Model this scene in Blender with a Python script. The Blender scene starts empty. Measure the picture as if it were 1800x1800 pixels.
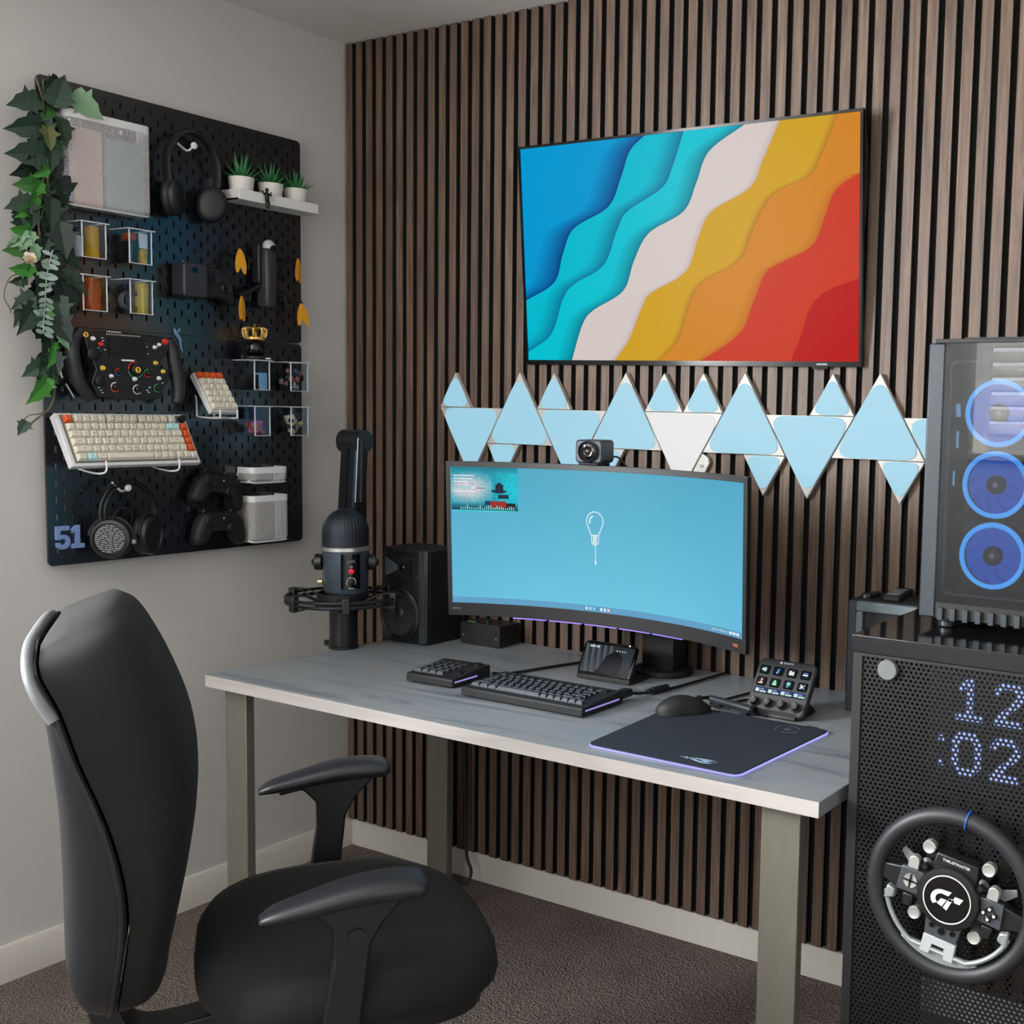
import bpy, bmesh, math, random
from mathutils import Matrix, Vector, Euler
rnd = random.Random(7)
SC = bpy.context.scene
COL = SC.collection
PI = math.pi

# ------------------------------------------------------------------ camera
cam_d = bpy.data.cameras.new('camera')
cam = bpy.data.objects.new('camera', cam_d)
COL.objects.link(cam)
R_ = Vector((0.8579413, 0.51325, 0.022608))
U_ = Vector((-0.0650178, 0.06482, 0.9957766))
F_ = Vector((-0.5096169, 0.8557878, -0.0889822))
cam.matrix_world = Matrix(((R_.x, U_.x, -F_.x, 2.7056), (R_.y, U_.y, -F_.y, -2.5371), (R_.z, U_.z, -F_.z, 1.3649), (0, 0, 0, 1)))
cam_d.sensor_width = 36.0
cam_d.lens = 36.0 * 2065.09 / 1800.0
cam_d.shift_x = -(1209.34 - 900.0) / 1800.0
cam_d.shift_y = (906.68 - 900.0) / 1800.0
cam_d.clip_start = 0.02
SC.camera = cam

# ------------------------------------------------------------------ view, sky, daylight
SC.view_settings.view_transform = 'Standard'
SC.view_settings.look = 'None'
SC.view_settings.gamma = 1.0
SC.view_settings.use_curve_mapping = False
EXPO = 0.0
SC.view_settings.exposure = EXPO
SCR = 1.0 / (2.0 ** EXPO)            # radiance of a screen that shows display white

world = bpy.data.worlds.new('world')
SC.world = world
world.use_nodes = True
wn = world.node_tree
bg = wn.nodes['Background']
sky = wn.nodes.new('ShaderNodeTexSky')
sky.sky_type = 'HOSEK_WILKIE'
sky.turbidity = 4.0
sky.sun_direction = (-0.4, -0.3, 0.6)
wn.links.new(sky.outputs['Color'], bg.inputs['Color'])
bg.inputs['Strength'].default_value = 0.6

def area(name, loc, rot, sx, sy, power, col):
    d = bpy.data.lights.new(name, 'AREA')
    d.shape = 'RECTANGLE'; d.size = sx; d.size_y = sy; d.energy = power; d.color = col
    o = bpy.data.objects.new(name, d); COL.objects.link(o)
    o.location = loc; o.rotation_euler = rot
    return o
# daylight in the window of the left wall (in front of the pegboard, outside the frame)
area('daylight_left', (-0.20, -2.62, 1.72), (0, math.radians(-90), 0), 1.0, 1.3, 410.0, (0.96, 0.985, 1.0))
# daylight behind the shutters of the window behind the camera
area('daylight_front', (1.75, -4.12, 1.7), (math.radians(90), 0, 0), 1.4, 1.0, 55.0, (0.96, 0.985, 1.0))

# ------------------------------------------------------------------ materials
def lin(c):
    def f(u):
        u = u / 255.0
        return u / 12.92 if u <= 0.04045 else ((u + 0.055) / 1.055) ** 2.4
    return (f(c[0]), f(c[1]), f(c[2]), 1.0)
MATS = {}
def new_mat(n):
    m = bpy.data.materials.new(n); m.use_nodes = True
    nt = m.node_tree
    return m, nt, nt.nodes['Principled BSDF']
def pm(n, col=None, r=0.5, m=0.0, ns=60.0, na=0.12, bs=0.0, bd=0.0, sc=None, spec=0.5, em=None, es=0.0, coat=0.0, rn=0.0):
    """procedural principled material: noise-varied colour, roughness and fine relief"""
    if n in MATS: return MATS[n]
    mt, nt, b = new_mat(n)
    N, L = nt.nodes, nt.links
    tc = N.new('ShaderNodeTexCoord')
    mp = N.new('ShaderNodeMapping'); L.new(tc.outputs['Object'], mp.inputs['Vector'])
    if sc: mp.inputs['Scale'].default_value = sc
    no = N.new('ShaderNodeTexNoise'); no.inputs['Scale'].default_value = ns; no.inputs['Detail'].default_value = 4.0
    L.new(mp.outputs['Vector'], no.inputs['Vector'])
    c = lin(col)
    mx = N.new('ShaderNodeMix'); mx.data_type = 'RGBA'
    mx.inputs['A'].default_value = (c[0] * (1 - na), c[1] * (1 - na), c[2] * (1 - na), 1)
    mx.inputs['B'].default_value = (min(1, c[0] * (1 + na)), min(1, c[1] * (1 + na)), min(1, c[2] * (1 + na)), 1)
    L.new(no.outputs['Fac'], mx.inputs['Factor'])
    L.new(mx.outputs['Result'], b.inputs['Base Color'])
    b.inputs['Roughness'].default_value = r
    b.inputs['Metallic'].default_value = m
    b.inputs['Specular IOR Level'].default_value = spec
    if coat: b.inputs['Coat Weight'].default_value = coat; b.inputs['Coat Roughness'].default_value = 0.1
    if em:
        b.inputs['Emission Color'].default_value = lin(em); b.inputs['Emission Strength'].default_value = es
    if bs:
        n2 = N.new('ShaderNodeTexNoise'); n2.inputs['Scale'].default_value = bs; n2.inputs['Detail'].default_value = 3.0
        L.new(mp.outputs['Vector'], n2.inputs['Vector'])
        bu = N.new('ShaderNodeBump'); bu.inputs['Strength'].default_value = 0.5; bu.inputs['Distance'].default_value = bd
        L.new(n2.outputs['Fac'], bu.inputs['Height']); L.new(bu.outputs['Normal'], b.inputs['Normal'])
    MATS[n] = mt
    return mt
def glow(n, col, k=1.0, base=(8, 8, 10), r=0.25, spec=0.5):
    """a lit surface that shows colour col on the display, under a dark glossy cover"""
    if n in MATS: return MATS[n]
    mt, nt, b = new_mat(n)
    b.inputs['Base Color'].default_value = lin(base); b.inputs['Roughness'].default_value = r
    b.inputs['Specular IOR Level'].default_value = spec
    b.inputs['Emission Color'].default_value = lin(col); b.inputs['Emission Strength'].default_value = k * SCR
    MATS[n] = mt
    return mt
def vglow(n, k=1.0, r=0.2, spec=0.3):
    """screen whose picture is the colour attribute 'Col'"""
    if n in MATS: return MATS[n]
    mt, nt, b = new_mat(n)
    at = nt.nodes.new('ShaderNodeVertexColor'); at.layer_name = 'Col'
    b.inputs['Base Color'].default_value = lin((3, 3, 3)); b.inputs['Roughness'].default_value = r
    b.inputs['Specular IOR Level'].default_value = spec
    nt.links.new(at.outputs['Color'], b.inputs['Emission Color']); b.inputs['Emission Strength'].default_value = k * SCR
    MATS[n] = mt
    return mt
def clear(n, tint=(255, 255, 255), ior=1.45, rough=0.02, k=1.0):
    """thin pane: see-through with mirror reflections that grow at grazing angles"""
    if n in MATS: return MATS[n]
    mt, nt, b = new_mat(n)
    N, L = nt.nodes, nt.links
    N.remove(b)
    t = N.new('ShaderNodeBsdfTransparent'); t.inputs['Color'].default_value = lin(tint)
    g = N.new('ShaderNodeBsdfGlossy'); g.inputs['Roughness'].default_value = rough
    ge = N.new('ShaderNodeNewGeometry'); dt = N.new('ShaderNodeVectorMath'); dt.operation = 'DOT_PRODUCT'
    L.new(ge.outputs['Normal'], dt.inputs[0]); L.new(ge.outputs['Incoming'], dt.inputs[1])
    ab = N.new('ShaderNodeMath'); ab.operation = 'ABSOLUTE'; L.new(dt.outputs['Value'], ab.inputs[0])
    om = N.new('ShaderNodeMath'); om.operation = 'SUBTRACT'; om.inputs[0].default_value = 1.0; om.use_clamp = True; L.new(ab.outputs[0], om.inputs[1])
    pw = N.new('ShaderNodeMath'); pw.operation = 'POWER'; pw.inputs[1].default_value = 5.0; L.new(om.outputs[0], pw.inputs[0])
    f0 = ((ior - 1) / (ior + 1)) ** 2
    fr = N.new('ShaderNodeMath'); fr.operation = 'MULTIPLY_ADD'; fr.inputs[1].default_value = 1 - f0; fr.inputs[2].default_value = f0; L.new(pw.outputs[0], fr.inputs[0])
    mu = N.new('ShaderNodeMath'); mu.operation = 'MULTIPLY'; mu.inputs[1].default_value = k; mu.use_clamp = True
    mx = N.new('ShaderNodeMixShader')
    L.new(fr.outputs[0], mu.inputs[0]); L.new(mu.outputs[0], mx.inputs[0]); L.new(t.outputs[0], mx.inputs[1]); L.new(g.outputs[0], mx.inputs[2])
    L.new(mx.outputs[0], N['Material Output'].inputs['Surface'])
    MATS[n] = mt
    return mt
def wood(n, cols, sx, sz, r=0.5, bd=0.0006, stretch_axis=2, tint=0.25, cov=(0.25, 0.75)):
    """grain stretched along one axis, shifted and tinted per object"""
    if n in MATS: return MATS[n]
    mt, nt, b = new_mat(n)
    N, L = nt.nodes, nt.links
    tc = N.new('ShaderNodeTexCoord'); oi = N.new('ShaderNodeObjectInfo')
    va = N.new('ShaderNodeVectorMath'); va.operation = 'MULTIPLY_ADD'
    cx = N.new('ShaderNodeCombineXYZ')
    for i in range(3): L.new(oi.outputs['Random'], cx.inputs[i])
    va.inputs[1].default_value = (17.0, 23.0, 31.0)
    L.new(cx.outputs[0], va.inputs[0]); L.new(tc.outputs['Object'], va.inputs[2])
    mp = N.new('ShaderNodeMapping'); s = [sx, sx, sx]; s[stretch_axis] = sz; mp.inputs['Scale'].default_value = s
    L.new(va.outputs[0], mp.inputs['Vector'])
    n1 = N.new('ShaderNodeTexNoise'); n1.inputs['Scale'].default_value = 1.0; n1.inputs['Detail'].default_value = 7.0; n1.inputs['Distortion'].default_value = 1.6; n1.inputs['Roughness'].default_value = 0.62
    L.new(mp.outputs['Vector'], n1.inputs['Vector'])
    cr = N.new('ShaderNodeValToRGB')
    e = cr.color_ramp.elements
    e[0].position = cov[0]; e[0].color = lin(cols[0]); e[1].position = cov[1]; e[1].color = lin(cols[-1])
    for i, c in enumerate(cols[1:-1]):
        q = e.new(cov[0] + (cov[1] - cov[0]) * (i + 1) / (len(cols) - 1)); q.color = lin(c)
    L.new(n1.outputs['Fac'], cr.inputs['Fac'])
    hs = N.new('ShaderNodeHueSaturation')
    mr = N.new('ShaderNodeMapRange'); mr.inputs['To Min'].default_value = 1 - tint; mr.inputs['To Max'].default_value = 1 + tint
    L.new(oi.outputs['Random'], mr.inputs['Value']); L.new(mr.outputs[0], hs.inputs['Value']); L.new(cr.outputs['Color'], hs.inputs['Color'])
    L.new(hs.outputs['Color'], b.inputs['Base Color'])
    b.inputs['Roughness'].default_value = r
    bu = N.new('ShaderNodeBump'); bu.inputs['Strength'].default_value = 0.6; bu.inputs['Distance'].default_value = bd
    L.new(n1.outputs['Fac'], bu.inputs['Height']); L.new(bu.outputs['Normal'], b.inputs['Normal'])
    MATS[n] = mt
    return mt

# ------------------------------------------------------------------ mesh building
class G:
    """collects shapes; part() turns it into ONE mesh object"""
    def __init__(s, M=None): s.v = []; s.f = []; s.mi = []; s.M = M if M is not None else Matrix(); s.k = 0; s.fc = []; s.c = None
    def add(s, vs, fs):
        o = len(s.v)
        s.v += [tuple(s.M @ Vector(p)) for p in vs]
        for f in fs: s.f.append([o + i for i in f]); s.mi.append(s.k); s.fc.append(s.c)
        return s
    def at(s, x=0, y=0, z=0, rx=0, ry=0, rz=0):
        s.M = Matrix.Translation((x, y, z)) @ Euler((rx, ry, rz)).to_matrix().to_4x4(); return s
    def box(s, c, d):
        x, y, z = c; a, b, e = d[0] / 2, d[1] / 2, d[2] / 2
        return s.add([(x + i * a, y + j * b, z + k * e) for i in (-1, 1) for j in (-1, 1) for k in (-1, 1)],
                     [(0, 1, 3, 2), (4, 6, 7, 5), (0, 4, 5, 1), (2, 3, 7, 6), (0, 2, 6, 4), (1, 5, 7, 3)])
    def b2(s, lo, hi): return s.box([(lo[i] + hi[i]) / 2 for i in range(3)], [hi[i] - lo[i] for i in range(3)])
    def loft(s, rings, caps=True, closed=False):
        n = len(rings[0]); vs = [p for r in rings for p in r]; fs = []
        m = len(rings)
        for i in range(m if closed else m - 1):
            for j in range(n):
                a = i * n + j; b = i * n + (j + 1) % n; i2 = (i + 1) % m
                fs.append((a, b, i2 * n + (j + 1) % n, i2 * n + j))
        if caps and not closed: fs += [tuple(range(n - 1, -1, -1)), tuple(range((m - 1) * n, m * n))]
        return s.add(vs, fs)
    def prism(s, poly, d0, d1, ax='y'):
        """extrude a 2-D outline (x,z) along y, (x,y) along z or (y,z) along x"""
        def p(q, d): return (q[0], d, q[1]) if ax == 'y' else ((q[0], q[1], d) if ax == 'z' else (d, q[0], q[1]))
        return s.loft([[p(q, d0) for q in poly], [p(q, d1) for q in poly]])
    def cyl(s, a, b, r0, r1=None, n=16, caps=True):
        a = Vector(a); b = Vector(b); r1 = r0 if r1 is None else r1
        d = (b - a).normalized(); u = d.orthogonal().normalized(); w = d.cross(u)
        ring = lambda c, r: [tuple(c + r * (math.cos(2 * PI * i / n) * u + math.sin(2 * PI * i / n) * w)) for i in range(n)]
        return s.loft([ring(a, r0), ring(b, r1)], caps)
    def tube(s, pts, r, n=8, closed=False, flat=None):
        P = [Vector(p) for p in pts]; m = len(P); rings = []; u = None
        for i in range(m):
            if closed: d = P[(i + 1) % m] - P[i - 1]
            else: d = P[min(i + 1, m - 1)] - P[max(i - 1, 0)]
            d.normalize()
            if u is None: u = d.orthogonal().normalized()
            u = (u - d * u.dot(d)); u = u.normalized() if u.length > 1e-6 else d.orthogonal().normalized()
            w = d.cross(u); ri = r[i] if isinstance(r, (list, tuple)) else r
            rings.append([tuple(P[i] + ri * (math.cos(2 * PI * j / n) * u + math.sin(2 * PI * j / n) * w)) for j in range(n)])
        return s.loft(rings, True, closed)
    def lathe(s, prof, n=24, c=(0, 0, 0), ax='z', close=False):
        def p(r, h, t):
            x, y = r * math.cos(t), r * math.sin(t)
            q = (x, y, h) if ax == 'z' else ((x, -h, y) if ax == 'y' else (h, x, y))
            return (c[0] + q[0], c[1] + q[1], c[2] + q[2])
        rings = [[p(max(r, 1e-5), h, 2 * PI * i / n) for i in range(n)] for r, h in prof]
        return s.loft(rings, not close, close)
    def sph(s, c, r, nu=12, nv=8):
        if not isinstance(r, (tuple, list)): r = (r, r, r)
        rings = [[(c[0] + r[0] * math.sin(PI * i / nv) * math.cos(2 * PI * j / nu), c[1] + r[1] * math.sin(PI * i / nv) * math.sin(2 * PI * j / nu), c[2] - r[2] * math.cos(PI * i / nv)) for j in range(nu)] for i in range(nv + 1)]
        rings[0] = [(c[0] + 1e-4 * r[0] * math.cos(2 * PI * j / nu), c[1] + 1e-4 * r[1] * math.sin(2 * PI * j / nu), c[2] - r[2]) for j in range(nu)]
        rings[-1] = [(c[0] + 1e-4 * r[0] * math.cos(2 * PI * j / nu), c[1] + 1e-4 * r[1] * math.sin(2 * PI * j / nu), c[2] + r[2]) for j in range(nu)]
        return s.loft(rings)
    def tor(s, c, R, r, n=32, k=8, ax='z', a0=0, a1=2 * PI):
        full = abs(a1 - a0 - 2 * PI) < 1e-4
        m = n if full else n + 1
        pts = []
        for i in range(m):
            t = a0 + (a1 - a0) * i / n
            x, y = R * math.cos(t), R * math.sin(t)
            q = (x, y, 0) if ax == 'z' else ((x, 0, y) if ax == 'y' else (0, x, y))
            pts.append((c[0] + q[0], c[1] + q[1], c[2] + q[2]))
        return s.tube(pts, r, k, full)
    def quad(s, *p): return s.add(list(p), [tuple(range(len(p)))])
    def text(s, t, size, M, ext=0.0005, align='CENTER'):
        cu = bpy.data.curves.new('t', 'FONT'); cu.body = t; cu.size = size; cu.extrude = ext; cu.align_x = align; cu.align_y = 'CENTER'; cu.resolution_u = 2
        o = bpy.data.objects.new('t', cu); COL.objects.link(o)
        bpy.context.view_layer.update()
        me = bpy.data.meshes.new_from_object(o.evaluated_get(bpy.context.evaluated_depsgraph_get()))
        old = s.M; s.M = old @ M
        s.add([tuple(v.co) for v in me.vertices], [tuple(p.vertices) for p in me.polygons])
        s.M = old
        bpy.data.objects.remove(o); bpy.data.curves.remove(cu); bpy.data.meshes.remove(me)
        return s
XZ = Matrix.Rotation(PI / 2, 4, 'X')            # text lying in x-y turned upright to face -y
def rr(w, h, r, n=4, cx=0, cy=0):
    """rounded rectangle outline"""
    out = []
    for sx, sy, a in ((1, 1, 0), (-1, 1, 90), (-1, -1, 180), (1, -1, 270)):
        for i in range(n + 1):
            t = math.radians(a + 90.0 * i / n)
            out.append((cx + sx * (w / 2 - r) + r * math.cos(t), cy + sy * (h / 2 - r) + r * math.sin(t)))
    return out
def circ(r, n=24, cx=0, cy=0, a0=0): return [(cx + r * math.cos(a0 + 2 * PI * i / n), cy + r * math.sin(a0 + 2 * PI * i / n)) for i in range(n)]
def crom(pts, n=6):
    """smooth curve through points"""
    P = [Vector(p) for p in pts]; P = [2 * P[0] - P[1]] + P + [2 * P[-1] - P[-2]]; out = []
    for i in range(1, len(P) - 2):
        for k in range(n):
            t = k / n; a, b, c, d = P[i - 1], P[i], P[i + 1], P[i + 2]
            out.append(0.5 * ((2 * b) + (c - a) * t + (2 * a - 5 * b + 4 * c - d) * t * t + (3 * b - a - 3 * c + d) * t ** 3))
    out.append(P[-2]); return [tuple(p) for p in out]
def mesh_of(name, g, mats, smooth=35):
    me = bpy.data.meshes.new(name)
    me.from_pydata(g.v, [], g.f); 
    for m in (mats if isinstance(mats, (list, tuple)) else [mats]): me.materials.append(m)
    if any(g.mi): me.polygons.foreach_set('material_index', g.mi)
    if any(c is not None for c in g.fc):
        a = me.color_attributes.new('Col', 'FLOAT_COLOR', 'CORNER'); q = []
        for p, c in zip(me.polygons, g.fc):
            if c and isinstance(c[0], (tuple, list)):
                for i in range(p.loop_total): q += list(lin(c[i]))
            else:
                cc = lin(c or (0, 0, 0))
                for _ in range(p.loop_total): q += list(cc)
        a.data.foreach_set('color', q)
    else:
        bm = bmesh.new(); bm.from_mesh(me); bmesh.ops.recalc_face_normals(bm, faces=bm.faces); bm.to_mesh(me); bm.free()
    me.update()
    if smooth:
        me.shade_smooth(); me.set_sharp_from_angle(angle=math.radians(smooth))
    return me
def part(name, g, mats, parent=None, lab=None, smooth=35, bev=0.0, kind=None, seg=2, me=None):
    o = bpy.data.objects.new(name, me or mesh_of(name, g, mats, smooth)); COL.objects.link(o)
    if parent is not None: o.parent = parent
    if lab: o['label'] = lab
    if kind: o['kind'] = kind
    if bev:
        b = o.modifiers.new('bevel', 'BEVEL'); b.width = bev; b.segments = seg; b.limit_method = 'ANGLE'; b.angle_limit = math.radians(40)
    return o
def struct(name, g, mats, **k):
    return part(name, g, mats, kind='structure', **k)
def thing(name, label, cat, loc=(0, 0, 0), rz=0.0, group=None, rot=None):
    o = bpy.data.objects.new(name, None); COL.objects.link(o); o.empty_display_size = 0.05
    o.location = loc; o.rotation_euler = rot if rot else (0, 0, rz)
    o['label'] = label; o['category'] = cat
    if group: o['group'] = group
    return o
def tag(o, label, cat, group=None):
    o['label'] = label; o['category'] = cat
    if group: o['group'] = group
    return o
def dup(root, label, loc, rot=None, group=None):
    def cp(o, par):
        c = o.copy(); COL.objects.link(c); c.parent = par
        for ch in list(o.children): cp(ch, c)
        return c
    r = cp(root, None); r['label'] = label; r.location = loc
    if rot: r.rotation_euler = rot
    if group: r['group'] = group
    return r
# ------------------------------------------------------------------ room shell
M_wall = pm('wall_paint', (188, 186, 183), 0.85, ns=3, na=0.03, bs=220, bd=0.0004)
M_ceil = pm('ceiling_paint', (214, 211, 207), 0.9, ns=3, na=0.03, bs=180, bd=0.0004)
M_trim = pm('white_gloss_trim', (196, 192, 184), 0.45, ns=6, na=0.03)
M_felt = pm('black_felt', (7, 7, 7), 0.95, ns=400, na=0.4, bs=500, bd=0.0006)
M_slat = wood('walnut_veneer', [(50, 37, 30), (78, 61, 50), (100, 80, 66), (120, 99, 84)], 55.0, 2.6, r=0.55, bd=0.0004, tint=0.10)
M_glass = clear('window_glass')
def carpet():
    mt, nt, b = new_mat('taupe_carpet')
    N, L = nt.nodes, nt.links
    tc = N.new('ShaderNodeTexCoord')
    a = N.new('ShaderNodeTexNoise'); a.inputs['Scale'].default_value = 210; a.inputs['Detail'].default_value = 5
    c = N.new('ShaderNodeTexVoronoi'); c.inputs['Scale'].default_value = 170
    d = N.new('ShaderNodeTexNoise'); d.inputs['Scale'].default_value = 5; d.inputs['Detail'].default_value = 3
    for q in (a, c, d): L.new(tc.outputs['Object'], q.inputs['Vector'])
    cr = N.new('ShaderNodeValToRGB'); e = cr.color_ramp.elements
    e[0].position = 0.3; e[0].color = lin((74, 67, 63)); e[1].position = 0.72; e[1].color = lin((160, 147, 138))
    L.new(a.outputs['Fac'], cr.inputs['Fac'])
    mx = N.new('ShaderNodeMix'); mx.data_type = 'RGBA'; mx.blend_type = 'MULTIPLY'; mx.inputs['Factor'].default_value = 0.45
    L.new(cr.outputs['Color'], mx.inputs['A']); L.new(d.outputs['Fac'], mx.inputs['B']); L.new(mx.outputs['Result'], b.inputs['Base Color'])
    b.inputs['Roughness'].default_value = 1.0; b.inputs['Specular IOR Level'].default_value = 0.1
    ad = N.new('ShaderNodeMath'); ad.operation = 'ADD'; L.new(a.outputs['Fac'], ad.inputs[0]); L.new(c.outputs['Distance'], ad.inputs[1])
    bu = N.new('ShaderNodeBump'); bu.inputs['Strength'].default_value = 1.0; bu.inputs['Distance'].default_value = 0.006
    L.new(ad.outputs[0], bu.inputs['Height']); L.new(bu.outputs['Normal'], b.inputs['Normal'])
    return mt
M_carpet = carpet()
XR, YF, H = 3.75, -3.95, 2.41
struct('floor', G().b2((-0.12, YF - 0.12, -0.1), (XR + 0.12, 0.12, 0.0)), M_carpet)
struct('ceiling', G().b2((-0.12, YF - 0.12, H), (XR + 0.12, 0.12, H + 0.1)), M_ceil)
# left wall with a window opening outside the frame
w0, w1, z0, z1 = -3.27, -1.97, 1.2, 2.22
g = G(); g.b2((-0.1, w1, 0), (0, 0.1, H)); g.b2((-0.1, YF - 0.1, 0), (0, w0, H)); g.b2((-0.1, w0, 0), (0, w1, z0)); g.b2((-0.1, w0, z1), (0, w1, H))
struct('wall_left', g, M_wall)
def window(n, M, w, h):
    o = struct(n, G(M).b2((-w / 2, 0.04, -h / 2), (w / 2, 0.045, h / 2)), M_glass)
    fr = G(M)
    for x in (-w / 2 + 0.025, 0, w / 2 - 0.025): fr.box((x, 0.03, 0), (0.05, 0.05, h))
    for z in (-h / 2 + 0.025, h / 2 - 0.025): fr.box((0, 0.03, z), (w, 0.05, 0.05))
    part('window_frame', fr, M_trim, o, bev=0.004)
    part('window_sill', G(M).b2((-w / 2 - 0.04, -0.05, -h / 2 - 0.03), (w / 2 + 0.04, 0.05, -h / 2)), M_trim, o, bev=0.004)
    return o
window('window_1', Matrix.Translation((0, (w0 + w1) / 2, (z0 + z1) / 2)) @ Matrix.Rotation(PI / 2, 4, 'Z'), w1 - w0, z1 - z0)
# wall behind the camera, with shuttered window
a0, a1, c0, c1 = 1.05, 2.45, 1.20, 2.2
g = G(); g.b2((0, YF - 0.1, 0), (a0, YF, H)); g.b2((a1, YF - 0.1, 0), (XR, YF, H)); g.b2((a0, YF - 0.1, 0), (a1, YF, c0)); g.b2((a0, YF - 0.1, c1), (a1, YF, H))
struct('wall_front', g, M_wall)
MW = Matrix.Translation(((a0 + a1) / 2, YF, (c0 + c1) / 2)) @ Matrix.Rotation(PI, 4, 'Z')
wf = window('window_2', MW, a1 - a0, c1 - c0)
M_shut = pm('self_glowing_shutter', (235, 232, 226), 0.5, ns=20, na=0.02, em=(235, 232, 224), es=2.4 * SCR)  # emission added so the shutters shine like daylit ones
for k in range(2):
    x0 = a0 + 0.0 + k * 0.70
    fr = G()
    for x in (x0 + 0.035, x0 + 0.665): fr.box((x, YF + 0.025, 1.70), (0.07, 0.03, 1.0))
    for z in (1.245, 2.155): fr.box((x0 + 0.35, YF + 0.025, z), (0.7, 0.03, 0.09))
    sh = part('shutter_panel', fr, M_shut, wf, bev=0.003)
    me = mesh_of('louvre', G().at(rx=math.radians(-38)).box((0, 0, 0), (0.56, 0.075, 0.009)), M_shut)
    for i in range(13):
        z = 1.31 + i * 0.066
        lo = part('louvre', None, None, sh, me=me); lo.location = (x0 + 0.35, YF + 0.03, z)
struct('wall_right', G().b2((XR, YF - 0.1, 0), (XR + 0.1, 0.1, H)), M_wall)
# back wall with felt backing and walnut slats, each a piece of its own
wb = struct('wall_back', G().b2((0, 0, 0), (XR, 0.1, H)), M_wall)
part('felt_backing', G().b2((0.004, -0.012, 0.088), (XR, -0.0002, H - 0.001)), M_felt, wb)
g = G(); g.box((0, -0.0185, 0), (0.0271, 0.013, H - 0.088)); g.mi = [1, 1, 0, 1, 1, 1]
me = mesh_of('slat', g, [M_slat, M_felt])
for k in range(92):
    x = 0.0101 + 0.01355 + 0.0403 * k
    if x > XR - 0.02: break
    s = part('slat', None, None, wb, me=me, bev=0.0012, seg=1); s.location = (x, 0, 0.085 + (H - 0.085) / 2 + rnd.uniform(-0.001, 0.001))
# skirting boards
def skirt(n, pts, h=0.085): struct(n, pts, M_trim)
g = G(); prof = [(0, 0), (0.016, 0), (0.016, 0.068), (0.009, 0.085), (0, 0.085)]
g.loft([[(p[0], 0.0, p[1]) for p in prof], [(p[0], w1 + 0.0, p[1]) for p in prof], [(p[0], YF, p[1]) for p in prof]])
skirt('baseboard_left', g)
struct('baseboard_back', G().b2((0.016, -0.013, 0), (XR, 0, 0.083)), M_trim)
struct('baseboard_right', G().b2((XR - 0.016, YF, 0), (XR, 0, 0.085)), M_trim)
struct('baseboard_front', G().b2((0.016, YF, 0), (XR, YF + 0.016, 0.085)), M_trim)
# ------------------------------------------------------------------ shared materials
BLK = pm('black_plastic', (15, 15, 18), 0.42, ns=80, na=0.1)
BLKM = pm('matte_black_plastic', (12, 12, 14), 0.6, ns=120, na=0.15, bs=600, bd=0.0001)
BLKG = pm('gloss_black', (9, 9, 11), 0.12, ns=30, na=0.1)
DGRY = pm('dark_grey_metal', (52, 56, 62), 0.38, 0.7, ns=90, na=0.1)
RUB = pm('black_rubber', (14, 14, 15), 0.75, ns=200, na=0.2)
WHT = pm('white_plastic', (222, 221, 222), 0.42, ns=30, na=0.03)
STEEL = pm('bare_steel', (112, 110, 100), 0.45, 0.35, ns=14, na=0.16, sc=(9, 9, 1), bs=30, bd=0.0003)
CHR = pm('brushed_silver', (196, 198, 198), 0.3, 0.9, ns=40, na=0.06)
PRINT = pm('white_print', (214, 216, 220), 0.6, ns=50, na=0.03)
GREY = pm('mid_grey_plastic', (118, 120, 124), 0.5, ns=60, na=0.06)
CABLE = pm('black_cable_sheath', (12, 12, 13), 0.55, ns=300, na=0.2)

ZD = 0.72
# ------------------------------------------------------------------ desk
M_desk = wood('grey_washed_oak', [(86, 94, 102), (112, 119, 126), (132, 134, 135), (116, 126, 135), (142, 146, 148)], 14.0, 1.5, r=0.33, bd=0.0004, stretch_axis=0, tint=0.0, cov=(0.3, 0.7))
M_edge = wood('front_lit_desk_edge', [(150, 146, 142), (176, 170, 166)], 20.0, 2.0, r=0.45, stretch_axis=0, tint=0.0)  # paler than the top: light on the front edge put into its colour
t = thing('desk', 'grey washed wooden desk on flat steel legs against the slatted wall', 'desk', (1.14, -0.4, 0))
g = G(Matrix.Translation((-1.14, 0.4, 0)))
top = [(0.343, -0.775), (1.926, -0.779), (1.93, -0.0275), (0.378, -0.0275)]
part('tabletop', g.prism(top, ZD - 0.028, ZD - 0.0004, 'z'), M_desk, t, bev=0.0015)
g = G(Matrix.Translation((-1.14, 0.4, 0)))
part('lit_front_edge', g.prism([(0.343, -0.7765), (1.926, -0.7805), (1.926, -0.7788), (0.343, -0.7748)], ZD - 0.0278, ZD - 0.0005, 'z'), M_edge, t, 'front edge coloured pale as if front lit')
for x0, y0, y1 in ((0.368, -0.742, -0.718), (1.80, -0.742, -0.718), (0.416, -0.108, -0.084), (1.80, -0.108, -0.084)):
    g = G(Matrix.Translation((-1.14, 0.4, 0)))
    part('leg', g.b2((x0, y0, 0.0006), (x0 + 0.075, y1, ZD - 0.028)), STEEL, t, bev=0.002)
for x0 in (0.39, 1.82):
    g = G(Matrix.Translation((-1.14, 0.4, 0)))
    part('top_rail', g.b2((x0, -0.718, ZD - 0.054), (x0 + 0.03, -0.108, ZD - 0.03)), STEEL, t)

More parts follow.
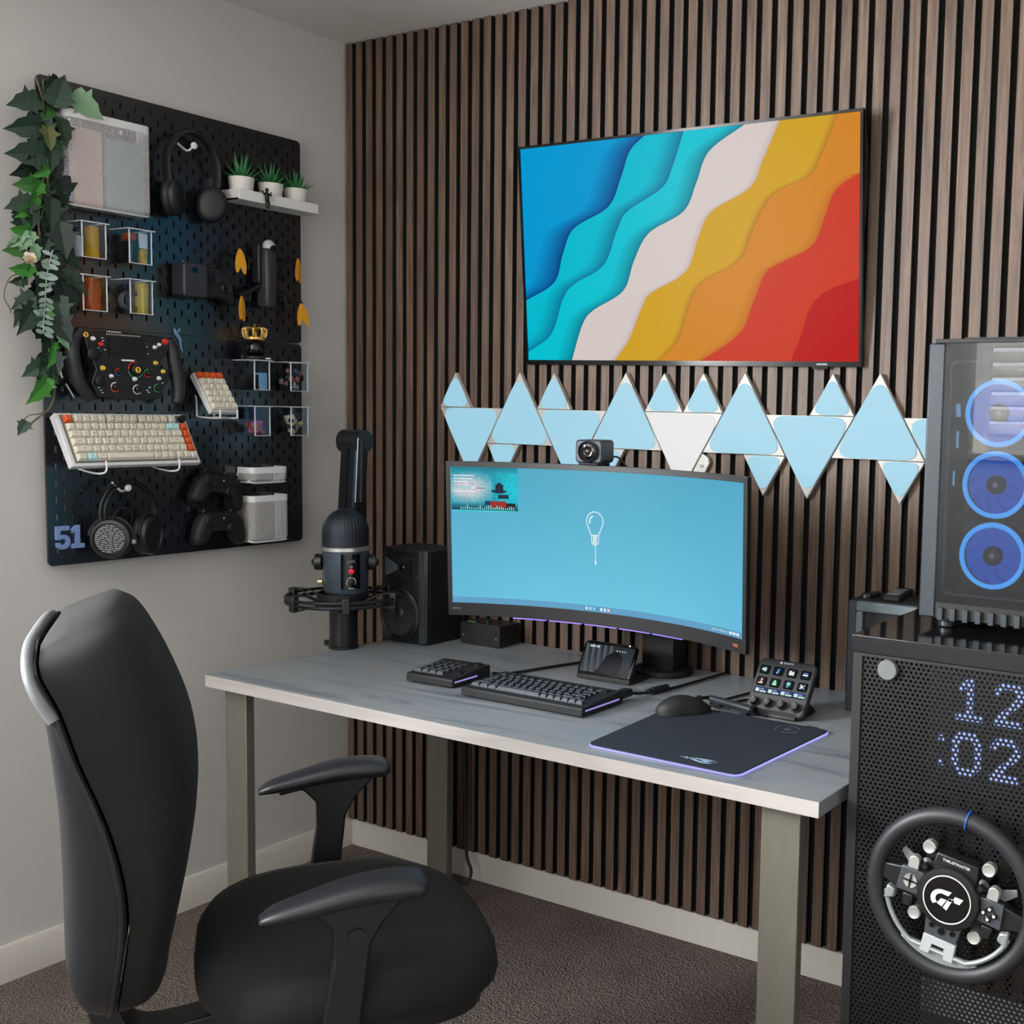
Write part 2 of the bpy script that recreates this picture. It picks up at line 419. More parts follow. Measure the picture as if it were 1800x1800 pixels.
# ------------------------------------------------------------------ curved monitor
t = thing('curved_monitor', 'black ultrawide curved monitor showing a blue desktop with a light bulb', 'monitor', (1.2096, -0.3726, 0.875), rot=(0.0361, 0, 0.022))
MW_, MH = 0.81, 0.3636
def mpt(s, h, d=0.0):
    return ((1.0 + d) * math.sin(s), -(1.0 - (1.0 + d) * math.cos(s)), h)
def mstrip(g, s0, s1, h0, h1, d=0.0, n=24, col=None):
    for i in range(n):
        a, b = s0 + (s1 - s0) * i / n, s0 + (s1 - s0) * (i + 1) / n
        g.c = col; g.quad(mpt(a, h0, d), mpt(b, h0, d), mpt(b, h1, d), mpt(a, h1, d))
def mbar(g, s0, s1, h0, h1, d0, d1, n=24):
    rings = []
    for i in range(n + 1):
        a = s0 + (s1 - s0) * i / n
        rings.append([mpt(a, h0, d0), mpt(a, h1, d0), mpt(a, h1, d1), mpt(a, h0, d1)])
    g.loft(rings)
g = G()
for a, b, c, d in ((-MW_ / 2, MW_ / 2, 0.351, MH), (-MW_ / 2, MW_ / 2, 0.0, 0.030), (-MW_ / 2, -0.395, 0.03, 0.351), (0.393, MW_ / 2, 0.03, 0.351)):
    mbar(g, a, b, c, d, -0.002, 0.009)
part('bezel', g, BLK, t, bev=0.001)
g = G(); mbar(g, -0.38, 0.38, 0.012, MH - 0.012, 0.008, 0.022); mbar(g, -0.22, 0.22, 0.06, 0.30, 0.022, 0.055)
part('rear_shell', g, BLKM, t, bev=0.004)
SCRM = vglow('desktop_screen', 1.0, 0.35, 0.12)
def mixc(a, b, t): return tuple(a[i] + (b[i] - a[i]) * t for i in range(3))
g = G()
NS, NH = 40, 14
def bgc(s, h):
    u = (s + 0.395) / 0.788; v = (h - 0.03) / 0.321
    c = mixc((108, 196, 224), (74, 164, 194), v ** 1.1)
    return mixc(c, (92, 170, 208), 0.35 * max(0, 1 - 4 * min(u, 1 - u)))
for i in range(NS):
    for j in range(NH):
        a, b = -0.395 + 0.788 * i / NS, -0.395 + 0.788 * (i + 1) / NS; c, d = 0.03 + 0.321 * j / NH, 0.03 + 0.321 * (j + 1) / NH
        g.c = [bgc(a, c), bgc(b, c), bgc(b, d), bgc(a, d)]
        g.quad(mpt(a, c), mpt(b, c), mpt(b, d), mpt(a, d))
mstrip(g, -0.395, 0.393, 0.03, 0.044, -0.0004, 30, (96, 158, 196))
# picture-in-picture of a rainy street
r2 = random.Random(3)
P0, P1, Q0, Q1 = -0.3935, -0.229, 0.248, 0.3505
def pq(u, v, u2, v2, c, d=-0.0008): mstrip(g, P0 + (P1 - P0) * u, P0 + (P1 - P0) * u2, Q0 + (Q1 - Q0) * v, Q0 + (Q1 - Q0) * v2, d, 2, c)
nu, nv = 40, 24
def pc(u, v):
    c = mixc((20, 150, 172), (0, 196, 214), max(0, min(1, (u - 0.55) * 3)) * (1 - abs(v - 0.5)))
    if u < 0.62: c = mixc(c, (196, 200, 208), max(0, min(1, 1.5 - 3.4 * math.hypot((u - 0.26) / 1.1, v - 0.52))))
    if v < 0.2: c = mixc((8, 46, 62), c, v / 0.2)
    if v > 0.86: c = mixc(c, (8, 120, 140), (v - 0.86) / 0.14)
    return c
for i in range(nu):
    for j in range(nv):
        k = r2.uniform(0.93, 1.05)
        cc = [tuple(min(255, x * k) for x in pc(a / nu, b / nv)) for a, b in ((i, j), (i + 1, j), (i + 1, j + 1), (i, j + 1))]
        a, b, c, d = P0 + (P1 - P0) * i / nu, P0 + (P1 - P0) * (i + 1) / nu, Q0 + (Q1 - Q0) * j / nv, Q0 + (Q1 - Q0) * (j + 1) / nv
        g.c = cc; g.quad(mpt(a, c, -0.0007), mpt(b, c, -0.0007), mpt(b, d, -0.0007), mpt(a, d, -0.0007))
for v, w in ((0.80, 0.30), (0.73, 0.28), (0.66, 0.2), (0.52, 0.36), (0.44, 0.3)): pq(0.04, v, 0.04 + w, v + 0.02, (236, 238, 240), -0.001)
pq(0.36, 0.52, 0.5, 0.535, (40, 60, 70), -0.0011); pq(0.04, 0.52, 0.3, 0.54, (120, 220, 206), -0.0011)
for u, v, du, dv, c in ((0.66, 0.42, 0.12, 0.2, (14, 30, 48)), (0.69, 0.6, 0.06, 0.06, (14, 30, 48)), (0.6, 0.44, 0.22, 0.05, (16, 26, 44)), (0.70, 0.30, 0.16, 0.09, (10, 40, 58)), (0.58, 0.08, 0.24, 0.16, (150, 40, 34)), (0.60, 0.16, 0.1, 0.07, (224, 120, 88)), (0.82, 0.06, 0.14, 0.14, (34, 22, 24)), (0.5, 0.04, 0.1, 0.2, (10, 60, 84))): pq(u, v, u + du, v + dv, c, -0.0012)
for i in range(26):
    u = 0.14 + 0.82 * i / 26; pq(u, 0.04, u + 0.012, 0.05 + r2.uniform(0.02, 0.09), (150, 236, 236), -0.0014)
pq(0.0, 0.0, 1.0, 0.025, (60, 214, 214), -0.0013)
# light bulb drawing
def line(pts, w, c=(226, 240, 244)):
    P = [Vector((p[0], 0, p[1])) for p in pts]
    for a, b in zip(P[:-1], P[1:]):
        n = Vector((-(b - a).z, 0, (b - a).x)).normalized() * w / 2
        g.c = c; g.quad(*[mpt(q.x, q.z, -0.001) for q in (a - n, b - n, b + n, a + n)])
bx, bz = -0.0305, 0.237
ol = [(bx + 0.022 * math.sin(t), bz + 0.022 * math.cos(t)) for t in [math.radians(d) for d in range(-125, 126, 10)]]
ol = [(bx - 0.009, 0.204)] + [(bx - 0.014, 0.215)] + ol + [(bx + 0.014, 0.215), (bx + 0.009, 0.204)]
line(ol, 0.0022)
line([(bx - 0.0085, 0.206), (bx - 0.009, 0.190), (bx - 0.004, 0.184), (bx + 0.005, 0.184), (bx + 0.010, 0.190), (bx + 0.0095, 0.206), (bx - 0.0085, 0.206)], 0.002)
line([(bx, 0.206), (bx, 0.186)], 0.011, (206, 226, 226))
line([(bx + 0.001, 0.184), (bx + 0.002, 0.140)], 0.0018)
line([(bx + 0.0015, 0.148), (bx + 0.002, 0.139)], 0.004)
line([(bx - 0.014, 0.232), (bx - 0.013, 0.243), (bx - 0.005, 0.250)], 0.004, (214, 234, 238))
for i in range(7): mstrip(g, -0.056 + 0.0098 * i, -0.0505 + 0.0098 * i, 0.034, 0.0405, -0.001, 1, [(210, 240, 250), (180, 220, 240), (150, 200, 240), (60, 150, 200), (236, 240, 244), (240, 236, 210), (236, 200, 190)][i])
for i in range(6): mstrip(g, 0.30 + 0.008 * i, 0.304 + 0.008 * i, 0.0355, 0.039, -0.001, 1, (196, 222, 236))
for i in range(3): mstrip(g, 0.352 + 0.011 * i, 0.361 + 0.011 * i, 0.0345, 0.0400, -0.001, 1, (220, 234, 240))
part('screen', g, SCRM, t, 'blue desktop with bulb drawing and game window', smooth=0)
g = G()
for i in range(5):
    a = -0.247 + 0.0925 * i
    mbar(g, a, a + 0.083, -0.0035, 0.0, 0.003, 0.008, 4)
part('light_strip', g, glow('violet_led', (130, 108, 226), 2.2), t, 'violet light bars under the screen')
g = G(); g.text('MSI', 0.010, Matrix.Translation(mpt(0.374, 0.014, -0.0032)) @ Matrix.Rotation(-0.374, 4, 'Z') @ XZ, 0.0006)
part('lettering', g, glow('msi_red', (206, 120, 96), 0.9), t, 'small red maker mark at right')
g = G(); g.text('OPTIX', 0.007, Matrix.Translation(mpt(-0.385, 0.016, -0.0032)) @ Matrix.Rotation(0.385, 4, 'Z') @ XZ, 0.0004)
part('lettering', g, GREY, t, 'faint grey mark at left')
# stand: neck on the wall side, foot on the desk
MI = t.matrix_world.inverted() if False else (Matrix.Translation((1.2096, -0.3726, 0.875)) @ Euler((0.0361, 0, 0.022)).to_matrix().to_4x4()).inverted()
g = G(MI); g.b2((1.165, -0.125, ZD + 0.012), (1.235, -0.09, 1.09)); g.b2((1.175, -0.31, 1.01), (1.225, -0.10, 1.07))
part('stand_neck', g, BLKM, t, bev=0.004)
g = G(MI); g.prism([(1.20 + 0.075 * math.cos(a), -0.11 + 0.07 * math.sin(a)) for a in [2 * PI * i / 28 for i in range(28)]], ZD, ZD + 0.014, 'z')
g.b2((1.155, -0.14, ZD + 0.012), (1.245, -0.075, ZD + 0.10))
part('stand_foot', g, BLKM, t, bev=0.003)

# ------------------------------------------------------------------ webcam on the monitor
t = thing('webcam', 'black box webcam perched on top of the curved monitor', 'webcam', (1.168, -0.372, 1.2395), 0.16)
g = G().at(z=0.030); g.loft([[(x, -0.032 + 0.001, z) for x, z in rr(0.060, 0.046, 0.008)], [(x, -0.028, z) for x, z in rr(0.066, 0.052, 0.009)], [(x, 0.030, z) for x, z in rr(0.066, 0.052, 0.009)], [(x, 0.034, z) for x, z in rr(0.058, 0.044, 0.008)]])
part('body', g, pm('webcam_shell', (40, 46, 58), 0.4, ns=60, na=0.08), t)
g = G().at(z=0.030); g.lathe([(0.0235, 0.030), (0.0235, 0.038), (0.021, 0.040), (0.0195, 0.036), (0.017, 0.034)], 28, ax='y')
part('lens_ring', g, DGRY, t)
g = G().at(z=0.030); g.lathe([(0.018, 0.032), (0.0175, 0.036), (0.012, 0.0375), (0.011, 0.035), (0.007, 0.034), (0.0, 0.036)], 28, ax='y')
part('lens', g, BLKG, t)
g = G().at(); g.b2((-0.024, -0.034, 0.0), (0.024, 0.012, 0.005)); g.b2((-0.012, -0.012, 0.004), (0.012, 0.012, 0.008)); g.b2((-0.02, 0.036, -0.03), (0.02, 0.040, 0.004)); g.b2((-0.02, 0.008, 0.0), (0.02, 0.040, 0.004))
part('clip', g, BLKM, t, bev=0.002)
g = G().at(); g.tube(crom([(0.02, 0.034, 0.018), (0.035, 0.05, 0.016), (0.048, 0.055, 0.002), (0.06, 0.06, -0.02), (0.05, 0.07, -0.08)], 5), 0.0022, 6)
part('cable', g, CABLE, t)

# ------------------------------------------------------------------ television
t = thing('television', 'wall mounted television showing bright wavy bands from blue to red', 'television', (1.1846, -0.0585, 1.7559), rot=Euler((0.088, 0.0071, -0.0065), 'YXZ'))
t.rotation_mode = 'XYZ'
t.rotation_euler = (Matrix.Rotation(-0.0065, 3, 'Z') @ Matrix.Rotation(0.088, 3, 'X') @ Matrix.Rotation(0.0071, 3, 'Y')).to_euler()
W2, H2 = 0.4835, 0.281
g = G()
for lo, hi in (((-W2, -0.004, 0.2745), (W2, 0.007, H2)), ((-W2, -0.004, -H2), (W2, 0.007, -0.269)), ((-W2, -0.004, -0.269), (-0.4775, 0.007, 0.2745)), ((0.4765, -0.004, -0.269), (W2, 0.007, 0.2745))): g.b2(lo, hi)
part('bezel', g, BLKG, t)
g = G(); g.prism([(0.0025, -H2), (0.0075, -H2), (0.0075, 0.0), (0.030, 0.10), (0.030, 0.20), (0.010, H2), (0.0025, H2)], -W2, W2, 'x')
part('rear_shell', g, BLKM, t, bev=0.003)
bands = [[(-0.477, -0.112), (-0.382, -0.068), (-0.351, 0.003), (-0.313, 0.066), (-0.204, 0.113), (-0.163, 0.182), (-0.135, 0.242), (-0.09, 0.276)],
 [(-0.477, -0.248), (-0.398, -0.201), (-0.356, -0.112), (-0.319, -0.075), (-0.223, -0.029), (-0.18, 0.053), (-0.146, 0.099), (-0.044, 0.148), (-0.012, 0.196), (0.022, 0.276)],
 [(-0.334, -0.271), (-0.296, -0.179), (-0.26, -0.142), (-0.165, -0.095), (-0.13, -0.022), (-0.084, 0.043), (0.017, 0.089), (0.054, 0.152), (0.091, 0.223), (0.189, 0.276)],
 [(-0.197, -0.27), (-0.149, -0.213), (-0.108, -0.134), (-0.081, -0.102), (0.02, -0.054), (0.058, 0.026), (0.095, 0.084), (0.199, 0.132), (0.234, 0.192), (0.278, 0.276)],
 [(-0.06, -0.27), (-0.002, -0.214), (0.03, -0.136), (0.068, -0.081), (0.169, -0.034), (0.204, 0.029), (0.239, 0.09), (0.278, 0.122), (0.354, 0.149), (0.386, 0.198), (0.422, 0.276)],
 [(0.059, -0.27), (0.167, -0.205), (0.203, -0.139), (0.238, -0.066), (0.277, -0.043), (0.359, -0.007), (0.391, 0.057), (0.417, 0.112), (0.477, 0.147)],
 [(0.304, -0.27), (0.332, -0.206), (0.354, -0.147), (0.397, -0.109), (0.477, -0.083)]]
cols = [(0, 156, 214), (0, 190, 212), (0, 198, 216), (218, 206, 202), (212, 164, 32), (214, 136, 36), (208, 58, 34), (190, 22, 22)]
shad = [(0, 60, 130), (0, 112, 150), (0, 120, 142), (196, 178, 176), (180, 118, 24), (196, 106, 26), (206, 62, 28)]
shw = [0.085, 0.06, 0.055, 0.02, 0.02, 0.03, 0.06]
X0, X1, Z0, Z1 = -0.4775, 0.4765, -0.269, 0.2745
# the picture as one fine grid of colours, so that it lies flat on the panel
curves = [crom([(p[0], p[1], 0) for p in b], 8) for b in bands]
def cross(c, z, x):
    """signed horizontal distance of (x,z) right of curve c"""
    for a, b in zip(c[:-1], c[1:]):
        if a[1] <= z <= b[1] and b[1] > a[1]: return x - (a[0] + (b[0] - a[0]) * (z - a[1]) / (b[1] - a[1]))
    return 9.0 if z < c[0][1] and c[0][0] > X1 - 0.01 else (-9.0 if z > c[-1][1] and c[-1][0] > X1 - 0.02 else (9.0 if z > c[-1][1] else (-9.0 if c[0][0] > X0 + 0.01 else 9.0)))
def sgn(c, z, x):
    if z < c[0][1]: return 9.0 if c[0][0] <= X0 + 0.005 else cross(c, c[0][1] + 1e-5, x)
    if z > c[-1][1]: return -9.0 if c[-1][0] >= X1 - 0.005 else cross(c, c[-1][1] - 1e-5, x)
    return cross(c, z, x)
def tvcol(k, d):
    # d: distance left of the next boundary
    c = cols[k]
    if k < 7 and d is not None and 0 <= d < shw[k]: c = mixc(shad[k], c, (d / shw[k]) ** 0.6)
    return c
g = G(); NZ = 150
for j in range(NZ):
    za, zb = Z0 + (Z1 - Z0) * j / NZ, Z0 + (Z1 - Z0) * (j + 1) / NZ
    def row(z):
        xs = []
        for c in curves:
            d = sgn(c, z, 0.0); xs.append(max(X0, min(X1, -d)))
        for i in range(1, len(xs)): xs[i] = max(xs[i], xs[i - 1])
        return xs
    ra, rb = row(za), row(zb)
    for k in range(8):
        la, lb = (X0, X0) if k == 0 else (ra[k - 1], rb[k - 1])
        ea, eb = (X1, X1) if k == 7 else (ra[k], rb[k])
        if ea - la < 1e-6 and eb - lb < 1e-6: continue
        fr = [1.0, 0.0] if k == 7 else [1.0, 0.75, 0.5, 0.25, 0.12, 0.0]
        w = shw[k] if k < 7 else 0
        if k < 7:
            pa = [la] + [max(la, ea - w * q) for q in (1, 0.7, 0.45, 0.25, 0.1)] + [ea]; pb = [lb] + [max(lb, eb - w * q) for q in (1, 0.7, 0.45, 0.25, 0.1)] + [eb]
        else: pa, pb = [la, ea], [lb, eb]
        for i in range(len(pa) - 1):
            if pa[i + 1] - pa[i] < 1e-7 and pb[i + 1] - pb[i] < 1e-7: continue
            # boundaries that leave through the screen edge cast no shade there
            cut = k < 7 and (ea >= X1 - 1e-6 or eb >= X1 - 1e-6)
            def cl(e, x): return cols[k] if (k == 7 or cut) else tvcol(k, e - x)
            g.c = [cl(ea, pa[i]), cl(ea, pa[i + 1]), cl(eb, pb[i + 1]), cl(eb, pb[i])]
            g.quad((pa[i], 0, za), (pa[i + 1], 0, za), (pb[i + 1], 0, zb), (pb[i], 0, zb))
part('screen', g, vglow('tv_screen', 0.92, 0.32, 0.02), t, 'picture of wavy bands', smooth=0)
g = G().b2((0.36, -0.0045, -0.2865), (0.40, 0.004, -0.2805)); part('status_light_bar', g, BLKG, t)
g = G(); g.text('SAMSUNG', 0.006, Matrix.Translation((0.386, -0.0044, -0.2755)) @ XZ, 0.0004); part('lettering', g, PRINT, t, 'tiny maker mark under the picture')

# ------------------------------------------------------------------ triangular light panels
def tri(cx, z, w, up, r):
    """rounded triangle outline, base at z"""
    h = w * 0.866; s = 1 if up else -1
    c = [(cx - w / 2, z), (cx + w / 2, z), (cx, z + s * h)]
    if r == 0: return c
    out = []
    for i in range(3):
        p = Vector(c[i]); a = (Vector(c[i - 1]) - p).normalized(); b = (Vector(c[(i + 1) % 3]) - p).normalized()
        d = r * 1.732
        p0, p1 = p + a * d, p + b * d
        for k in range(7):
            q = k / 6; out.append(tuple((1 - q) ** 2 * p0 + 2 * q * (1 - q) * p + q * q * p1))
    return out
M_pan = pm('light_panel_body', (170, 168, 164), 0.45, ns=30, na=0.03)
M_lit = glow('panel_glow', (150, 203, 224), 0.97, (60, 60, 60), 0.5, 0.15)
M_litw = glow('panel_glow_white', (222, 222, 222), 0.97, (60, 60, 60), 0.5, 0.15)
def panel(cx, z, w, up, lab, cat='light panel', white=False):
    h = w * 0.866; s = 1 if up else -1
    t = thing('triangle_light_panel', lab, cat, (cx, -0.0262, z + s * h / 3), group='triangular light panels on the slatted wall')
    M = Matrix.Translation((-cx, 0.0262, -(z + s * h / 3)))
    w2 = w - 0.002
    zo = z + s * 0.0006
    part('panel_body', G(M).prism(tri(cx, zo, w2, up, 0), -0.040, -0.0262), M_pan, t, bev=0.0008, seg=1)
    part('diffuser', G(M).prism(tri(cx, zo + s * 0.0013, w2 - (0.0045 if not white else 0.003), up, 0.030 if w > 0.15 else 0.020), -0.0425, -0.0395), M_litw if white else M_lit, t, bev=0.0008, seg=1)
BW, SW = 0.2262, 0.1131
zu, zl = 1.3605, 1.2635
xc = [0.51 + 0.1717 * k for k in range(9)]
panel(xc[0], zu, BW, False, 'large pale blue light triangle pointing down at the left end of the row')
panel(xc[1], zl, BW, True, 'large pale blue light triangle pointing up, first from the left')
panel(xc[2], zu, BW, False, 'large pale blue light triangle pointing down just left of the webcam')
panel(xc[3], zl, BW, True, 'large pale blue light triangle pointing up just right of the webcam')
panel(xc[4], zu, BW, False, 'large white light triangle pointing down amid the blue ones', white=True)
panel(xc[5], zl, BW, True, 'large pale blue light triangle pointing up just right of the white one')
panel(xc[6], zu, BW, False, 'large pale blue light triangle pointing down, whole, right of the monitor')
panel(xc[7], zl, BW, True, 'large pale blue light triangle pointing up beside the computer tower')
panel(xc[8], zu, BW, False, 'large light triangle pointing down, mostly hidden by the computer tower')
q = BW / 4
panel(xc[0] - q, zu, SW, True, 'small light triangle pointing up at the far left of the row')
panel(xc[2] - q, zu, SW, True, 'small light triangle pointing up between the first two large upright ones')
panel(xc[4] - q, zu, SW, True, 'small light triangle on the left half of the white triangle')
panel(xc[4] + q, zu, SW, True, 'small light triangle on the right half of the white triangle')
panel(xc[6] + q, zu, SW, True, 'small light triangle pointing up below the television right corner')
panel(xc[1] - q, zl, SW, False, 'small light triangle pointing down behind the monitor top left edge')
panel(xc[3] + q - BW / 2, zl, SW, False, 'small light triangle pointing down behind the webcam')
panel(xc[5] + q, zl, SW, False, 'small light triangle pointing down at the monitor right corner')
panel(xc[7] + q, zl, SW, False, 'small light triangle pointing down, low beside the computer tower')
t = thing('light_controller', 'small white control block hanging beside the white light triangle', 'controller', (1.252, -0.0262, 1.238))
part('body', G().prism([(0.0, 0.024), (0.018, 0.014), (0.022, 0.0), (0.006, -0.03), (-0.03, -0.03)], -0.0105, 0.0), M_pan, t, bev=0.001)
part('buttons', G().b2((-0.004, -0.0115, -0.012), (0.006, -0.0104, -0.004)), GREY, t)
# ------------------------------------------------------------------ loudspeakers
M_cone = pm('speaker_cone', (30, 34, 38), 0.55, ns=50, na=0.1)
M_spk = pm('speaker_cabinet_vinyl', (9, 9, 11), 0.6, ns=300, na=0.2, bs=900, bd=0.00015)
def speaker(lab, loc, w, d, h, rz=0):
    t = thing('studio_speaker', lab, 'speaker', loc, rz, group='pair of studio speakers')
    part('cabinet', G().b2((-w / 2, -d / 2 + 0.012, 0), (w / 2, d / 2, h)), M_spk, t, bev=0.004)
    g = G(); yb, yf = -d / 2 + 0.012, -d / 2
    g.loft([[(x, yb, z + h / 2) for x, z in rr(w, h, 0.006)], [(x, yf + 0.004, z + h / 2) for x, z in rr(w, h, 0.006)], [(x, yf, z + h / 2) for x, z in rr(w - 0.014, h - 0.014, 0.006)]])
    part('front_baffle', g, BLKG if False else BLK, t)
    part('side_strip', G().b2((w / 2 - 0.026, yf - 0.0012, 0.004), (w / 2 - 0.004, yf + 0.002, h - 0.004)), pm('dark_grey_strip', (46, 50, 54), 0.35, ns=40, na=0.06), t, bev=0.001)
    zc = h * 0.305; rw = w * 0.40; cx = -0.012
    g = G(); g.lathe([(rw + 0.006, -0.0), (rw + 0.006, 0.004), (rw, 0.007), (rw - 0.004, 0.004), (rw - 0.006, 0.001)], 40, (cx, yf, zc), 'y')
    wo = part('woofer', g, BLK, t)
    g = G(); g.lathe([(rw - 0.005, 0.003), (rw - 0.010, 0.0075), (rw - 0.015, 0.006)], 40, (cx, yf, zc), 'y'); part('surround', g, RUB, wo)
    g = G(); g.lathe([(rw - 0.014, 0.0066), (rw * 0.62, 0.0036), (rw * 0.34, 0.0012), (0, 0.0008)], 40, (cx, yf, zc), 'y'); part('cone', g, M_cone, wo, smooth=60)
    g = G(); g.lathe([(rw * 0.36, 0.001), (rw * 0.34, 0.005), (rw * 0.25, 0.010), (rw * 0.12, 0.0125), (0, 0.013)], 28, (cx, yf, zc), 'y'); part('dust_cap', g, BLK, wo, smooth=60)
    # waveguide of the tweeter: a flared horn either side of the dome
    zt = h * 0.80
    tw = part('tweeter_plate', G().prism(rr(w * 0.62, h * 0.24, 0.01, cx=cx, cy=zt), yf - 0.003, yf + 0.003), BLKM, t, bev=0.001)
    for s in (-1, 1):
        g = G(); a = 0.006
        g.loft([[(cx + s * 0.006, yf - 0.002, zt - a), (cx + s * 0.006, yf - 0.002, zt + a), (cx + s * 0.006, yf - 0.0032, zt + a), (cx + s * 0.006, yf - 0.0032, zt - a)],
                [(cx + s * w * 0.29, yf - 0.002, zt - h * 0.10), (cx + s * w * 0.29, yf - 0.002, zt + h * 0.10), (cx + s * w * 0.29, yf - 0.007, zt + h * 0.10), (cx + s * w * 0.29, yf - 0.007, zt - h * 0.10)]])
        part('horn_flare', g, pm('horn_lit_side', (92, 98, 104), 0.35, ns=40, na=0.05) if s < 0 else BLK, tw)  # lit left flare and shaded right flare of one horn, done by colour
    part('dome', G().sph((cx + 0.012, yf - 0.004, zt), (0.011, 0.006, 0.011)), BLKG, tw)
    return t
speaker('black studio speaker on the desk left of the monitor', (0.437, -0.154, ZD), 0.167, 0.14, 0.256)
t = thing('speaker_box', 'black speaker box with pale front rim on the desk behind the cabinet', 'speaker', (1.795, -0.115, ZD))
part('cabinet', G().b2((-0.078, -0.063, 0), (0.078, 0.080, 0.246)), M_spk, t, bev=0.003)
g = G(); M_rim = pm('pale_grey_rim', (92, 104, 110), 0.4, ns=40, na=0.05)
for lo, hi in (((-0.060, -0.075, 0.222), (0.078, -0.063, 0.244)), ((-0.060, -0.075, 0.0), (-0.044, -0.063, 0.222)), ((0.064, -0.075, 0.0), (0.078, -0.063, 0.222)), ((-0.044, -0.075, 0.0), (0.064, -0.063, 0.02))): g.b2(lo, hi)
part('front_rim', g, M_rim, t, bev=0.003)
part('left_edge', G().b2((-0.078, -0.073, 0.0), (-0.060, -0.063, 0.244)), pm('slate_edge', (40, 48, 58), 0.4, ns=40, na=0.05), t, bev=0.002)
part('woofer', G().lathe([(0.05, 0.0), (0.05, 0.005), (0.044, 0.006), (0.03, 0.002), (0, 0.001)], 30, (0.01, -0.063, 0.10), 'y'), BLK, t)

# ------------------------------------------------------------------ headphone amplifier box
t = thing('headphone_amplifier', 'small black metal box under the monitor beside the left speaker', 'amplifier', (0.626, -0.085, ZD), 0.0)
part('case', G().b2((-0.066, -0.042, 0.002), (0.068, 0.042, 0.058)), BLK, t, bev=0.002)
part('front_panel', G().b2((-0.068, -0.046, 0.0), (0.070, -0.042, 0.06)), BLKM, t, bev=0.0015)
for x, z in ((-0.057, 0.024), (0.058, 0.024)): part('screw', G().cyl((x, -0.0475, z), (x, -0.0455, z), 0.0028, n=10), CHR, t)
part('knob', G().lathe([(0.009, 0), (0.009, 0.006), (0.007, 0.008), (0, 0.008)], 18, (0.0, -0.01, 0.058)), DGRY, t)
part('status_light', G().b2((-0.058, -0.03, 0.058), (-0.03, -0.026, 0.0592)), glow('green_led', (70, 130, 70), 0.8), t, 'dim green light')

# ------------------------------------------------------------------ keyboards
def keymesh(n, w, d, h, mat, taper=0.0035):
    a, b, c, e = w / 2, d / 2, w / 2 - taper, d / 2 - taper
    g = G(); 
    g.loft([[(-a, -b, 0), (a, -b, 0), (a, b, 0), (-a, b, 0)], [(-a, -b, h * 0.25), (a, -b, h * 0.25), (a, b, h * 0.25), (-a, b, h * 0.25)],
            [(-c, -e + 0.0005, h * 0.9), (c, -e + 0.0005, h * 0.9), (c, e + 0.001, h), (-c, e + 0.001, h)]])
    return mesh_of(n, g, mat, 30)
KC = {}
def put_keys(t, rows, U, x0, y0, h, matf, legm=None, legs=None, zt=0.0, gap=0.0012, lsz=0.0055):
    """rows: list of (y index, [(width, legend) or -width for a gap])"""
    leg = G()
    for ri, row in rows:
        x = 0.0
        for ki, k in enumerate(row):
            if isinstance(k, (int, float)): x += abs(k); continue
            w, tx = k[0], k[1]
            mat = matf(ri, ki, tx)
            key = (round(w, 2), mat.name, h, U)
            if key not in KC: KC[key] = keymesh('key', w * U - gap, U - gap, h, mat)
            o = part('key', None, None, t, me=KC[key]); o.location = (x0 + (x + w / 2) * U, y0 - (ri + 0.5) * U, zt)
            if legm and tx.strip(): leg.text(tx, lsz if len(tx) < 2 else lsz * 0.62, Matrix.Translation((x0 + (x + w / 2) * U - 0.000, y0 - (ri + 0.5) * U + 0.001, zt + h * 0.97)), 0.0003)
            x += w
    if legm and leg.v: part('key_legends', leg, legm, t, kind='stuff')
Q = lambda s: [(1, c) for c in s]
rows75 = [(0, [(1, 'esc'), -0.25] + [(1, 'F%d' % i) for i in range(1, 5)] + [-0.25] + [(1, 'F%d' % i) for i in range(5, 9)] + [-0.25] + [(1, 'F%d' % i) for i in range(9, 13)] + [-0.25, (1, 'del')]),
          (1.1, Q('`1234567890-=') + [(2, 'back')]), (2.1, [(1.5, 'tab')] + Q('QWERTYUIOP[]') + [(1.5, '\\')]), (3.1, [(1.75, 'caps')] + Q("ASDFGHJKL;'") + [(2.25, 'enter')]),
          (4.1, [(2.25, 'shift')] + Q('ZXCVBNM,./') + [(1.75, 'shift'), (1, '^')]), (5.1, [(1.25, 'ctrl'), (1.25, 'win'), (1.25, 'alt'), (6.25, ' '), (1, 'alt'), (1, 'fn'), (1, 'ctl'), (1, '<'), (1, 'v'), (1, '>')])]
M_kg = pm('grey_keycap', (52, 56, 62), 0.55, ns=90, na=0.08)
M_kb = pm('black_keycap', (24, 27, 33), 0.5, ns=90, na=0.08)
M_leg = glow('backlit_legend', (150, 160, 172), 0.55)
t = thing('compact_keyboard', 'black compact keyboard with violet side light in front of the monitor', 'keyboard', (1.128, -0.505, ZD))
W, Dp = 0.332, 0.152
g = G(); g.prism([(-Dp / 2, 0.003), (Dp / 2, 0.003), (Dp / 2, 0.028), (Dp / 2 - 0.004, 0.030), (-Dp / 2 + 0.003, 0.022), (-Dp / 2, 0.019)], -W / 2, W / 2, 'x')
part('case', g, BLKM, t, bev=0.0015)
U = 0.0192
kt = thing('x', 'x', 'x'); bpy.data.objects.remove(kt)
kp = G().b2((-W / 2 + 0.008, -Dp / 2 + 0.008, 0.018), (W / 2 - 0.008, Dp / 2 - 0.008, 0.0215)); part('key_plate', kp, BLKG, t)
put_keys(t, rows75, U, -0.154, 0.059, 0.010, lambda r, k, s: M_kg if s in ('ctrl', 'win', 'alt', ' ', 'fn', 'ctl', '<', 'v', '>') else M_kb, M_leg, zt=0.0216)
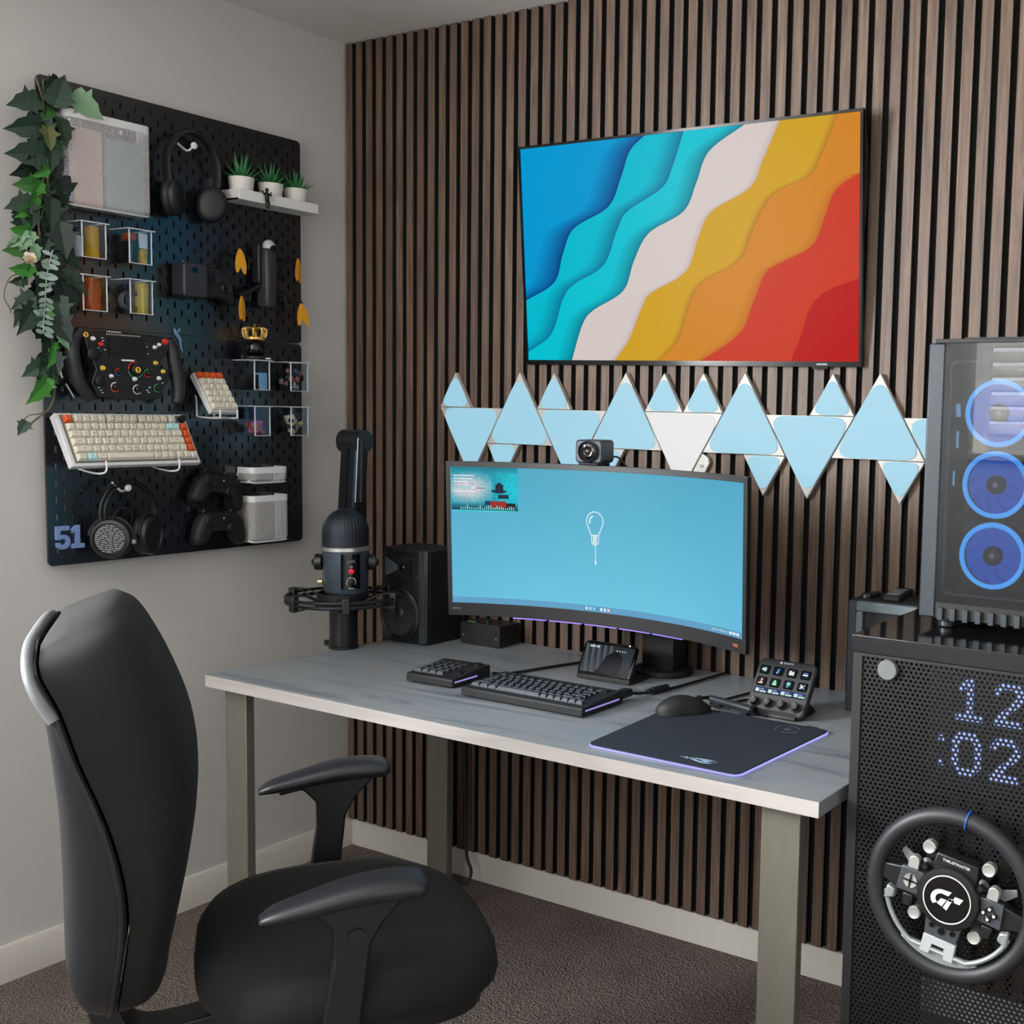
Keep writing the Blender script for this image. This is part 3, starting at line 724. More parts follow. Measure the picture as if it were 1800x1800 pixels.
part('rotary_knob', G().cyl((0.138, 0.050, 0.02), (0.138, 0.050, 0.034), 0.0085, n=20), DGRY, t)
for s in (-1, 1): part('side_light', G().b2((s * W / 2 - 0.0006, -Dp / 2 + 0.012, 0.012), (s * W / 2 + 0.0006, Dp / 2 - 0.014, 0.0155)), glow('violet_bar', (152, 136, 214), 1.0), t, 'violet light bar')
part('cable_plug', G().prism(rr(0.026, 0.016, 0.004, cx=0.158, cy=0.02), 0.070, 0.108), BLK, t)
for x, y in ((-0.15, -0.06), (0.15, -0.06), (-0.15, 0.06), (0.15, 0.06)): part('rubber_foot', G().cyl((x, y, 0), (x, y, 0.0035), 0.006, n=10), RUB, t)
# macro pad
t = thing('macro_pad', 'small black key pad with violet side light left of the keyboard', 'keypad', (0.832, -0.478, ZD), 0.05)
W, Dp = 0.136, 0.140
g = G(); g.prism([(-Dp / 2, 0.003), (Dp / 2, 0.003), (Dp / 2, 0.030), (Dp / 2 - 0.004, 0.032), (-Dp / 2 + 0.003, 0.022), (-Dp / 2, 0.019)], -W / 2, W / 2, 'x')
part('case', g, BLKM, t, bev=0.0015)
part('key_plate', G().b2((-W / 2 + 0.006, -Dp / 2 + 0.006, 0.018), (W / 2 - 0.03, Dp / 2 - 0.006, 0.0215)), BLKG, t)
put_keys(t, [(0, Q('1234')), (1, Q('5678')), (2, Q('QWER')), (3, Q('ASDF')), (4, Q('ZXCV'))], 0.0215, -0.061, 0.055, 0.010, lambda r, k, s: M_kg if r == 4 else M_kb, M_leg, zt=0.0216)
part('side_light', G().b2((W / 2 - 0.0006, -Dp / 2 + 0.008, 0.012), (W / 2 + 0.0006, Dp / 2 - 0.05, 0.0155)), MATS['violet_bar'], t, 'violet light bar')
part('thumb_knob', G().cyl((0.046, 0.05, 0.02), (0.046, 0.05, 0.036), 0.010, n=18), BLK, t)
part('dial', G().cyl((0.05, -0.02, 0.02), (0.05, -0.02, 0.030), 0.008, n=18), BLK, t)
for x, y in ((-0.05, -0.06), (0.05, -0.06), (-0.05, 0.06), (0.05, 0.06)): part('rubber_foot', G().cyl((x, y, 0), (x, y, 0.0035), 0.005, n=10), RUB, t)

# ------------------------------------------------------------------ cables on the desk
def cable(lab, pts, r=0.0028):
    o = part('cable', G().tube(crom(pts, 8), r, 8), CABLE); tag(o, lab, 'cable'); return o
cable('black cable running from the key pad back to the wall below the monitor', [(0.905, -0.405, ZD + 0.012), (0.915, -0.36, ZD + 0.0045), (0.95, -0.24, ZD + 0.004), (0.985, -0.13, ZD + 0.004), (1.01, -0.03, ZD + 0.004)], 0.0035)
cb = cable('thick black keyboard cable with round plug running back to the wall', [(1.286, -0.3955, ZD + 0.018), (1.292, -0.36, ZD + 0.010), (1.30, -0.315, ZD + 0.0065), (1.312, -0.255, ZD + 0.004), (1.325, -0.14, ZD + 0.004), (1.335, -0.035, ZD + 0.004)], 0.0034)
g = G(); g.cyl((1.2985, -0.318, ZD + 0.0085), (1.3085, -0.268, ZD + 0.0085), 0.0085, n=14); g.cyl((1.2955, -0.332, ZD + 0.0085), (1.2988, -0.316, ZD + 0.0085), 0.0065, n=14)
part('round_plug', g, DGRY, cb)
cable('thin black cable, nearer of the pair behind the control deck', [(1.475, -0.325, ZD + 0.004), (1.485, -0.29, ZD + 0.003), (1.51, -0.22, ZD + 0.003), (1.54, -0.14, ZD + 0.003), (1.56, -0.03, ZD + 0.003)])
cable('thin black cable, farther of the pair behind the control deck', [(1.455, -0.325, ZD + 0.004), (1.462, -0.27, ZD + 0.003), (1.475, -0.2, ZD + 0.003), (1.49, -0.12, ZD + 0.003), (1.51, -0.03, ZD + 0.003)])
cable('black cable hanging behind the back left desk leg to the floor', [(0.506, -0.06, 0.66), (0.508, -0.05, 0.3), (0.512, -0.05, 0.10), (0.535, -0.055, 0.045), (0.53, -0.07, 0.012), (0.49, -0.07, 0.008)], 0.0045)

# ------------------------------------------------------------------ little tilted display on its dock
t = thing('small_display', 'small tilted display with dark wavy picture standing behind the keyboard', 'display', (1.132, -0.245, ZD), 0.02)
tl = math.radians(28)
def tp(x, y, z): return Matrix.Translation((0, -0.030, 0.006)) @ Matrix.Rotation(-tl, 4, 'X')
MT = Matrix.Translation((0, -0.028, 0.008)) @ Matrix.Rotation(-tl, 4, 'X')
g = G(MT); g.loft([[(x, 0.004, z) for x, z in rr(0.150, 0.086, 0.012, cy=0.043)], [(x, -0.003, z) for x, z in rr(0.150, 0.086, 0.012, cy=0.043)], [(x, -0.0045, z) for x, z in rr(0.146, 0.082, 0.011, cy=0.043)]])
part('body', g, BLKG, t)
g = G(MT); y = -0.0052
def dq(p, cc, yy=y): g.c = cc; g.quad(*[(a, yy, b) for a, b in p])
dq([(-0.069, 0.008), (0.069, 0.008), (0.069, 0.078), (-0.069, 0.078)], [(60, 66, 70), (22, 28, 34), (40, 52, 60), (36, 50, 56)])
for i in range(5):
    x = -0.069 + 0.017 * i
    dq([(x + 0.012, 0.008), (x + 0.030, 0.008), (x + 0.012, 0.078), (x - 0.0 if i else x, 0.078)], [(92, 98, 100), (30, 38, 44), (34, 44, 52), (104, 112, 116)], y - 0.0002)
pts = [(-0.028, 0.008), (0.040, 0.008), (0.044, 0.03), (0.042, 0.052), (0.03, 0.064), (0.012, 0.064), (-0.006, 0.050), (-0.016, 0.024)]
dq(pts, (3, 3, 5), y - 0.0004)
for x, w in ((-0.057, 0.015), (-0.039, 0.009)): dq([(x, 0.070), (x + w, 0.070), (x + w, 0.0745), (x, 0.0745)], (206, 222, 230), y - 0.0006)
for i in range(4): dq([(0.020 + 0.0075 * i, 0.0655), (0.0235 + 0.0075 * i, 0.0655), (0.0235 + 0.0075 * i, 0.069), (0.020 + 0.0075 * i, 0.069)], (190, 200, 210), y - 0.0006)
part('screen', g, vglow('small_screen', 0.8, 0.15), t, 'dark grey wavy picture', smooth=0)
part('status_light', G(MT).sph((0.052, -0.005, 0.0835), 0.002, 8, 6), glow('white_led', (240, 240, 244), 1.5), t)
g = G(); g.prism([(-0.036, 0.0), (0.05, 0.0), (0.05, 0.008), (-0.022, 0.014), (-0.036, 0.012)], -0.072, 0.078, 'x'); g.prism([(0.012, 0.008), (0.04, 0.008), (0.026, 0.062), (0.012, 0.055)], -0.04, 0.04, 'x')
part('dock', g, BLKM, t, bev=0.002)

# ------------------------------------------------------------------ lit mouse mat
t = thing('mouse_mat', 'black mouse mat with glowing violet rim at the desk right end', 'mouse mat', (1.57, -0.553, ZD))
MP = [(1.418, -0.738), (1.752, -0.744), (1.768, -0.375), (1.40, -0.37)]
cx, cy = 1.57, -0.553
def rpoly(P, r, n=4):
    out = []
    for i in range(len(P)):
        p = Vector(P[i]); a = (Vector(P[i - 1]) - p).normalized(); b = (Vector(P[(i + 1) % len(P)]) - p).normalized()
        for k in range(n + 1):
            q = k / n; out.append(tuple((1 - q) ** 2 * (p + a * r) + 2 * q * (1 - q) * p + q * q * (p + b * r)))
    return out
loc = [(x - cx, y - cy) for x, y in MP]
o1 = rpoly(loc, 0.02)
shr = lambda P, d: [(x * (1 - d / 0.17), y * (1 - d / 0.18)) for x, y in P]
part('light_rim', G().prism(o1, 0.0004, 0.0032, 'z'), glow('rim_light', (150, 150, 236), 1.5), t, 'glowing violet rim')
part('base', G().prism(shr(o1, 0.003), 0.0, 0.0036, 'z'), RUB, t)
M_mat = pm('dark_blue_cloth', (20, 26, 38), 0.75, ns=500, na=0.15, bs=1400, bd=0.0002)
part('pad', G().prism(shr(o1, 0.0012), 0.0034, 0.0056, 'z'), M_mat, t, bev=0.0008)
# emblem at the near right corner: a slanted eye shape
g = G().at(x=0.085, y=-0.155, z=0.0057, rz=0.12)
def flat(pts): g.prism(pts, 0, 0.0003, 'z')
flat([(-0.030, 0.006), (-0.012, 0.011), (0.010, 0.012), (0.030, 0.006), (0.012, 0.0085), (-0.008, 0.0075)])
flat([(-0.022, 0.002), (0.004, -0.012), (0.022, -0.010), (0.032, 0.004), (0.024, -0.006), (0.006, -0.009), (-0.010, 0.002)])
flat([(-0.004, 0.005), (0.022, 0.004), (0.010, -0.006), (0.0, -0.003), (0.012, -0.001)])
flat([(-0.045, 0.008), (-0.026, 0.0015), (-0.026, 0.004)]); flat([(-0.038, 0.013), (-0.030, 0.0065), (-0.028, 0.008)])
part('emblem', g, pm('pale_blue_print', (150, 176, 206), 0.6, ns=40, na=0.03), t, 'pale blue eye emblem')
g = G().at(x=0.122, y=0.132, z=0.0057)
for i in range(3):
    a0 = i * 2.094 + 0.4
    P = [(0.026 * math.cos(a0 + k * 0.15), 0.026 * math.sin(a0 + k * 0.15)) for k in range(11)]; Q2 = [(x * 0.93, y * 0.93) for x, y in reversed(P)]
    for k in range(10): g.prism([P[k], P[k + 1], Q2[9 - k], Q2[10 - k]], 0, 0.0003, 'z')
g.prism([(-0.008, 0.0), (0, 0.007), (0.008, 0.0), (0.005, 0), (0, 0.004), (-0.005, 0)], 0, 0.0003, 'z'); g.prism([(-0.008, -0.001), (0, -0.008), (0.008, -0.001), (0.005, -0.001), (0, -0.005), (-0.005, -0.001)], 0, 0.0003, 'z')
part('charging_mark', g, pm('dim_blue_print', (84, 98, 116), 0.6, ns=40, na=0.03), t, 'round mark')
part('power_button', G().b2((0.14, 0.180, 0.0), (0.165, 0.187, 0.004)), BLK, t)

# ------------------------------------------------------------------ mouse, pen, control deck
t = thing('computer_mouse', 'black computer mouse lying on the dark mouse mat', 'mouse', (1.452, -0.432, ZD + 0.0056), math.radians(-38))
g = G(); rings = []
for i in range(13):
    u = i / 12.0; y = -0.062 + 0.124 * u
    w = 0.030 * (1 - abs(2 * u - 1) ** 3.2) ** 0.5 * (1 - 0.10 * math.sin(PI * u)); hh = 0.039 * math.sin(PI * (0.06 + 0.88 * u) ** 0.85) ** 0.75
    w = max(w, 0.004); hh = max(hh, 0.008)
    rings.append([(w * math.cos(a) * (1.0 if math.sin(a) < 0.2 else 0.96), y, max(0.001, hh * max(0.0, math.sin(a)) ** 0.7)) for a in [PI * k / 12 for k in range(13)]] + [(-w * 0.5, y, 0.0008), (w * 0.5, y, 0.0008)])
g.loft(rings); part('shell', g, BLKM, t, smooth=60)
part('scroll_wheel', G().lathe([(0.009, -0.003), (0.010, 0), (0.009, 0.003)], 16, (0, 0.034, 0.026), 'x'), RUB, t)
part('button_seam', G().b2((-0.0006, 0.012, 0.026), (0.0006, 0.056, 0.0325)), BLKG, t)
part('side_button', G().sph((-0.0275, 0.004, 0.021), (0.003, 0.013, 0.004), 8, 6), BLK, t)
o = part('cable', G().tube(crom([(0, 0.061, 0.012), (0.01, 0.085, 0.006), (0.02, 0.10, 0.004)], 4), 0.002, 6), CABLE, t)
t = thing('metal_pen', 'dark grey metal pen lying behind the computer mouse', 'pen', (1.520, -0.345, ZD + 0.0165), math.radians(-16))
part('barrel', G().cyl((-0.06, 0, 0), (0.062, 0, 0), 0.0085, n=18), pm('gunmetal_pen', (84, 88, 92), 0.3, 0.8, ns=40, na=0.05), t)
part('end_cap', G().cyl((0.062, 0, 0), (0.071, 0, 0), 0.0092, n=18), BLKG, t)
part('tip', G().cyl((-0.06, 0, 0), (-0.078, 0, 0), 0.0082, 0.003, n=18), BLK, t)
part('rest_foot', G().b2((-0.05, -0.006, -0.0165), (-0.03, 0.006, -0.006)), BLK, t); part('rest_foot', G().b2((0.03, -0.006, -0.0165), (0.05, 0.006, -0.006)), BLK, t)

t = thing('control_deck', 'black control deck with eight lit icon keys and four dials', 'control deck', (1.617, -0.330, ZD), -0.03)
tl = math.radians(33)
MT = Matrix.Translation((0, -0.006, 0.006)) @ Matrix.Rotation(-tl, 4, 'X')
g = G(MT); w, h = 0.140, 0.124
g.loft([[(x, 0.014, z) for x, z in rr(w - 0.01, h - 0.01, 0.012, cy=h / 2)], [(x, 0.010, z) for x, z in rr(w, h, 0.014, cy=h / 2)], [(x, 0.0, z) for x, z in rr(w, h, 0.014, cy=h / 2)], [(x, -0.003, z) for x, z in rr(w - 0.006, h - 0.006, 0.012, cy=h / 2)]])
part('faceplate', g, pm('deck_face', (30, 31, 33), 0.5, ns=100, na=0.06), t)
g = G(); g.prism([(-0.012, 0.0), (0.085, 0.0), (0.085, 0.008), (0.02, 0.05), (0.01, 0.03), (-0.012, 0.006)], -0.055, 0.055, 'x')
part('stand', g, BLKM, t, bev=0.003)
kc = [(60, 190, 160), (60, 120, 220), (190, 220, 206), (110, 130, 190), (206, 160, 130), (120, 220, 150), (90, 170, 190), (150, 180, 200)]
for i in range(8):
    r, c = divmod(i, 4); x = -0.0495 + 0.033 * c; z = 0.096 - 0.027 * r
    k = part('icon_key', G(MT).prism(rr(0.023, 0.020, 0.003, cx=x, cy=z), -0.0052, -0.002), BLKG, t, bev=0.0008)
    g = G(MT); y = -0.0056
    def icq(pts, cc): g.c = cc; g.quad(*[(x + a * 0.001, y, z + b * 0.001) for a, b in pts])
    icq([(-8, -7), (8, -7), (8, 7), (-8, 7)], mixc((6, 12, 18), kc[i], 0.22)); y -= 0.0003
    w_ = (226, 240, 244)
    if i == 0: icq([(-6, -2), (-2, -2), (2, -6), (2, 6), (-2, 2), (-6, 2)], w_); icq([(3, -3), (5, -4), (5, 4), (3, 3)], w_)
    elif i == 1: icq([(-1, -7), (3, -1), (1, 0), (4, 6), (-2, 2), (0, 0), (-4, -4)], (150, 190, 240))
    elif i == 2: icq([(-6, -5), (6, -5), (6, 3), (0, 3), (-1, 5), (-6, 5)], (226, 236, 220))
    elif i == 3: icq([(-6, -2), (6, -2), (6, 1.5), (-6, 1.5)], w_); icq([(-5, 3), (5, 3), (5, 5), (-5, 5)], (120, 140, 200))
    elif i == 4: icq([(-7, -6), (6, -6), (4, -3), (2, -2), (2, 3), (4, 6), (-1, 6), (-1, -2), (-6, -4)], (236, 206, 180))
    elif i == 5: icq([(-5, -6), (5, -6), (4, 0), (1, 6), (-1, 6), (-4, 0)], (170, 236, 190))
    elif i == 6: icq([(-2, -7), (0, -7), (0, -2), (4, -1), (5, 3), (2, 6), (-3, 6), (-5, 2), (-3, -1)], (150, 210, 220))
    else: icq([(-6, -4), (-2, -5), (1, -1), (5, -5), (6, -4), (2, 0), (6, 4), (5, 5), (1, 1), (-2, 5), (-6, 4), (-3, 0)], w_)
    part('icon', g, vglow('icon_glow', 0.95, 0.2), k, smooth=0)
g = G(MT); 
def sq(a, b, c, d, cc, y): g.c = cc; g.quad((a, y, c), (b, y, c), (b, y, d), (a, y, d))
sq(-0.062, 0.062, 0.042, 0.056, [(10, 14, 22), (14, 24, 22), (50, 70, 130), (40, 60, 110)], -0.0034)
for i in range(4):
    x = -0.058 + 0.031 * i
    sq(x, x + 0.009, 0.045, 0.053, (206, 230, 226), -0.0038); sq(x + 0.011, x + 0.026, 0.0445, 0.0485, (190, 220, 214), -0.0038); sq(x + 0.011, x + 0.020, 0.0505, 0.053, (140, 160, 210), -0.0038)
part('touch_strip', g, MATS['icon_glow'], t, 'lit strip of readouts', smooth=0)
for i in range(4):
    x = -0.0495 + 0.033 * i
    k = part('dial', G(MT).lathe([(0.0105, 0.002), (0.0105, 0.006), (0.0085, 0.0075), (0.0085, 0.017), (0.007, 0.0185), (0, 0.0185)], 22, (x, 0, 0.0215), 'y'), BLK, t)
    part('pointer', G(MT).b2((x - 0.0008, -0.0195, 0.0215), (x + 0.0008, -0.0182, 0.0285)), GREY, k)
g = G(MT); g.sph((-0.016, -0.0034, 0.1165), (0.003, 0.001, 0.003), 10, 6); g.text('ELGATO', 0.0062, Matrix.Translation((0.002, -0.0036, 0.1165)) @ XZ, 0.0003)
part('lettering', g, PRINT, t, 'small white maker mark')

# ------------------------------------------------------------------ microphone on its arm
px, py = 0.359, -0.364
t = thing('microphone_arm', 'tall black microphone arm clamped upright at the desk left back', 'microphone arm', (px, py, ZD))
M_arm = pm('arm_black', (24, 27, 32), 0.3, 0.3, ns=40, na=0.08)
part('riser_tube', G().lathe([(0.039, 0), (0.039, 0.006), (0.0365, 0.008), (0.0365, 0.110), (0.030, 0.115)], 28), M_arm, t)
part('clamp', G().b2((-0.062, -0.012, 0.0), (-0.03, 0.012, 0.014)), BLK, t, bev=0.002)
g = G(); g.loft([[(x + k, y + 0.058, z) for x, y in rr(0.066, 0.044, 0.01)] for z, k in ((0.08, -0.056), (0.555, -0.016))]); g.b2((-0.075, 0.02, 0.075), (-0.015, 0.06, 0.11))
part('lower_arm', g, M_arm, t, bev=0.002)
part('arm_groove', G().tube([(-0.042, 0.0355, 0.20), (-0.014, 0.0355, 0.55)], 0.002, 4), BLKG, t)
g = G(); g.cyl((-0.055, 0.056, 0.545), (0.022, 0.056, 0.545), 0.030, n=24); part('elbow', g, BLK, t)
g = G(); g.cyl((-0.064, 0.056, 0.535), (-0.055, 0.056, 0.535), 0.020, n=18); part('elbow_knob', g, BLKM, t)
g = G(); g.tube([(0.022, 0.044, 0.55), (0.018, 0.046, 0.46), (0.014, 0.048, 0.385)], 0.0085, 10); part('upper_arm', g, M_arm, t)
part('arm_edge_highlight', G().tube([(0.026, 0.028, 0.555), (0.020, 0.028, 0.46), (0.013, 0.030, 0.385)], 0.0022, 6), pm('blue_lit_edge', (150, 176, 200), 0.3, 0.6, ns=30, na=0.04), t, 'painted line of blue light on the arm')  # blue light running down the arm, painted as a pale strip
part('swivel', G().sph((0.0, 0.0, 0.116), 0.015, 12, 8), BLK, t)
part('cable_tie', G().tor((0.006, -0.039, 0.128), 0.012, 0.0025, 16, 6, 'y'), CABLE, t)

mx, my = 0.390, -0.385
t = thing('studio_microphone', 'grey blue studio microphone with black domed mesh and red light', 'microphone', (mx, my, 0.868), math.radians(60))
M_mic = pm('midnight_blue_satin', (86, 98, 112), 0.3, 0.75, ns=30, na=0.05)
part('body', G().lathe([(0.040, 0.0), (0.052, 0.006), (0.057, 0.018), (0.0585, 0.10), (0.060, 0.116), (0.060, 0.118)], 40), M_mic, t)
part('collar', G().lathe([(0.060, 0.116), (0.0635, 0.118), (0.0635, 0.127), (0.060, 0.129)], 40), CHR, t)
prof = [(0.0585, 0.128), (0.0585, 0.165)] + [(0.0585 * math.cos(a), 0.165 + 0.060 * math.sin(a)) for a in [math.radians(d) for d in range(10, 91, 10)]]
part('dome_mesh', G().lathe(prof, 40), pm('black_wire_mesh', (30, 34, 42), 0.5, 0.5, ns=900, na=0.5, bs=900, bd=0.0006), t, smooth=60)
g = G()
for i in range(11): g.tor((0, 0, 0.130 + 0.0045 * i), 0.0586, 0.0007, 40, 4)
for i in range(40):
    a = 2 * PI * i / 40; g.tube([(r * 1.004 * math.cos(a), r * 1.004 * math.sin(a), z) for r, z in prof], 0.0006, 3)
part('mesh_wires', g, pm('dark_wire', (44, 50, 60), 0.4, 0.6, ns=100, na=0.1), t, kind='stuff')
pan = [(0.0592 * math.sin(a), -0.0592 * math.cos(a)) for a in [math.radians(d) for d in range(-24, 25, 4)]]
g = G(); g.loft([[(x * 1.012, y * 1.012, z) for z in (0.022, 0.112)] + [(x * 0.98, y * 0.98, z) for z in (0.112, 0.022)] for x, y in pan])
fp = part('front_strip', g, BLKG, t)
def onm(z, d=0.0): return Matrix.Translation((0, -0.0605 - d, z))
g = G(); g.text('yeti', 0.014, onm(0.094) @ XZ, 0.0004); part('lettering', g, GREY, fp, 'small maker mark')
part('mute_button', G(onm(0.068)).lathe([(0.007, 0), (0.007, 0.003), (0.005, 0.004), (0, 0.004)], 18, ax='y'), glow('red_led', (206, 40, 56), 0.9), fp, 'glowing red button')
part('volume_dial', G(onm(0.040)).lathe([(0.0085, 0), (0.0085, 0.005), (0.007, 0.006), (0, 0.006)], 20, ax='y'), BLK, fp)
g = G(); g.tor((0, -0.0612, 0.040), 0.0115, 0.0007, 20, 4, 'y', -0.6, 3.7); g.text('volume', 0.0048, onm(0.024) @ XZ, 0.0003); g.text('mute', 0.0045, onm(0.080) @ XZ, 0.0003)
part('markings', g, PRINT, fp)
for s in (-1, 1):
    g = G().at(rz=-math.radians(20)); g.cyl((s * 0.058, 0, 0.085), (s * 0.075, 0.002, 0.085), 0.021, n=22); g.cyl((s * 0.074, 0, 0.085), (s * 0.084, 0.002, 0.085), 0.013, 0.006, n=18)
    part('side_knob', g, BLK, t)
part('headphone_jack', G().at(rz=-math.radians(20)).cyl((-0.057, -0.012, 0.035), (-0.068, -0.012, 0.035), 0.007, n=12), pm('gold_plug', (214, 196, 150), 0.3, 0.8, ns=30, na=0.05), t)

t = thing('shock_mount', 'black spider shock mount ring holding the studio microphone', 'shock mount', (mx - 0.01, my, 0.848))
R1, R2 = 0.143, 0.075
for z, nm in ((0.004, 'outer_ring'), (0.016, 'outer_ring')):
    part(nm, G().tor((0, 0, z), R1, 0.0045, 40, 8), M_arm, t)
part('inner_cup', G().lathe([(0.062, -0.01), (0.066, 0.0), (0.066, 0.024), (0.062, 0.026), (0.060, 0.0)], 32), BLK, t)
for i in range(6):
    a = 2 * PI * i / 6 + 0.35; ca, sa = math.cos(a), math.sin(a)
    g = G(Matrix.Rotation(a, 4, 'Z')); g.b2((R1 - 0.010, -0.010, -0.012), (R1 + 0.008, 0.010, 0.030)); part('bracket', g, BLK, t, bev=0.003)
    b, c = a + 0.30, a - 0.30
    g = G(); 
    for e in (b, c): g.tube([(R1 * math.cos(a), R1 * math.sin(a), 0.030), (0.11 * math.cos((a + e) / 2), 0.11 * math.sin((a + e) / 2), 0.014 + 0.012), (0.067 * math.cos(e), 0.067 * math.sin(e), 0.005)], 0.0022, 6)
    g.tube([(R1 * math.cos(a), R1 * math.sin(a), -0.012), (0.067 * math.cos(a), 0.067 * math.sin(a), -0.004)], 0.0022, 6)
    part('elastic_cord', g, CABLE, t)
part('stem', G().cyl((0.0, 0.0, -0.01), (-0.015, 0.018, -0.03), 0.02, n=16), BLK, t)
# ------------------------------------------------------------------ perforated equipment cabinet
CX0, CX1, CY0, CY1, CZ = 1.945, 2.55, -0.705, -0.33, 0.996
M_ash = wood('black_ash_board', [(12, 12, 14), (24, 24, 27), (16, 16, 18)], 90.0, 4.0, r=0.22, bd=0.0002, stretch_axis=0, tint=0.0)
t = thing('equipment_cabinet', 'black cabinet with perforated front and glossy top at the right', 'cabinet', (CX0, CY0, 0))
MC = Matrix.Translation((-CX0, -CY0, 0))
M_top = pm('gloss_black_top', (16, 16, 18), 0.10, ns=30, na=0.1)
part('top_surface', G(MC).b2((CX0, CY0 - 0.0015, CZ - 0.004), (CX1, CY1, CZ - 0.0003)), M_top, t)
part('top_board', G(MC).b2((CX0 - 0.001, CY0 - 0.002, CZ - 0.03), (CX1, CY1, CZ - 0.0008)), M_ash, t, bev=0.001)
for x in (CX0 + 0.001, CX1 - 0.019):
    part('side_panel', G(MC).b2((x, CY0 + 0.004, 0.0006), (x + 0.018, CY1, CZ - 0.03)), BLKM, t, bev=0.001)
g = G(MC)
for lo, hi in (((CX0 + 0.002, CY0, 0.0006), (CX0 + 0.018, CY0 + 0.006, CZ - 0.031)), ((CX1 - 0.018, CY0, 0.0006), (CX1 - 0.002, CY0 + 0.006, CZ - 0.031)), ((CX0 + 0.018, CY0, CZ - 0.036), (CX1 - 0.018, CY0 + 0.006, CZ - 0.031)), ((CX0 + 0.018, CY0, 0.0006), (CX1 - 0.018, CY0 + 0.006, 0.04))): g.b2(lo, hi)
part('front_frame', g, BLKM, t)
part('bottom_board', G(MC).b2((CX0 + 0.02, CY0 + 0.01, 0.03), (CX1 - 0.02, CY1, 0.048)), BLKM, t)
# honeycomb sheet with round holes: real holes, one sheet
g = G(MC); p = 0.0085; s = p / 1.7320508
yv = CY0 + 0.003
hexo = [(s * math.sin(PI / 3 * i), s * math.cos(PI / 3 * i)) for i in range(6)]
hin = [(0.0027 * math.sin(PI / 3 * i), 0.0027 * math.cos(PI / 3 * i)) for i in range(6)]
row = 0; z = 0.044; vs = []; fs = []
while z < CZ - 0.036:
    x = CX0 + 0.019 + (p / 2 if row % 2 else 0)
    while x < CX1 - 0.019:
        o = len(vs)
        vs += [(x + a, yv, z + b) for a, b in hexo] + [(x + a, yv, z + b) for a, b in hin] + [(x + a * 1.0, yv + 0.0015, z + b) for a, b in hin]
        for i in range(6):
            j = (i + 1) % 6
            fs.append((o + i, o + j, o + 6 + j, o + 6 + i)); fs.append((o + 6 + i, o + 6 + j, o + 12 + j, o + 12 + i))
        x += p
    z += p * 0.8660254; row += 1
g.add(vs, fs)
part('perforated_sheet', g, pm('black_perforated_steel', (14, 15, 18), 0.45, 0.2, ns=60, na=0.08), t, smooth=0, kind='stuff')
part('grey_disc', G(MC).lathe([(0.017, 0.0), (0.017, 0.009), (0.0158, 0.0105), (0, 0.0105)], 30, (2.0099, CY0 + 0.004, 0.9425), 'y'), pm('grey_rubber_disc', (96, 100, 100), 0.6, ns=90, na=0.06), t)
# clock behind the holes
c = thing('led_clock', 'blue dot clock reading 12:02 shining through the perforated cabinet front', 'clock', (2.18, -0.668, 0.86))
M2 = Matrix.Translation((-2.18, 0.668, -0.86))
part('case', G(M2).b2((2.075, -0.685, 0.752), (2.275, -0.655, 0.962)), BLKM, c, bev=0.003)
part('shelf', G(M2).b2((2.05, -0.69, 0.742), (2.30, -0.62, 0.752)), BLKM, c)
yd = -0.6865
def strokes(cx, cz, segs, w=0.0112):
    g = G(M2)
    for a, b in segs:
        A = Vector((cx + a[0], 0, cz + a[1])); B = Vector((cx + b[0], 0, cz + b[1])); d = (B - A).normalized(); n = Vector((-d.z, 0, d.x)) * w / 2; A = A - d * w * 0.3; B = B + d * w * 0.3
        g.quad(*[(q.x, yd, q.z) for q in (A - n, B - n, B + n, A + n)])
    return g
hh, hw = 0.030, 0.019
two = [((-hw, 0.018), (-0.011, hh)), ((-0.011, hh), (0.011, hh)), ((0.011, hh), (hw, 0.018)), ((hw, 0.018), (hw, 0.010)), ((hw, 0.010), (-hw, -hh)), ((-hw, -hh), (hw, -hh))]
one = [((-0.014, 0.017), (0.002, hh)), ((0.002, hh), (0.002, -hh)), ((-0.018, -hh), (0.021, -hh))]
zero = [((-hw, 0.018), (-0.010, hh)), ((-0.010, hh), (0.010, hh)), ((0.010, hh), (hw, 0.018)), ((hw, 0.018), (hw, -0.018)), ((hw, -0.018), (0.010, -hh)), ((0.010, -hh), (-0.010, -hh)), ((-0.010, -hh), (-hw, -0.018)), ((-hw, -0.018), (-hw, 0.018))]
M_led = glow('blue_white_led', (128, 150, 255), 2.0)
for cx, cz, sg in ((2.143, 0.9075, one), (2.208, 0.9075, two), (2.143, 0.8165, zero), (2.206, 0.8165, two)):
    part('digit', strokes(cx, cz, sg), M_led, c, smooth=0)
part('colon', strokes(2.1, 0.8165, [((-0.001, 0.0195), (0.001, 0.0195)), ((-0.001, -0.0195), (0.001, -0.0195))], 0.012), M_led, c, smooth=0)

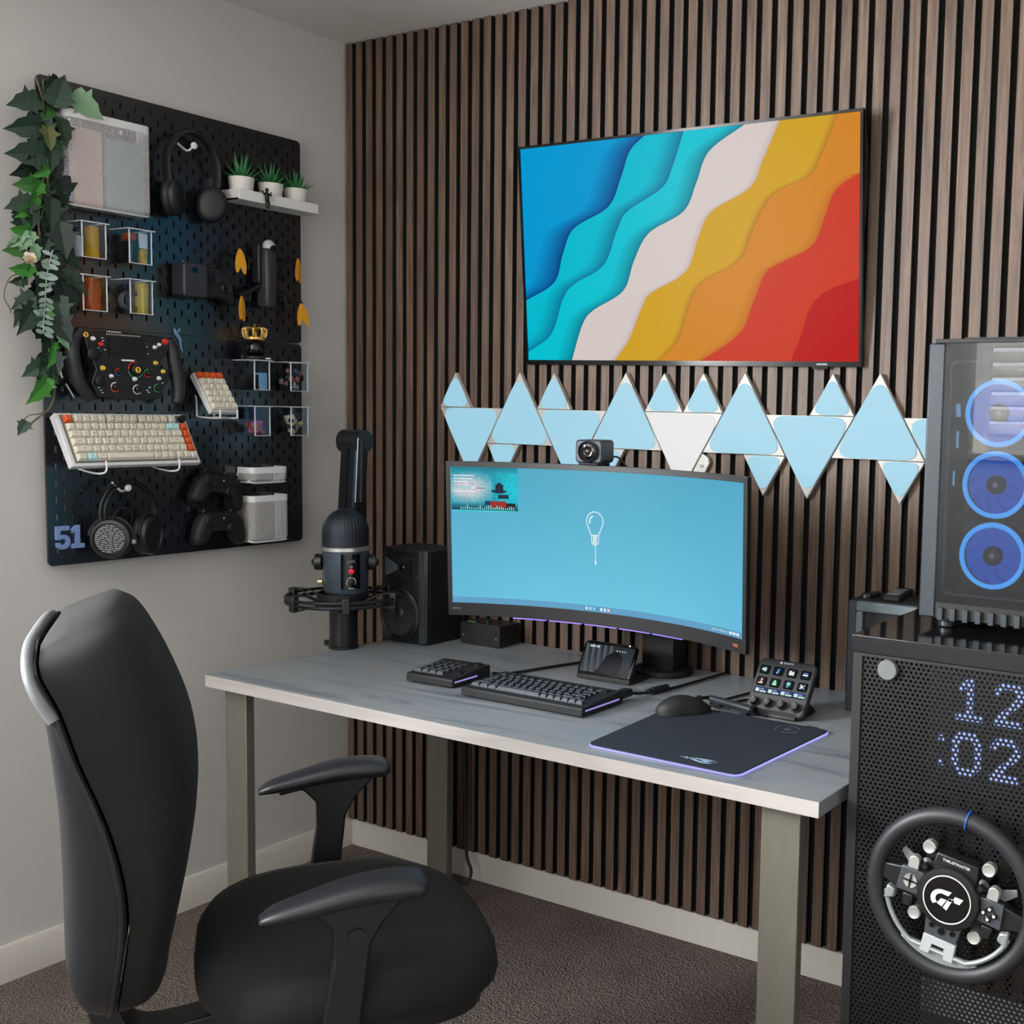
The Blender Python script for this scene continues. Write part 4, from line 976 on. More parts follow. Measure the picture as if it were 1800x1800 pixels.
# ------------------------------------------------------------------ racing wheel on the cabinet front
t = thing('racing_wheel', 'round black racing wheel with silver buttons hung on the perforated cabinet', 'steering wheel', (2.148, CY0, 0.602), rot=(0, math.radians(10), 0))
M_lea = pm('black_wheel_leather', (30, 31, 35), 0.5, ns=250, na=0.12, bs=700, bd=0.0002)
M_plt = pm('grey_metal_plate', (84, 88, 94), 0.38, 0.6, ns=60, na=0.06)
M_sil = pm('silver_button', (200, 202, 200), 0.32, 0.7, ns=60, na=0.04)
yr = -0.045
def rimp(a):
    R = 0.129; x, z = R * math.sin(a), R * math.cos(a)
    return (x, yr, z)
pts = [rimp(2 * PI * i / 72) for i in range(72)]
part('rim', G().tube(pts, 0.0142, 12, True), M_lea, t, smooth=60)
lp = [(0.107 * math.sin(a), yr - 0.008, max(0.107 * math.cos(a), -0.096)) for a in [math.radians(d) for d in range(106, 255, 4)]]
part('grey_inner_trim', G().tube(lp, [0.004] * len(lp), 8), pm('grey_trim', (140, 146, 148), 0.35, 0.3, ns=40, na=0.05), t, 'grey inner trim')
for s in (-1, 1): part('thumb_rest', G().prism([(s * 0.102, -0.018), (s * 0.088, -0.022), (s * 0.086, -0.036), (s * 0.104, -0.044)], yr - 0.014, yr + 0.002), MATS['grey_trim'], t, bev=0.003)
part('centre_marker', G().tor((0, yr, 0.129), 0.0158, 0.0012, 16, 6, 'x'), pm('blue_marker', (20, 92, 190), 0.5, ns=30, na=0.05), t, 'blue stripe')
hub = part('hub', G().lathe([(0.052, 0.0), (0.052, 0.05), (0.049, 0.055), (0.042, 0.056), (0, 0.056)], 40, (0, -0.01, 0), 'y'), BLK, t)
part('badge_disc', G().lathe([(0.0395, 0.056), (0.0395, 0.0572), (0, 0.0572)], 40, (0, -0.01, 0), 'y'), BLKG, hub)
part('badge_ring', G().tor((0, -0.0675, 0), 0.0385, 0.0011, 48, 6, 'y'), pm('white_ring', (214, 214, 212), 0.4, ns=30, na=0.03), hub)
g = G().at(y=-0.0680, z=0.0, ry=math.radians(-4))
k = 0.00105
def gl(P): g.prism([(x * k, z * k) for x, z in P], -0.0004, 0.0004)
arc = [(-8 + 17 * math.cos(a), -1 + 15 * math.sin(a)) for a in [math.radians(d) for d in range(80, 232, 12)]]
arc2 = [(-7 + 10.5 * math.cos(a), -1 + 9 * math.sin(a)) for a in [math.radians(d) for d in range(228, 76, -12)]]
for i in range(len(arc) - 1):
    j = len(arc2) - 1 - i
    gl([arc[i], arc[i + 1], arc2[max(j - 1, 0)], arc2[j]])
gl([(-6, 14), (6, 14), (2, 7), (-6, 7.5)]); gl([(-9, 0), (0, 0), (-6, -12), (-14, -9)])
gl([(3, 3), (9, 3), (2, -16), (-4, -13)]); gl([(3, 3), (11, 4), (12, 0), (2, -1)])
gl([(12, 9), (25, 8), (20, -1), (8, 0)])
part('emblem', g, PRINT, hub, 'white slanted GT emblem')
g = G(); g.text('THRUSTMASTER', 0.0062, Matrix.Translation((0.0, -0.0575, 0.0575)) @ XZ, 0.0003); part('lettering', g, PRINT, t, 'white maker name')
part('hub_crest', G().prism([(-0.04, 0.03), (-0.034, 0.066), (0.034, 0.066), (0.04, 0.03)], -0.057, -0.03), BLK, t, bev=0.003)
for s in (-1, 1):
    sp = part('spoke', G().prism([(s * 0.04, 0.026), (s * 0.118, 0.012), (s * 0.118, -0.014), (s * 0.04, -0.03)], -0.050, -0.030), BLK, t, bev=0.003)
    pl = part('button_plate', G().prism([(s * 0.046, 0.022), (s * 0.085, 0.022), (s * 0.088, -0.020), (s * 0.046, -0.017)], -0.056, -0.048), M_plt, t, bev=0.0015)
    if s < 0:
        part('direction_pad', G().lathe([(0.0115, 0), (0.0115, 0.0025), (0.004, 0.0015), (0, 0.0015)], 24, (-0.066, -0.056, 0.002), 'y'), M_sil, pl)
        g = G(); g.b2((-0.078, -0.0592, 0.0005), (-0.054, -0.058, 0.0035)); g.b2((-0.0675, -0.0592, -0.0095), (-0.0645, -0.058, 0.0135)); part('cross_groove', g, BLK, pl)
    else:
        for a, b in ((0, 0.0085), (0.0085, 0), (0, -0.0085), (-0.0085, 0)):
            q = part('action_button', G().lathe([(0.0048, 0), (0.0048, 0.004), (0.0035, 0.005), (0, 0.005)], 16, (0.066 + a, -0.056, 0.001 + b), 'y'), BLKG, pl)
            part('button_mark', G().lathe([(0.0024, 0), (0.0024, 0.0003), (0, 0.0003)], 12, (0.066 + a, -0.061, 0.001 + b), 'y'), PRINT, pl)
    # rocker tongues above and below each plate, sticks and paddles
    part('rocker', G().prism([(s * 0.066 - 0.009, 0.0245), (s * 0.066 + 0.009, 0.0245), (s * 0.066 + 0.009, 0.037)] + [(s * 0.066 + 0.009 * math.cos(a), 0.037 + 0.009 * math.sin(a)) for a in [math.radians(d) for d in range(20, 180, 20)]] + [(s * 0.066 - 0.009, 0.037)], -0.060, -0.046), M_sil, t, bev=0.001)
    part('rocker', G().prism([(s * 0.066 - 0.010, -0.022), (s * 0.066 + 0.010, -0.022), (s * 0.066 + 0.008, -0.044), (s * 0.066 - 0.008, -0.044)], -0.054, -0.042), BLK, t, bev=0.003)
    part('thumb_stick', G().lathe([(0.0105, 0), (0.0105, 0.004), (0.005, 0.007), (0.005, 0.018), (0.004, 0.020), (0, 0.020)], 20, (s * 0.046, -0.048, 0.038), 'y'), BLK, t)
    part('silver_button', G().lathe([(0.0108, 0), (0.0108, 0.012), (0.0095, 0.0135), (0.006, 0.0125), (0, 0.0125)], 26, (s * 0.0495, -0.040, 0.066), 'y'), M_sil, t)
    part('silver_button', G().lathe([(0.0108, 0), (0.0108, 0.012), (0.0095, 0.0135), (0.006, 0.0125), (0, 0.0125)], 26, (s * 0.0505, -0.040, -0.050), 'y'), M_sil, t)
    part('shift_paddle', G().prism([(s * 0.068, 0.006), (s * 0.098, 0.034), (s * 0.094, 0.044), (s * 0.062, 0.030)], -0.032, -0.028), GREY, t, bev=0.001)
    part('button_arm', G().prism([(s * 0.02, 0.04), (s * 0.056, 0.074), (s * 0.062, 0.066), (s * 0.045, 0.02)], -0.042, -0.032), BLK, t, bev=0.003)
    part('button_arm', G().prism([(s * 0.02, -0.03), (s * 0.058, -0.054), (s * 0.062, -0.044), (s * 0.045, -0.01)], -0.042, -0.032), BLK, t, bev=0.003)
lo = part('lower_plate', G().prism([(-0.030, -0.043), (-0.015, -0.049), (0.015, -0.049), (0.030, -0.043), (0.027, -0.072), (-0.027, -0.072)], -0.056, -0.040), M_plt, t, bev=0.0015)
for x, z, r in ((-0.017, -0.054, 0.0042), (0.0, -0.059, 0.0055), (0.018, -0.056, 0.0042)): part('small_button', G().lathe([(r, 0), (r, 0.003), (0, 0.003)], 16, (x, -0.056, z), 'y'), BLKG, lo)
part('white_bracket', G().prism([(-0.027, -0.073), (0.027, -0.073), (0.028, -0.104), (0.012, -0.104), (0.010, -0.086), (-0.010, -0.086), (-0.012, -0.104), (-0.028, -0.104)], -0.057, -0.045), pm('pale_bracket', (176, 182, 184), 0.4, 0.2, ns=40, na=0.04), t, 'pale forked bracket', bev=0.001)
part('rim_base', G().prism([(-0.075, -0.095), (0.075, -0.095), (0.055, -0.122), (-0.055, -0.122)], -0.050, -0.040), MATS['grey_trim'], t, bev=0.003)
part('mount_hook', G().cyl((0, 0, 0), (0, -0.03, 0), 0.02, n=16), BLK, t)

# ------------------------------------------------------------------ computer tower
TX0, TX1, TY0, TY1, TZ0, TZ1 = 2.007, 2.46, -0.560, -0.335, CZ + 0.017, 1.495
t = thing('computer_tower', 'black computer tower with glass side and three blue glowing fans', 'computer', (TX0, TY0, CZ))
MT = Matrix.Translation((-TX0, -TY0, -CZ))
M_case = pm('case_graphite', (50, 55, 60), 0.42, 0.3, ns=60, na=0.05)
g = G(MT)
g.b2((TX0, TY0, TZ0), (TX0 + 0.030, TY1, TZ1 - 0.004))
part('front_column', g, M_case, t, bev=0.003)
part('side_accent', G(MT).b2((TX0 - 0.0015, TY0 + 0.01, TZ0 + 0.01), (TX0, TY1 - 0.01, TZ1 - 0.02)), pm('gloss_graphite', (70, 78, 88), 0.12, 0.5, ns=20, na=0.04), t)
g = G(MT); g.b2((TX0 + 0.012, TY0 - 0.002, TZ1 - 0.004), (TX1, TY1, TZ1 + 0.003)); part('top_panel', g, BLKM, t, bev=0.001)
part('top_vent', G(MT).b2((TX0 + 0.05, TY0 + 0.04, TZ1 + 0.003), (TX1 - 0.05, TY1 - 0.03, TZ1 + 0.008)), BLKM, t)
g = G(MT); g.b2((TX0 + 0.03, TY1 - 0.006, TZ0), (TX1, TY1, TZ1 - 0.004)); g.b2((TX1 - 0.006, TY0, TZ0), (TX1, TY1, TZ1 - 0.004)); g.b2((TX0 + 0.03, TY0 + 0.004, TZ0), (TX1, TY1, TZ0 + 0.012))
part('case_walls', g, pm('case_inside', (16, 18, 21), 0.5, ns=60, na=0.1), t)
part('bottom_rail', G(MT).b2((TX0 + 0.03, TY0 + 0.002, TZ0), (TX1, TY0 + 0.012, TZ0 + 0.028)), BLKM, t)
me = mesh_of('vent_fin', G().box((0, 0, 0), (0.010, 0.010, 0.022)), M_case)
for i in range(18):
    f = part('vent_fin', None, None, t, me=me, bev=0.001); f.location = (0.040 + 0.0225 * i, 0.001, TZ0 - CZ + 0.008)
gz0, gz1 = TZ0 + 0.028, TZ1 - 0.004
g = G(MT)
for q in (rr(0.40, 0.40, 0.012, cx=TX0 + 0.24, cy=1.258),):
    n_ = len(q); out = [((x - TX0 - 0.24) * 1.02 + TX0 + 0.24, (z - 1.258) * 1.02 + 1.258) for x, z in q]
    g.loft([[(x, TY0 + 0.010, z) for x, z in q], [(x, TY0 + 0.010, z) for x, z in out], [(x, TY0 + 0.014, z) for x, z in out], [(x, TY0 + 0.014, z) for x, z in q]], False, True)
part('inner_frame', g, M_case, t)
M_ring = glow('fan_ring_blue', (70, 172, 255), 1.7)
M_disc = glow('fan_disc_blue', (22, 78, 214), 0.85)
M_blade = glow('fan_blade_blue', (30, 96, 226), 0.95)
M_dots = glow('fan_mesh_blue', (70, 130, 236), 0.8)
fx, fy = 2.120, -0.500
for fz in (1.373, 1.2485, 1.124):
    f = part('fan', G(MT).lathe([(0.0605, 0.0), (0.0605, 0.024), (0.0575, 0.024), (0.0575, 0.0)], 48, (fx, fy + 0.012, fz), 'y', True), BLK, t)
    part('fan_frame', G(MT).loft([[(x, fy + 0.012, z) for x, z in rr(0.12, 0.12, 0.008, cx=fx, cy=fz)], [(x, fy + 0.024, z) for x, z in rr(0.12, 0.12, 0.008, cx=fx, cy=fz)]], True), BLK, f)
    part('light_ring', G(MT).tor((fx, fy - 0.012, fz), 0.0545, 0.0044, 48, 8, 'y'), M_ring, f, 'glowing blue ring')
    part('back_glow', G(MT).lathe([(0.052, 0.0), (0.052, 0.001), (0, 0.001)], 40, (fx, fy + 0.008, fz), 'y'), M_disc, f)
    bl = []
    g0 = G()
    for i in range(6):
        u0, u1 = 0.016 + 0.036 * i / 6, 0.016 + 0.036 * (i + 1) / 6
        a0, a1 = -0.5 * (u0 / 0.052) ** 2, -0.5 * (u1 / 0.052) ** 2
        P = lambda u, a, y: (u * math.sin(a), y, u * math.cos(a))
        g0.add([P(u0, a0 - 0.26, -0.006), P(u0, a0 + 0.26, 0.004), P(u1, a1 + 0.26, 0.004), P(u1, a1 - 0.26, -0.006)], [(0, 1, 2, 3)])
    me = mesh_of('blade', g0, M_blade)
    for i in range(9):
        b = part('blade', None, None, f, me=me); b.location = (fx - TX0, fy - TY0, fz - CZ); b.rotation_euler = (0, 2 * PI * i / 9, 0)
    g = G(MT)
    n = 26
    for i in range(-n, n + 1):
        for j in range(-n, n + 1):
            x, z = i * 0.0019, j * 0.0019
            if 0.018 < math.hypot(x, z) < 0.050: g.quad((fx + x - 0.0005, fy - 0.010, fz + z - 0.0005), (fx + x + 0.0005, fy - 0.010, fz + z - 0.0005), (fx + x + 0.0005, fy - 0.010, fz + z + 0.0005), (fx + x - 0.0005, fy - 0.010, fz + z + 0.0005))
    part('mesh_glints', g, M_dots, f, kind='stuff', smooth=0)
    part('fan_hub', G(MT).lathe([(0.017, 0.0), (0.017, 0.012), (0.0155, 0.0145), (0.006, 0.0150), (0, 0.0145)], 28, (fx, fy, fz), 'y'), BLK, f)
    part('hub_cap', G(MT).lathe([(0.005, 0.0150), (0, 0.0154)], 16, (fx, fy, fz), 'y'), GREY, f)
# lit tubes and bits beside the fans
M_tube = glow('pale_blue_tube', (130, 196, 230), 0.8)
for p0, p1, r in (((2.050, 1.388), (2.052, 1.365), 0.004), ((2.0515, 1.340), (2.0515, 1.310), 0.0025), ((2.0475, 1.27), (2.0475, 1.245), 0.002)):
    part('coolant_tube', G(MT).cyl((p0[0], -0.52, p0[1]), (p1[0], -0.52, p1[1]), r, n=10), M_tube, t)
g = G(MT); g.b2((2.06, -0.35, 1.455), (2.10, -0.345, 1.463)); g.b2((2.106, -0.35, 1.452), (2.13, -0.345, 1.457)); part('metal_clip', g, GREY, t)
g = G(MT); g.tube([(2.056, -0.40, 1.43), (2.055, -0.40, 1.40), (2.053, -0.40, 1.38)], 0.0012, 6); part('thin_wire', g, pm('dull_red_wire', (110, 70, 64), 0.6, ns=40, na=0.1), t)
part('glass_panel', G(MT).b2((TX0 + 0.030, TY0, gz0), (TX1 - 0.004, TY0 + 0.003, gz1)), clear('tinted_glass', (206, 210, 216), 1.5, 0.0, 1.0), t)
for x, y in ((TX0 + 0.045, TY0 + 0.025), (TX1 - 0.05, TY0 + 0.025), (TX0 + 0.045, TY1 - 0.03), (TX1 - 0.05, TY1 - 0.03)):
    part('foot', G(MT).lathe([(0.0125, 0.0), (0.0145, 0.002), (0.0145, 0.010), (0.0125, 0.012), (0.0125, 0.018)], 22, (x, y, CZ)), CHR if False else DGRY, t)

# ------------------------------------------------------------------ things on the right speaker
t = thing('remote_control', 'long black remote control lying on the right speaker', 'remote', (1.79, -0.085, 0.964), math.radians(8))
part('body', G().b2((-0.018, -0.075, 0.0), (0.022, 0.06, 0.014)), BLKM, t, bev=0.004)
part('key_field', G().b2((-0.012, -0.06, 0.0135), (0.016, 0.03, 0.0155)), GREY, t, bev=0.001)
t = thing('usb_receiver', 'little grey gadget with a bright spot on the right speaker front edge', 'gadget', (1.742, -0.13, 0.964), math.radians(-8))
part('body', G().b2((-0.012, -0.02, 0.0), (0.012, 0.03, 0.011)), DGRY, t, bev=0.003)
part('end_cap', G().cyl((0, -0.021, 0.0055), (0, -0.0185, 0.0055), 0.004, n=12), CHR, t)
# ------------------------------------------------------------------ pegboard on the left wall
# frame of everything on it: local x runs along the wall to the right, -y out into the room
XB = 0.0305
M_peg = pm('blue_black_pegboard', (15, 18, 25), 0.27, ns=40, na=0.08, bs=700, bd=0.00008, spec=1.0, coat=0.4)
def pb(name, lab, cat, y, z, group=None, d=0.0):
    return thing(name, lab, cat, (XB + d, y, z), PI / 2, group)
t = pb('pegboard', 'large black slotted pegboard of two panels on the left wall', 'pegboard', -0.587, 1.529)
def panel_mesh(z0, z1):
    g = G(); w = 0.374; b = 0.014
    x0, x1 = -w + b, w - b
    nc = int((x1 - x0) / 0.02); cw = (x1 - x0) / nc
    zz0, zz1 = z0 + b, z1 - b
    for i in range(nc):
        xa = x0 + cw * i; xb = xa + cw; off = 0.02 if i % 2 else 0.0
        zs = zz0 - off
        while zs < zz1 - 1e-6:
            za, zb = max(zs, zz0), min(zs + 0.04, zz1)
            ha, hb = zs + 0.0125, zs + 0.0275
            if ha > za + 0.001 and hb < zb - 0.001:
                l, r = (xa + xb) / 2 - 0.0026, (xa + xb) / 2 + 0.0026
                v = [(xa, 0, za), (xb, 0, za), (xb, 0, zb), (xa, 0, zb), (l, 0, ha), (r, 0, ha), (r, 0, hb), (l, 0, hb), (l, 0.006, ha), (r, 0.006, ha), (r, 0.006, hb), (l, 0.006, hb)]
                v += [(xa, 0.006, za), (xb, 0.006, za), (xb, 0.006, zb), (xa, 0.006, zb)]
                f = []
                for k in range(4):
                    j = (k + 1) % 4
                    f += [(k, j, 4 + j, 4 + k), (4 + k, 4 + j, 8 + j, 8 + k), (12 + j, 12 + k, 8 + k, 8 + j)]
                g.add(v, f)
            else:
                g.quad((xa, 0, za), (xb, 0, za), (xb, 0, zb), (xa, 0, zb)); g.quad((xa, 0.006, za), (xa, 0.006, zb), (xb, 0.006, zb), (xb, 0.006, za))
            zs += 0.04
    cz = (z0 + z1) / 2
    outer = rr(2 * w, z1 - z0, 0.012, 5, 0, cz)
    inner = [(max(x0, min(x1, x)), max(zz0, min(zz1, z))) for x, z in outer]
    n = len(outer)
    for i in range(n):
        j = (i + 1) % n
        A, B, C, D = outer[i], outer[j], inner[j], inner[i]
        g.quad((A[0], 0, A[1]), (B[0], 0, B[1]), (C[0], 0, C[1]), (D[0], 0, D[1])); g.quad((A[0], 0.006, A[1]), (D[0], 0.006, D[1]), (C[0], 0.006, C[1]), (B[0], 0.006, B[1]))
        g.quad((A[0], 0, A[1]), (A[0], 0.006, A[1]), (B[0], 0.006, B[1]), (B[0], 0, B[1]))
    return g
for z0, z1 in ((-0.561, -0.002), (0.001, 0.561)):
    p = part('panel', panel_mesh(z0, z1), M_peg, t, smooth=0)
    for x in (-0.34, 0.34):
        for z in (z0 + 0.018, z1 - 0.018):
            part('screw', G().lathe([(0.0052, 0), (0.0052, 0.0015), (0.0035, 0.0022), (0, 0.0018)], 14, (x, 0, z), 'y'), DGRY, p)
            part('spacer', G().cyl((x, 0.006, z), (x, 0.0295, z), 0.008, n=10), BLK, p)

# ---- white wire mesh baskets
M_wire = pm('white_wire', (214, 214, 216), 0.4, ns=40, na=0.03)
def meshface(g, P, w, h, pit, sw, r=0.0):
    """crossed diagonal strips filling a w x h rectangle; P maps (u,v,d) to a point"""
    for fam in (0, 1):
        d = 0.0006 * fam
        c = -h
        while c < w:
            # strip u = c + v (or mirrored)
            v0 = max(0, -c); v1 = min(h, w - c)
            if v1 - v0 > sw:
                a, b = c + v0, c + v1
                if fam: q = [(w - a, v0), (w - a - sw, v0), (w - b - sw, v1), (w - b, v1)]
                else: q = [(a, v0), (a + sw, v0), (b + sw, v1), (b, v1)]
                m_ = max(1, int((v1 - v0) / 0.008)) if r >= 0 else 1
                L_ = lambda A, B, f: (max(0, min(w, A[0] + (B[0] - A[0]) * f)), A[1] + (B[1] - A[1]) * f)
                for k in range(m_):
                    f0, f1 = k / m_, (k + 1) / m_
                    g.quad(*[P(*uv, d) for uv in (L_(q[0], q[3], f0), L_(q[1], q[2], f0), L_(q[1], q[2], f1), L_(q[0], q[3], f1))])
            c += pit
def basket(lab, y0, y1, z0, z1, dep, rimh, pit, grp='white mesh holders on the pegboard'):
    w, h = y1 - y0, z1 - z0
    t = pb('mesh_holder', lab, 'holder', (y0 + y1) / 2, z0, grp)
    g = G(); r = 0.016
    CP = [(-w / 2, -0.002)] + [(-w / 2 + r - r * math.cos(q), -dep + r - r * math.sin(q)) for q in [PI / 2 * k / 5 for k in range(6)]] + [(w / 2 - r + r * math.sin(q), -dep + r - r * math.cos(q)) for q in [PI / 2 * k / 5 for k in range(6)]] + [(w / 2, -0.002)]
    for zz, hh in ((h - rimh, h),):
        o = CP
        i_ = [(x * (1 - 0.0024 / (w / 2)), y + 0.0012) for x, y in o]
        g.loft([[(x, y, zz) for x, y in o + i_[::-1]], [(x, y, hh) for x, y in o + i_[::-1]]])
    part('rim', g, M_wire, t)
    g = G()
    edge = [(-w / 2 + 0.001, -dep + r, 0.008), (-w / 2 + 0.006, -dep + 0.008, 0.003), (-w / 2 + 0.016, -dep + 0.006, 0.001), (w / 2 - 0.016, -dep + 0.006, 0.001), (w / 2 - 0.006, -dep + 0.008, 0.003), (w / 2 - 0.001, -dep + r, 0.008)]
    g.tube([(x, y + 0.002, z) for x, y, z in edge], 0.0022, 6)
    for s in (-1, 1): g.tube([(s * w / 2, -0.003, h - rimh), (s * w / 2, -0.003, 0.003), (s * (w / 2 - 0.006), -dep + 0.012, 0.003)], 0.0018, 6)
    part('edge_wire', g, M_wire, t)
    g = G(); hm = h - rimh
    acc = [0.0]
    for a, b in zip(CP[:-1], CP[1:]): acc.append(acc[-1] + math.hypot(b[0] - a[0], b[1] - a[1]))
    def around(u, v, d):
        i = 0
        while i < len(CP) - 2 and u > acc[i + 1]: i += 1
        f = (u - acc[i]) / max(1e-9, acc[i + 1] - acc[i]); k = 1 - d / 0.1
        ins = 0.010 * max(0, 1 - v / 0.012) ** 2
        x = CP[i][0] + (CP[i + 1][0] - CP[i][0]) * f; y = CP[i][1] + (CP[i + 1][1] - CP[i][1]) * f
        return (x * (k - ins / (w / 2)), y * k + ins * (1 if y < -dep * 0.6 else 0), v + 0.001)
    meshface(g, around, acc[-1], hm, pit, pit * 0.30)
    meshface(g, lambda u, v, d: (-w / 2 + u, -dep + v, 0.001 + d), w, dep - 0.002, pit, pit * 0.30)
    part('wire_mesh', g, M_wire, t, kind='stuff', smooth=0)
    for s in (-1, 1): part('hook', G().b2((s * w * 0.3 - 0.002, -0.004, h - 0.02), (s * w * 0.3 + 0.002, 0.010, h - 0.010)), M_wire, t)
    return t
basket('large white mesh holder at the top left of the pegboard', -0.930, -0.715, 1.802, 2.016, 0.06, 0.018, 0.0058)
basket('shallow small white mesh holder near the pegboard bottom right', -0.436, -0.313, 1.143, 1.187, 0.062, 0.017, 0.0048)
basket('deep white mesh holder at the pegboard bottom right corner', -0.437, -0.310, 0.982, 1.110, 0.062, 0.017, 0.0048)
for lab, y, w, h, dd, col in (('pink and cream booklet inside the large mesh holder', -0.872, 0.075, 0.175, 0.0, (196, 150, 132)), ('teal booklet inside the large mesh holder', -0.778, 0.095, 0.165, 0.0, (96, 134, 134))):
    b = pb('booklet', lab, 'booklet', y, 1.8065, 'booklets in the large mesh holder')
    part('cover', G().b2((-w / 2, -0.046, 0), (w / 2, -0.034, h)), pm('cover_%d' % col[0], col, 0.6, ns=20, na=0.12), b, bev=0.001)
    part('pages', G().b2((-w / 2 + 0.002, -0.044, 0.002), (w / 2 + 0.0006, -0.036, h - 0.002)), WHT, b)

# ---- clear bins
M_acr = clear('clear_acrylic', (240, 244, 248), 1.4, 0.03, 1.2)
M_acre = pm('acrylic_edge', (206, 210, 216), 0.25, ns=40, na=0.04)
def bin_(lab, y0, y1, z0, z1, dep):
    w, h = y1 - y0, z1 - z0
    t = pb('clear_bin', lab, 'bin', (y0 + y1) / 2, z0, 'clear bins on the pegboard')
    th = 0.0015
    g = G(); g.b2((-w / 2, -dep, 0), (w / 2, -dep + th, h)); g.b2((-w / 2, -dep + th, 0), (-w / 2 + th, -0.002, h)); g.b2((w / 2 - th, -dep + th, 0), (w / 2, -0.002, h)); g.b2((-w / 2 + th, -0.003, 0), (w / 2 - th, -0.002, h)); g.b2((-w / 2 + th, -dep + th, 0), (w / 2 - th, -0.003, th))
    part('clear_walls', g, M_acr, t, smooth=0)
    g = G(); o = 0.006
    for lo, hi in (((-w / 2 - o, -dep - o, h), (w / 2 + o, -dep + 0.004, h + 0.002)), ((-w / 2 - o, -dep, h), (-w / 2 + 0.003, -0.001, h + 0.002)), ((w / 2 - 0.003, -dep, h), (w / 2 + o, -0.001, h + 0.002))): g.b2(lo, hi)
    part('rim', g, M_acre, t)
    g = G()
    for x in (-w / 2 + 0.001, w / 2 - 0.001): g.b2((x - 0.0012, -dep - 0.0006, 0), (x + 0.0012, -dep + 0.0018, h))
    g.b2((-w / 2, -dep - 0.0004, 0), (w / 2, -dep + 0.0014, 0.0015))
    part('corner_edge', g, M_acre, t)
    return t
def lump(name, lab, cat, y, z, w, d, h, mat, seed=1, yo=-0.038, amp=0.16, extra=None, grp=None):
    """crumpled pouch: a rounded block with dents"""
    r = random.Random(seed); t = pb(name, lab, cat, y, z, grp)
    g = G(); n, m = 14, 9; rings = []
    for i in range(m):
        v = i / (m - 1); s = min(1, 0.86 + 0.5 * math.sin(PI * v)); ring = []
        for j in range(n):
            a = 2 * PI * j / n; c, s_ = math.cos(a), math.sin(a); k = 1 - amp * r.random()
            ring.append((w / 2 * (abs(c) ** 0.5) * (1 if c > 0 else -1) * k * min(1, s), yo + d / 2 * (abs(s_) ** 0.6) * (1 if s_ > 0 else -1) * k, h * v))
        rings.append(ring)
    g.loft(rings); part('pouch', g, mat, t, smooth=30)
    return t
M_yel = pm('yellow_pouch', (196, 150, 22), 0.4, ns=30, na=0.25); M_yel2 = pm('pale_yellow_pouch', (200, 176, 66), 0.4, ns=60, na=0.3); M_org = pm('orange_pouch', (176, 74, 26), 0.35, ns=50, na=0.3)
M_blk2 = pm('dark_pouch', (24, 23, 26), 0.5, ns=60, na=0.3); M_pbl = pm('pale_blue_card', (140, 184, 214), 0.5, ns=20, na=0.06)
BT = 0.0016
bin_('clear bin with a yellow pouch, upper left one', -0.905, -0.845, 1.686, 1.766, 0.070)
lump('pouch', 'yellow pouch in the upper left clear bin', 'pouch', -0.865, 1.686 + BT, 0.026, 0.034, 0.072, M_yel, 1, -0.046)
c = pb('white_roll', 'small white roll inside the upper left clear bin', 'roll', -0.888, 1.686 + BT); part('roll', G().cyl((0, -0.03, 0), (0, -0.03, 0.05), 0.0105, n=16), WHT, c); part('core', G().cyl((0, -0.03, 0.05), (0, -0.03, 0.0505), 0.004, n=12), GREY, c)
bin_('clear bin with black, orange and yellow things, upper right of the left four', -0.787, -0.727, 1.686, 1.766, 0.070)
lump('pouch', 'black pouch in the second upper clear bin', 'pouch', -0.765, 1.686 + BT, 0.026, 0.05, 0.052, M_blk2, 2, -0.036)
lump('pouch', 'orange pouch lying on the black pouch in a clear bin', 'pouch', -0.765, 1.7395 + BT, 0.026, 0.04, 0.018, M_org, 3, -0.036)
lump('pouch', 'yellow block low in the second upper clear bin', 'pouch', -0.741, 1.686 + BT, 0.022, 0.034, 0.036, M_yel, 4, -0.048)
c = pb('white_card', 'white card standing above yellow block in a clear bin', 'card', -0.741, 1.7235 + BT); part('card', G().b2((-0.010, -0.06, 0), (0.010, -0.052, 0.036)), WHT, c, bev=0.001)
bin_('clear bin with an orange pouch, lower left one', -0.905, -0.845, 1.565, 1.645, 0.070)
lump('pouch', 'orange pouch with pale spots in the lower left clear bin', 'pouch', -0.868, 1.565 + BT, 0.034, 0.04, 0.074, M_org, 5, -0.044)
bin_('clear bin with a coiled cable and pale yellow pouch, lower right of the left four', -0.787, -0.727, 1.567, 1.647, 0.070)
lump('pouch', 'pale yellow pouch in the lower right of the left clear bins', 'pouch', -0.742, 1.567 + BT, 0.022, 0.034, 0.074, M_yel2, 6, -0.048)
c = pb('coiled_cable', 'grey coiled cable inside the lower right of the left clear bins', 'cable', -0.768, 1.567 + BT)
g = G()
for i in range(5): g.tor((0.0, -0.03 - 0.004 * i, 0.030), 0.022 + 0.001 * (i % 3), 0.0019, 24, 6, 'x' if False else 'y')
part('coil', g, pm('grey_cable', (84, 84, 86), 0.5, ns=90, na=0.1), c); part('plug', G().b2((-0.012, -0.052, 0.053), (0.004, -0.042, 0.068)), BLK, c, bev=0.002)
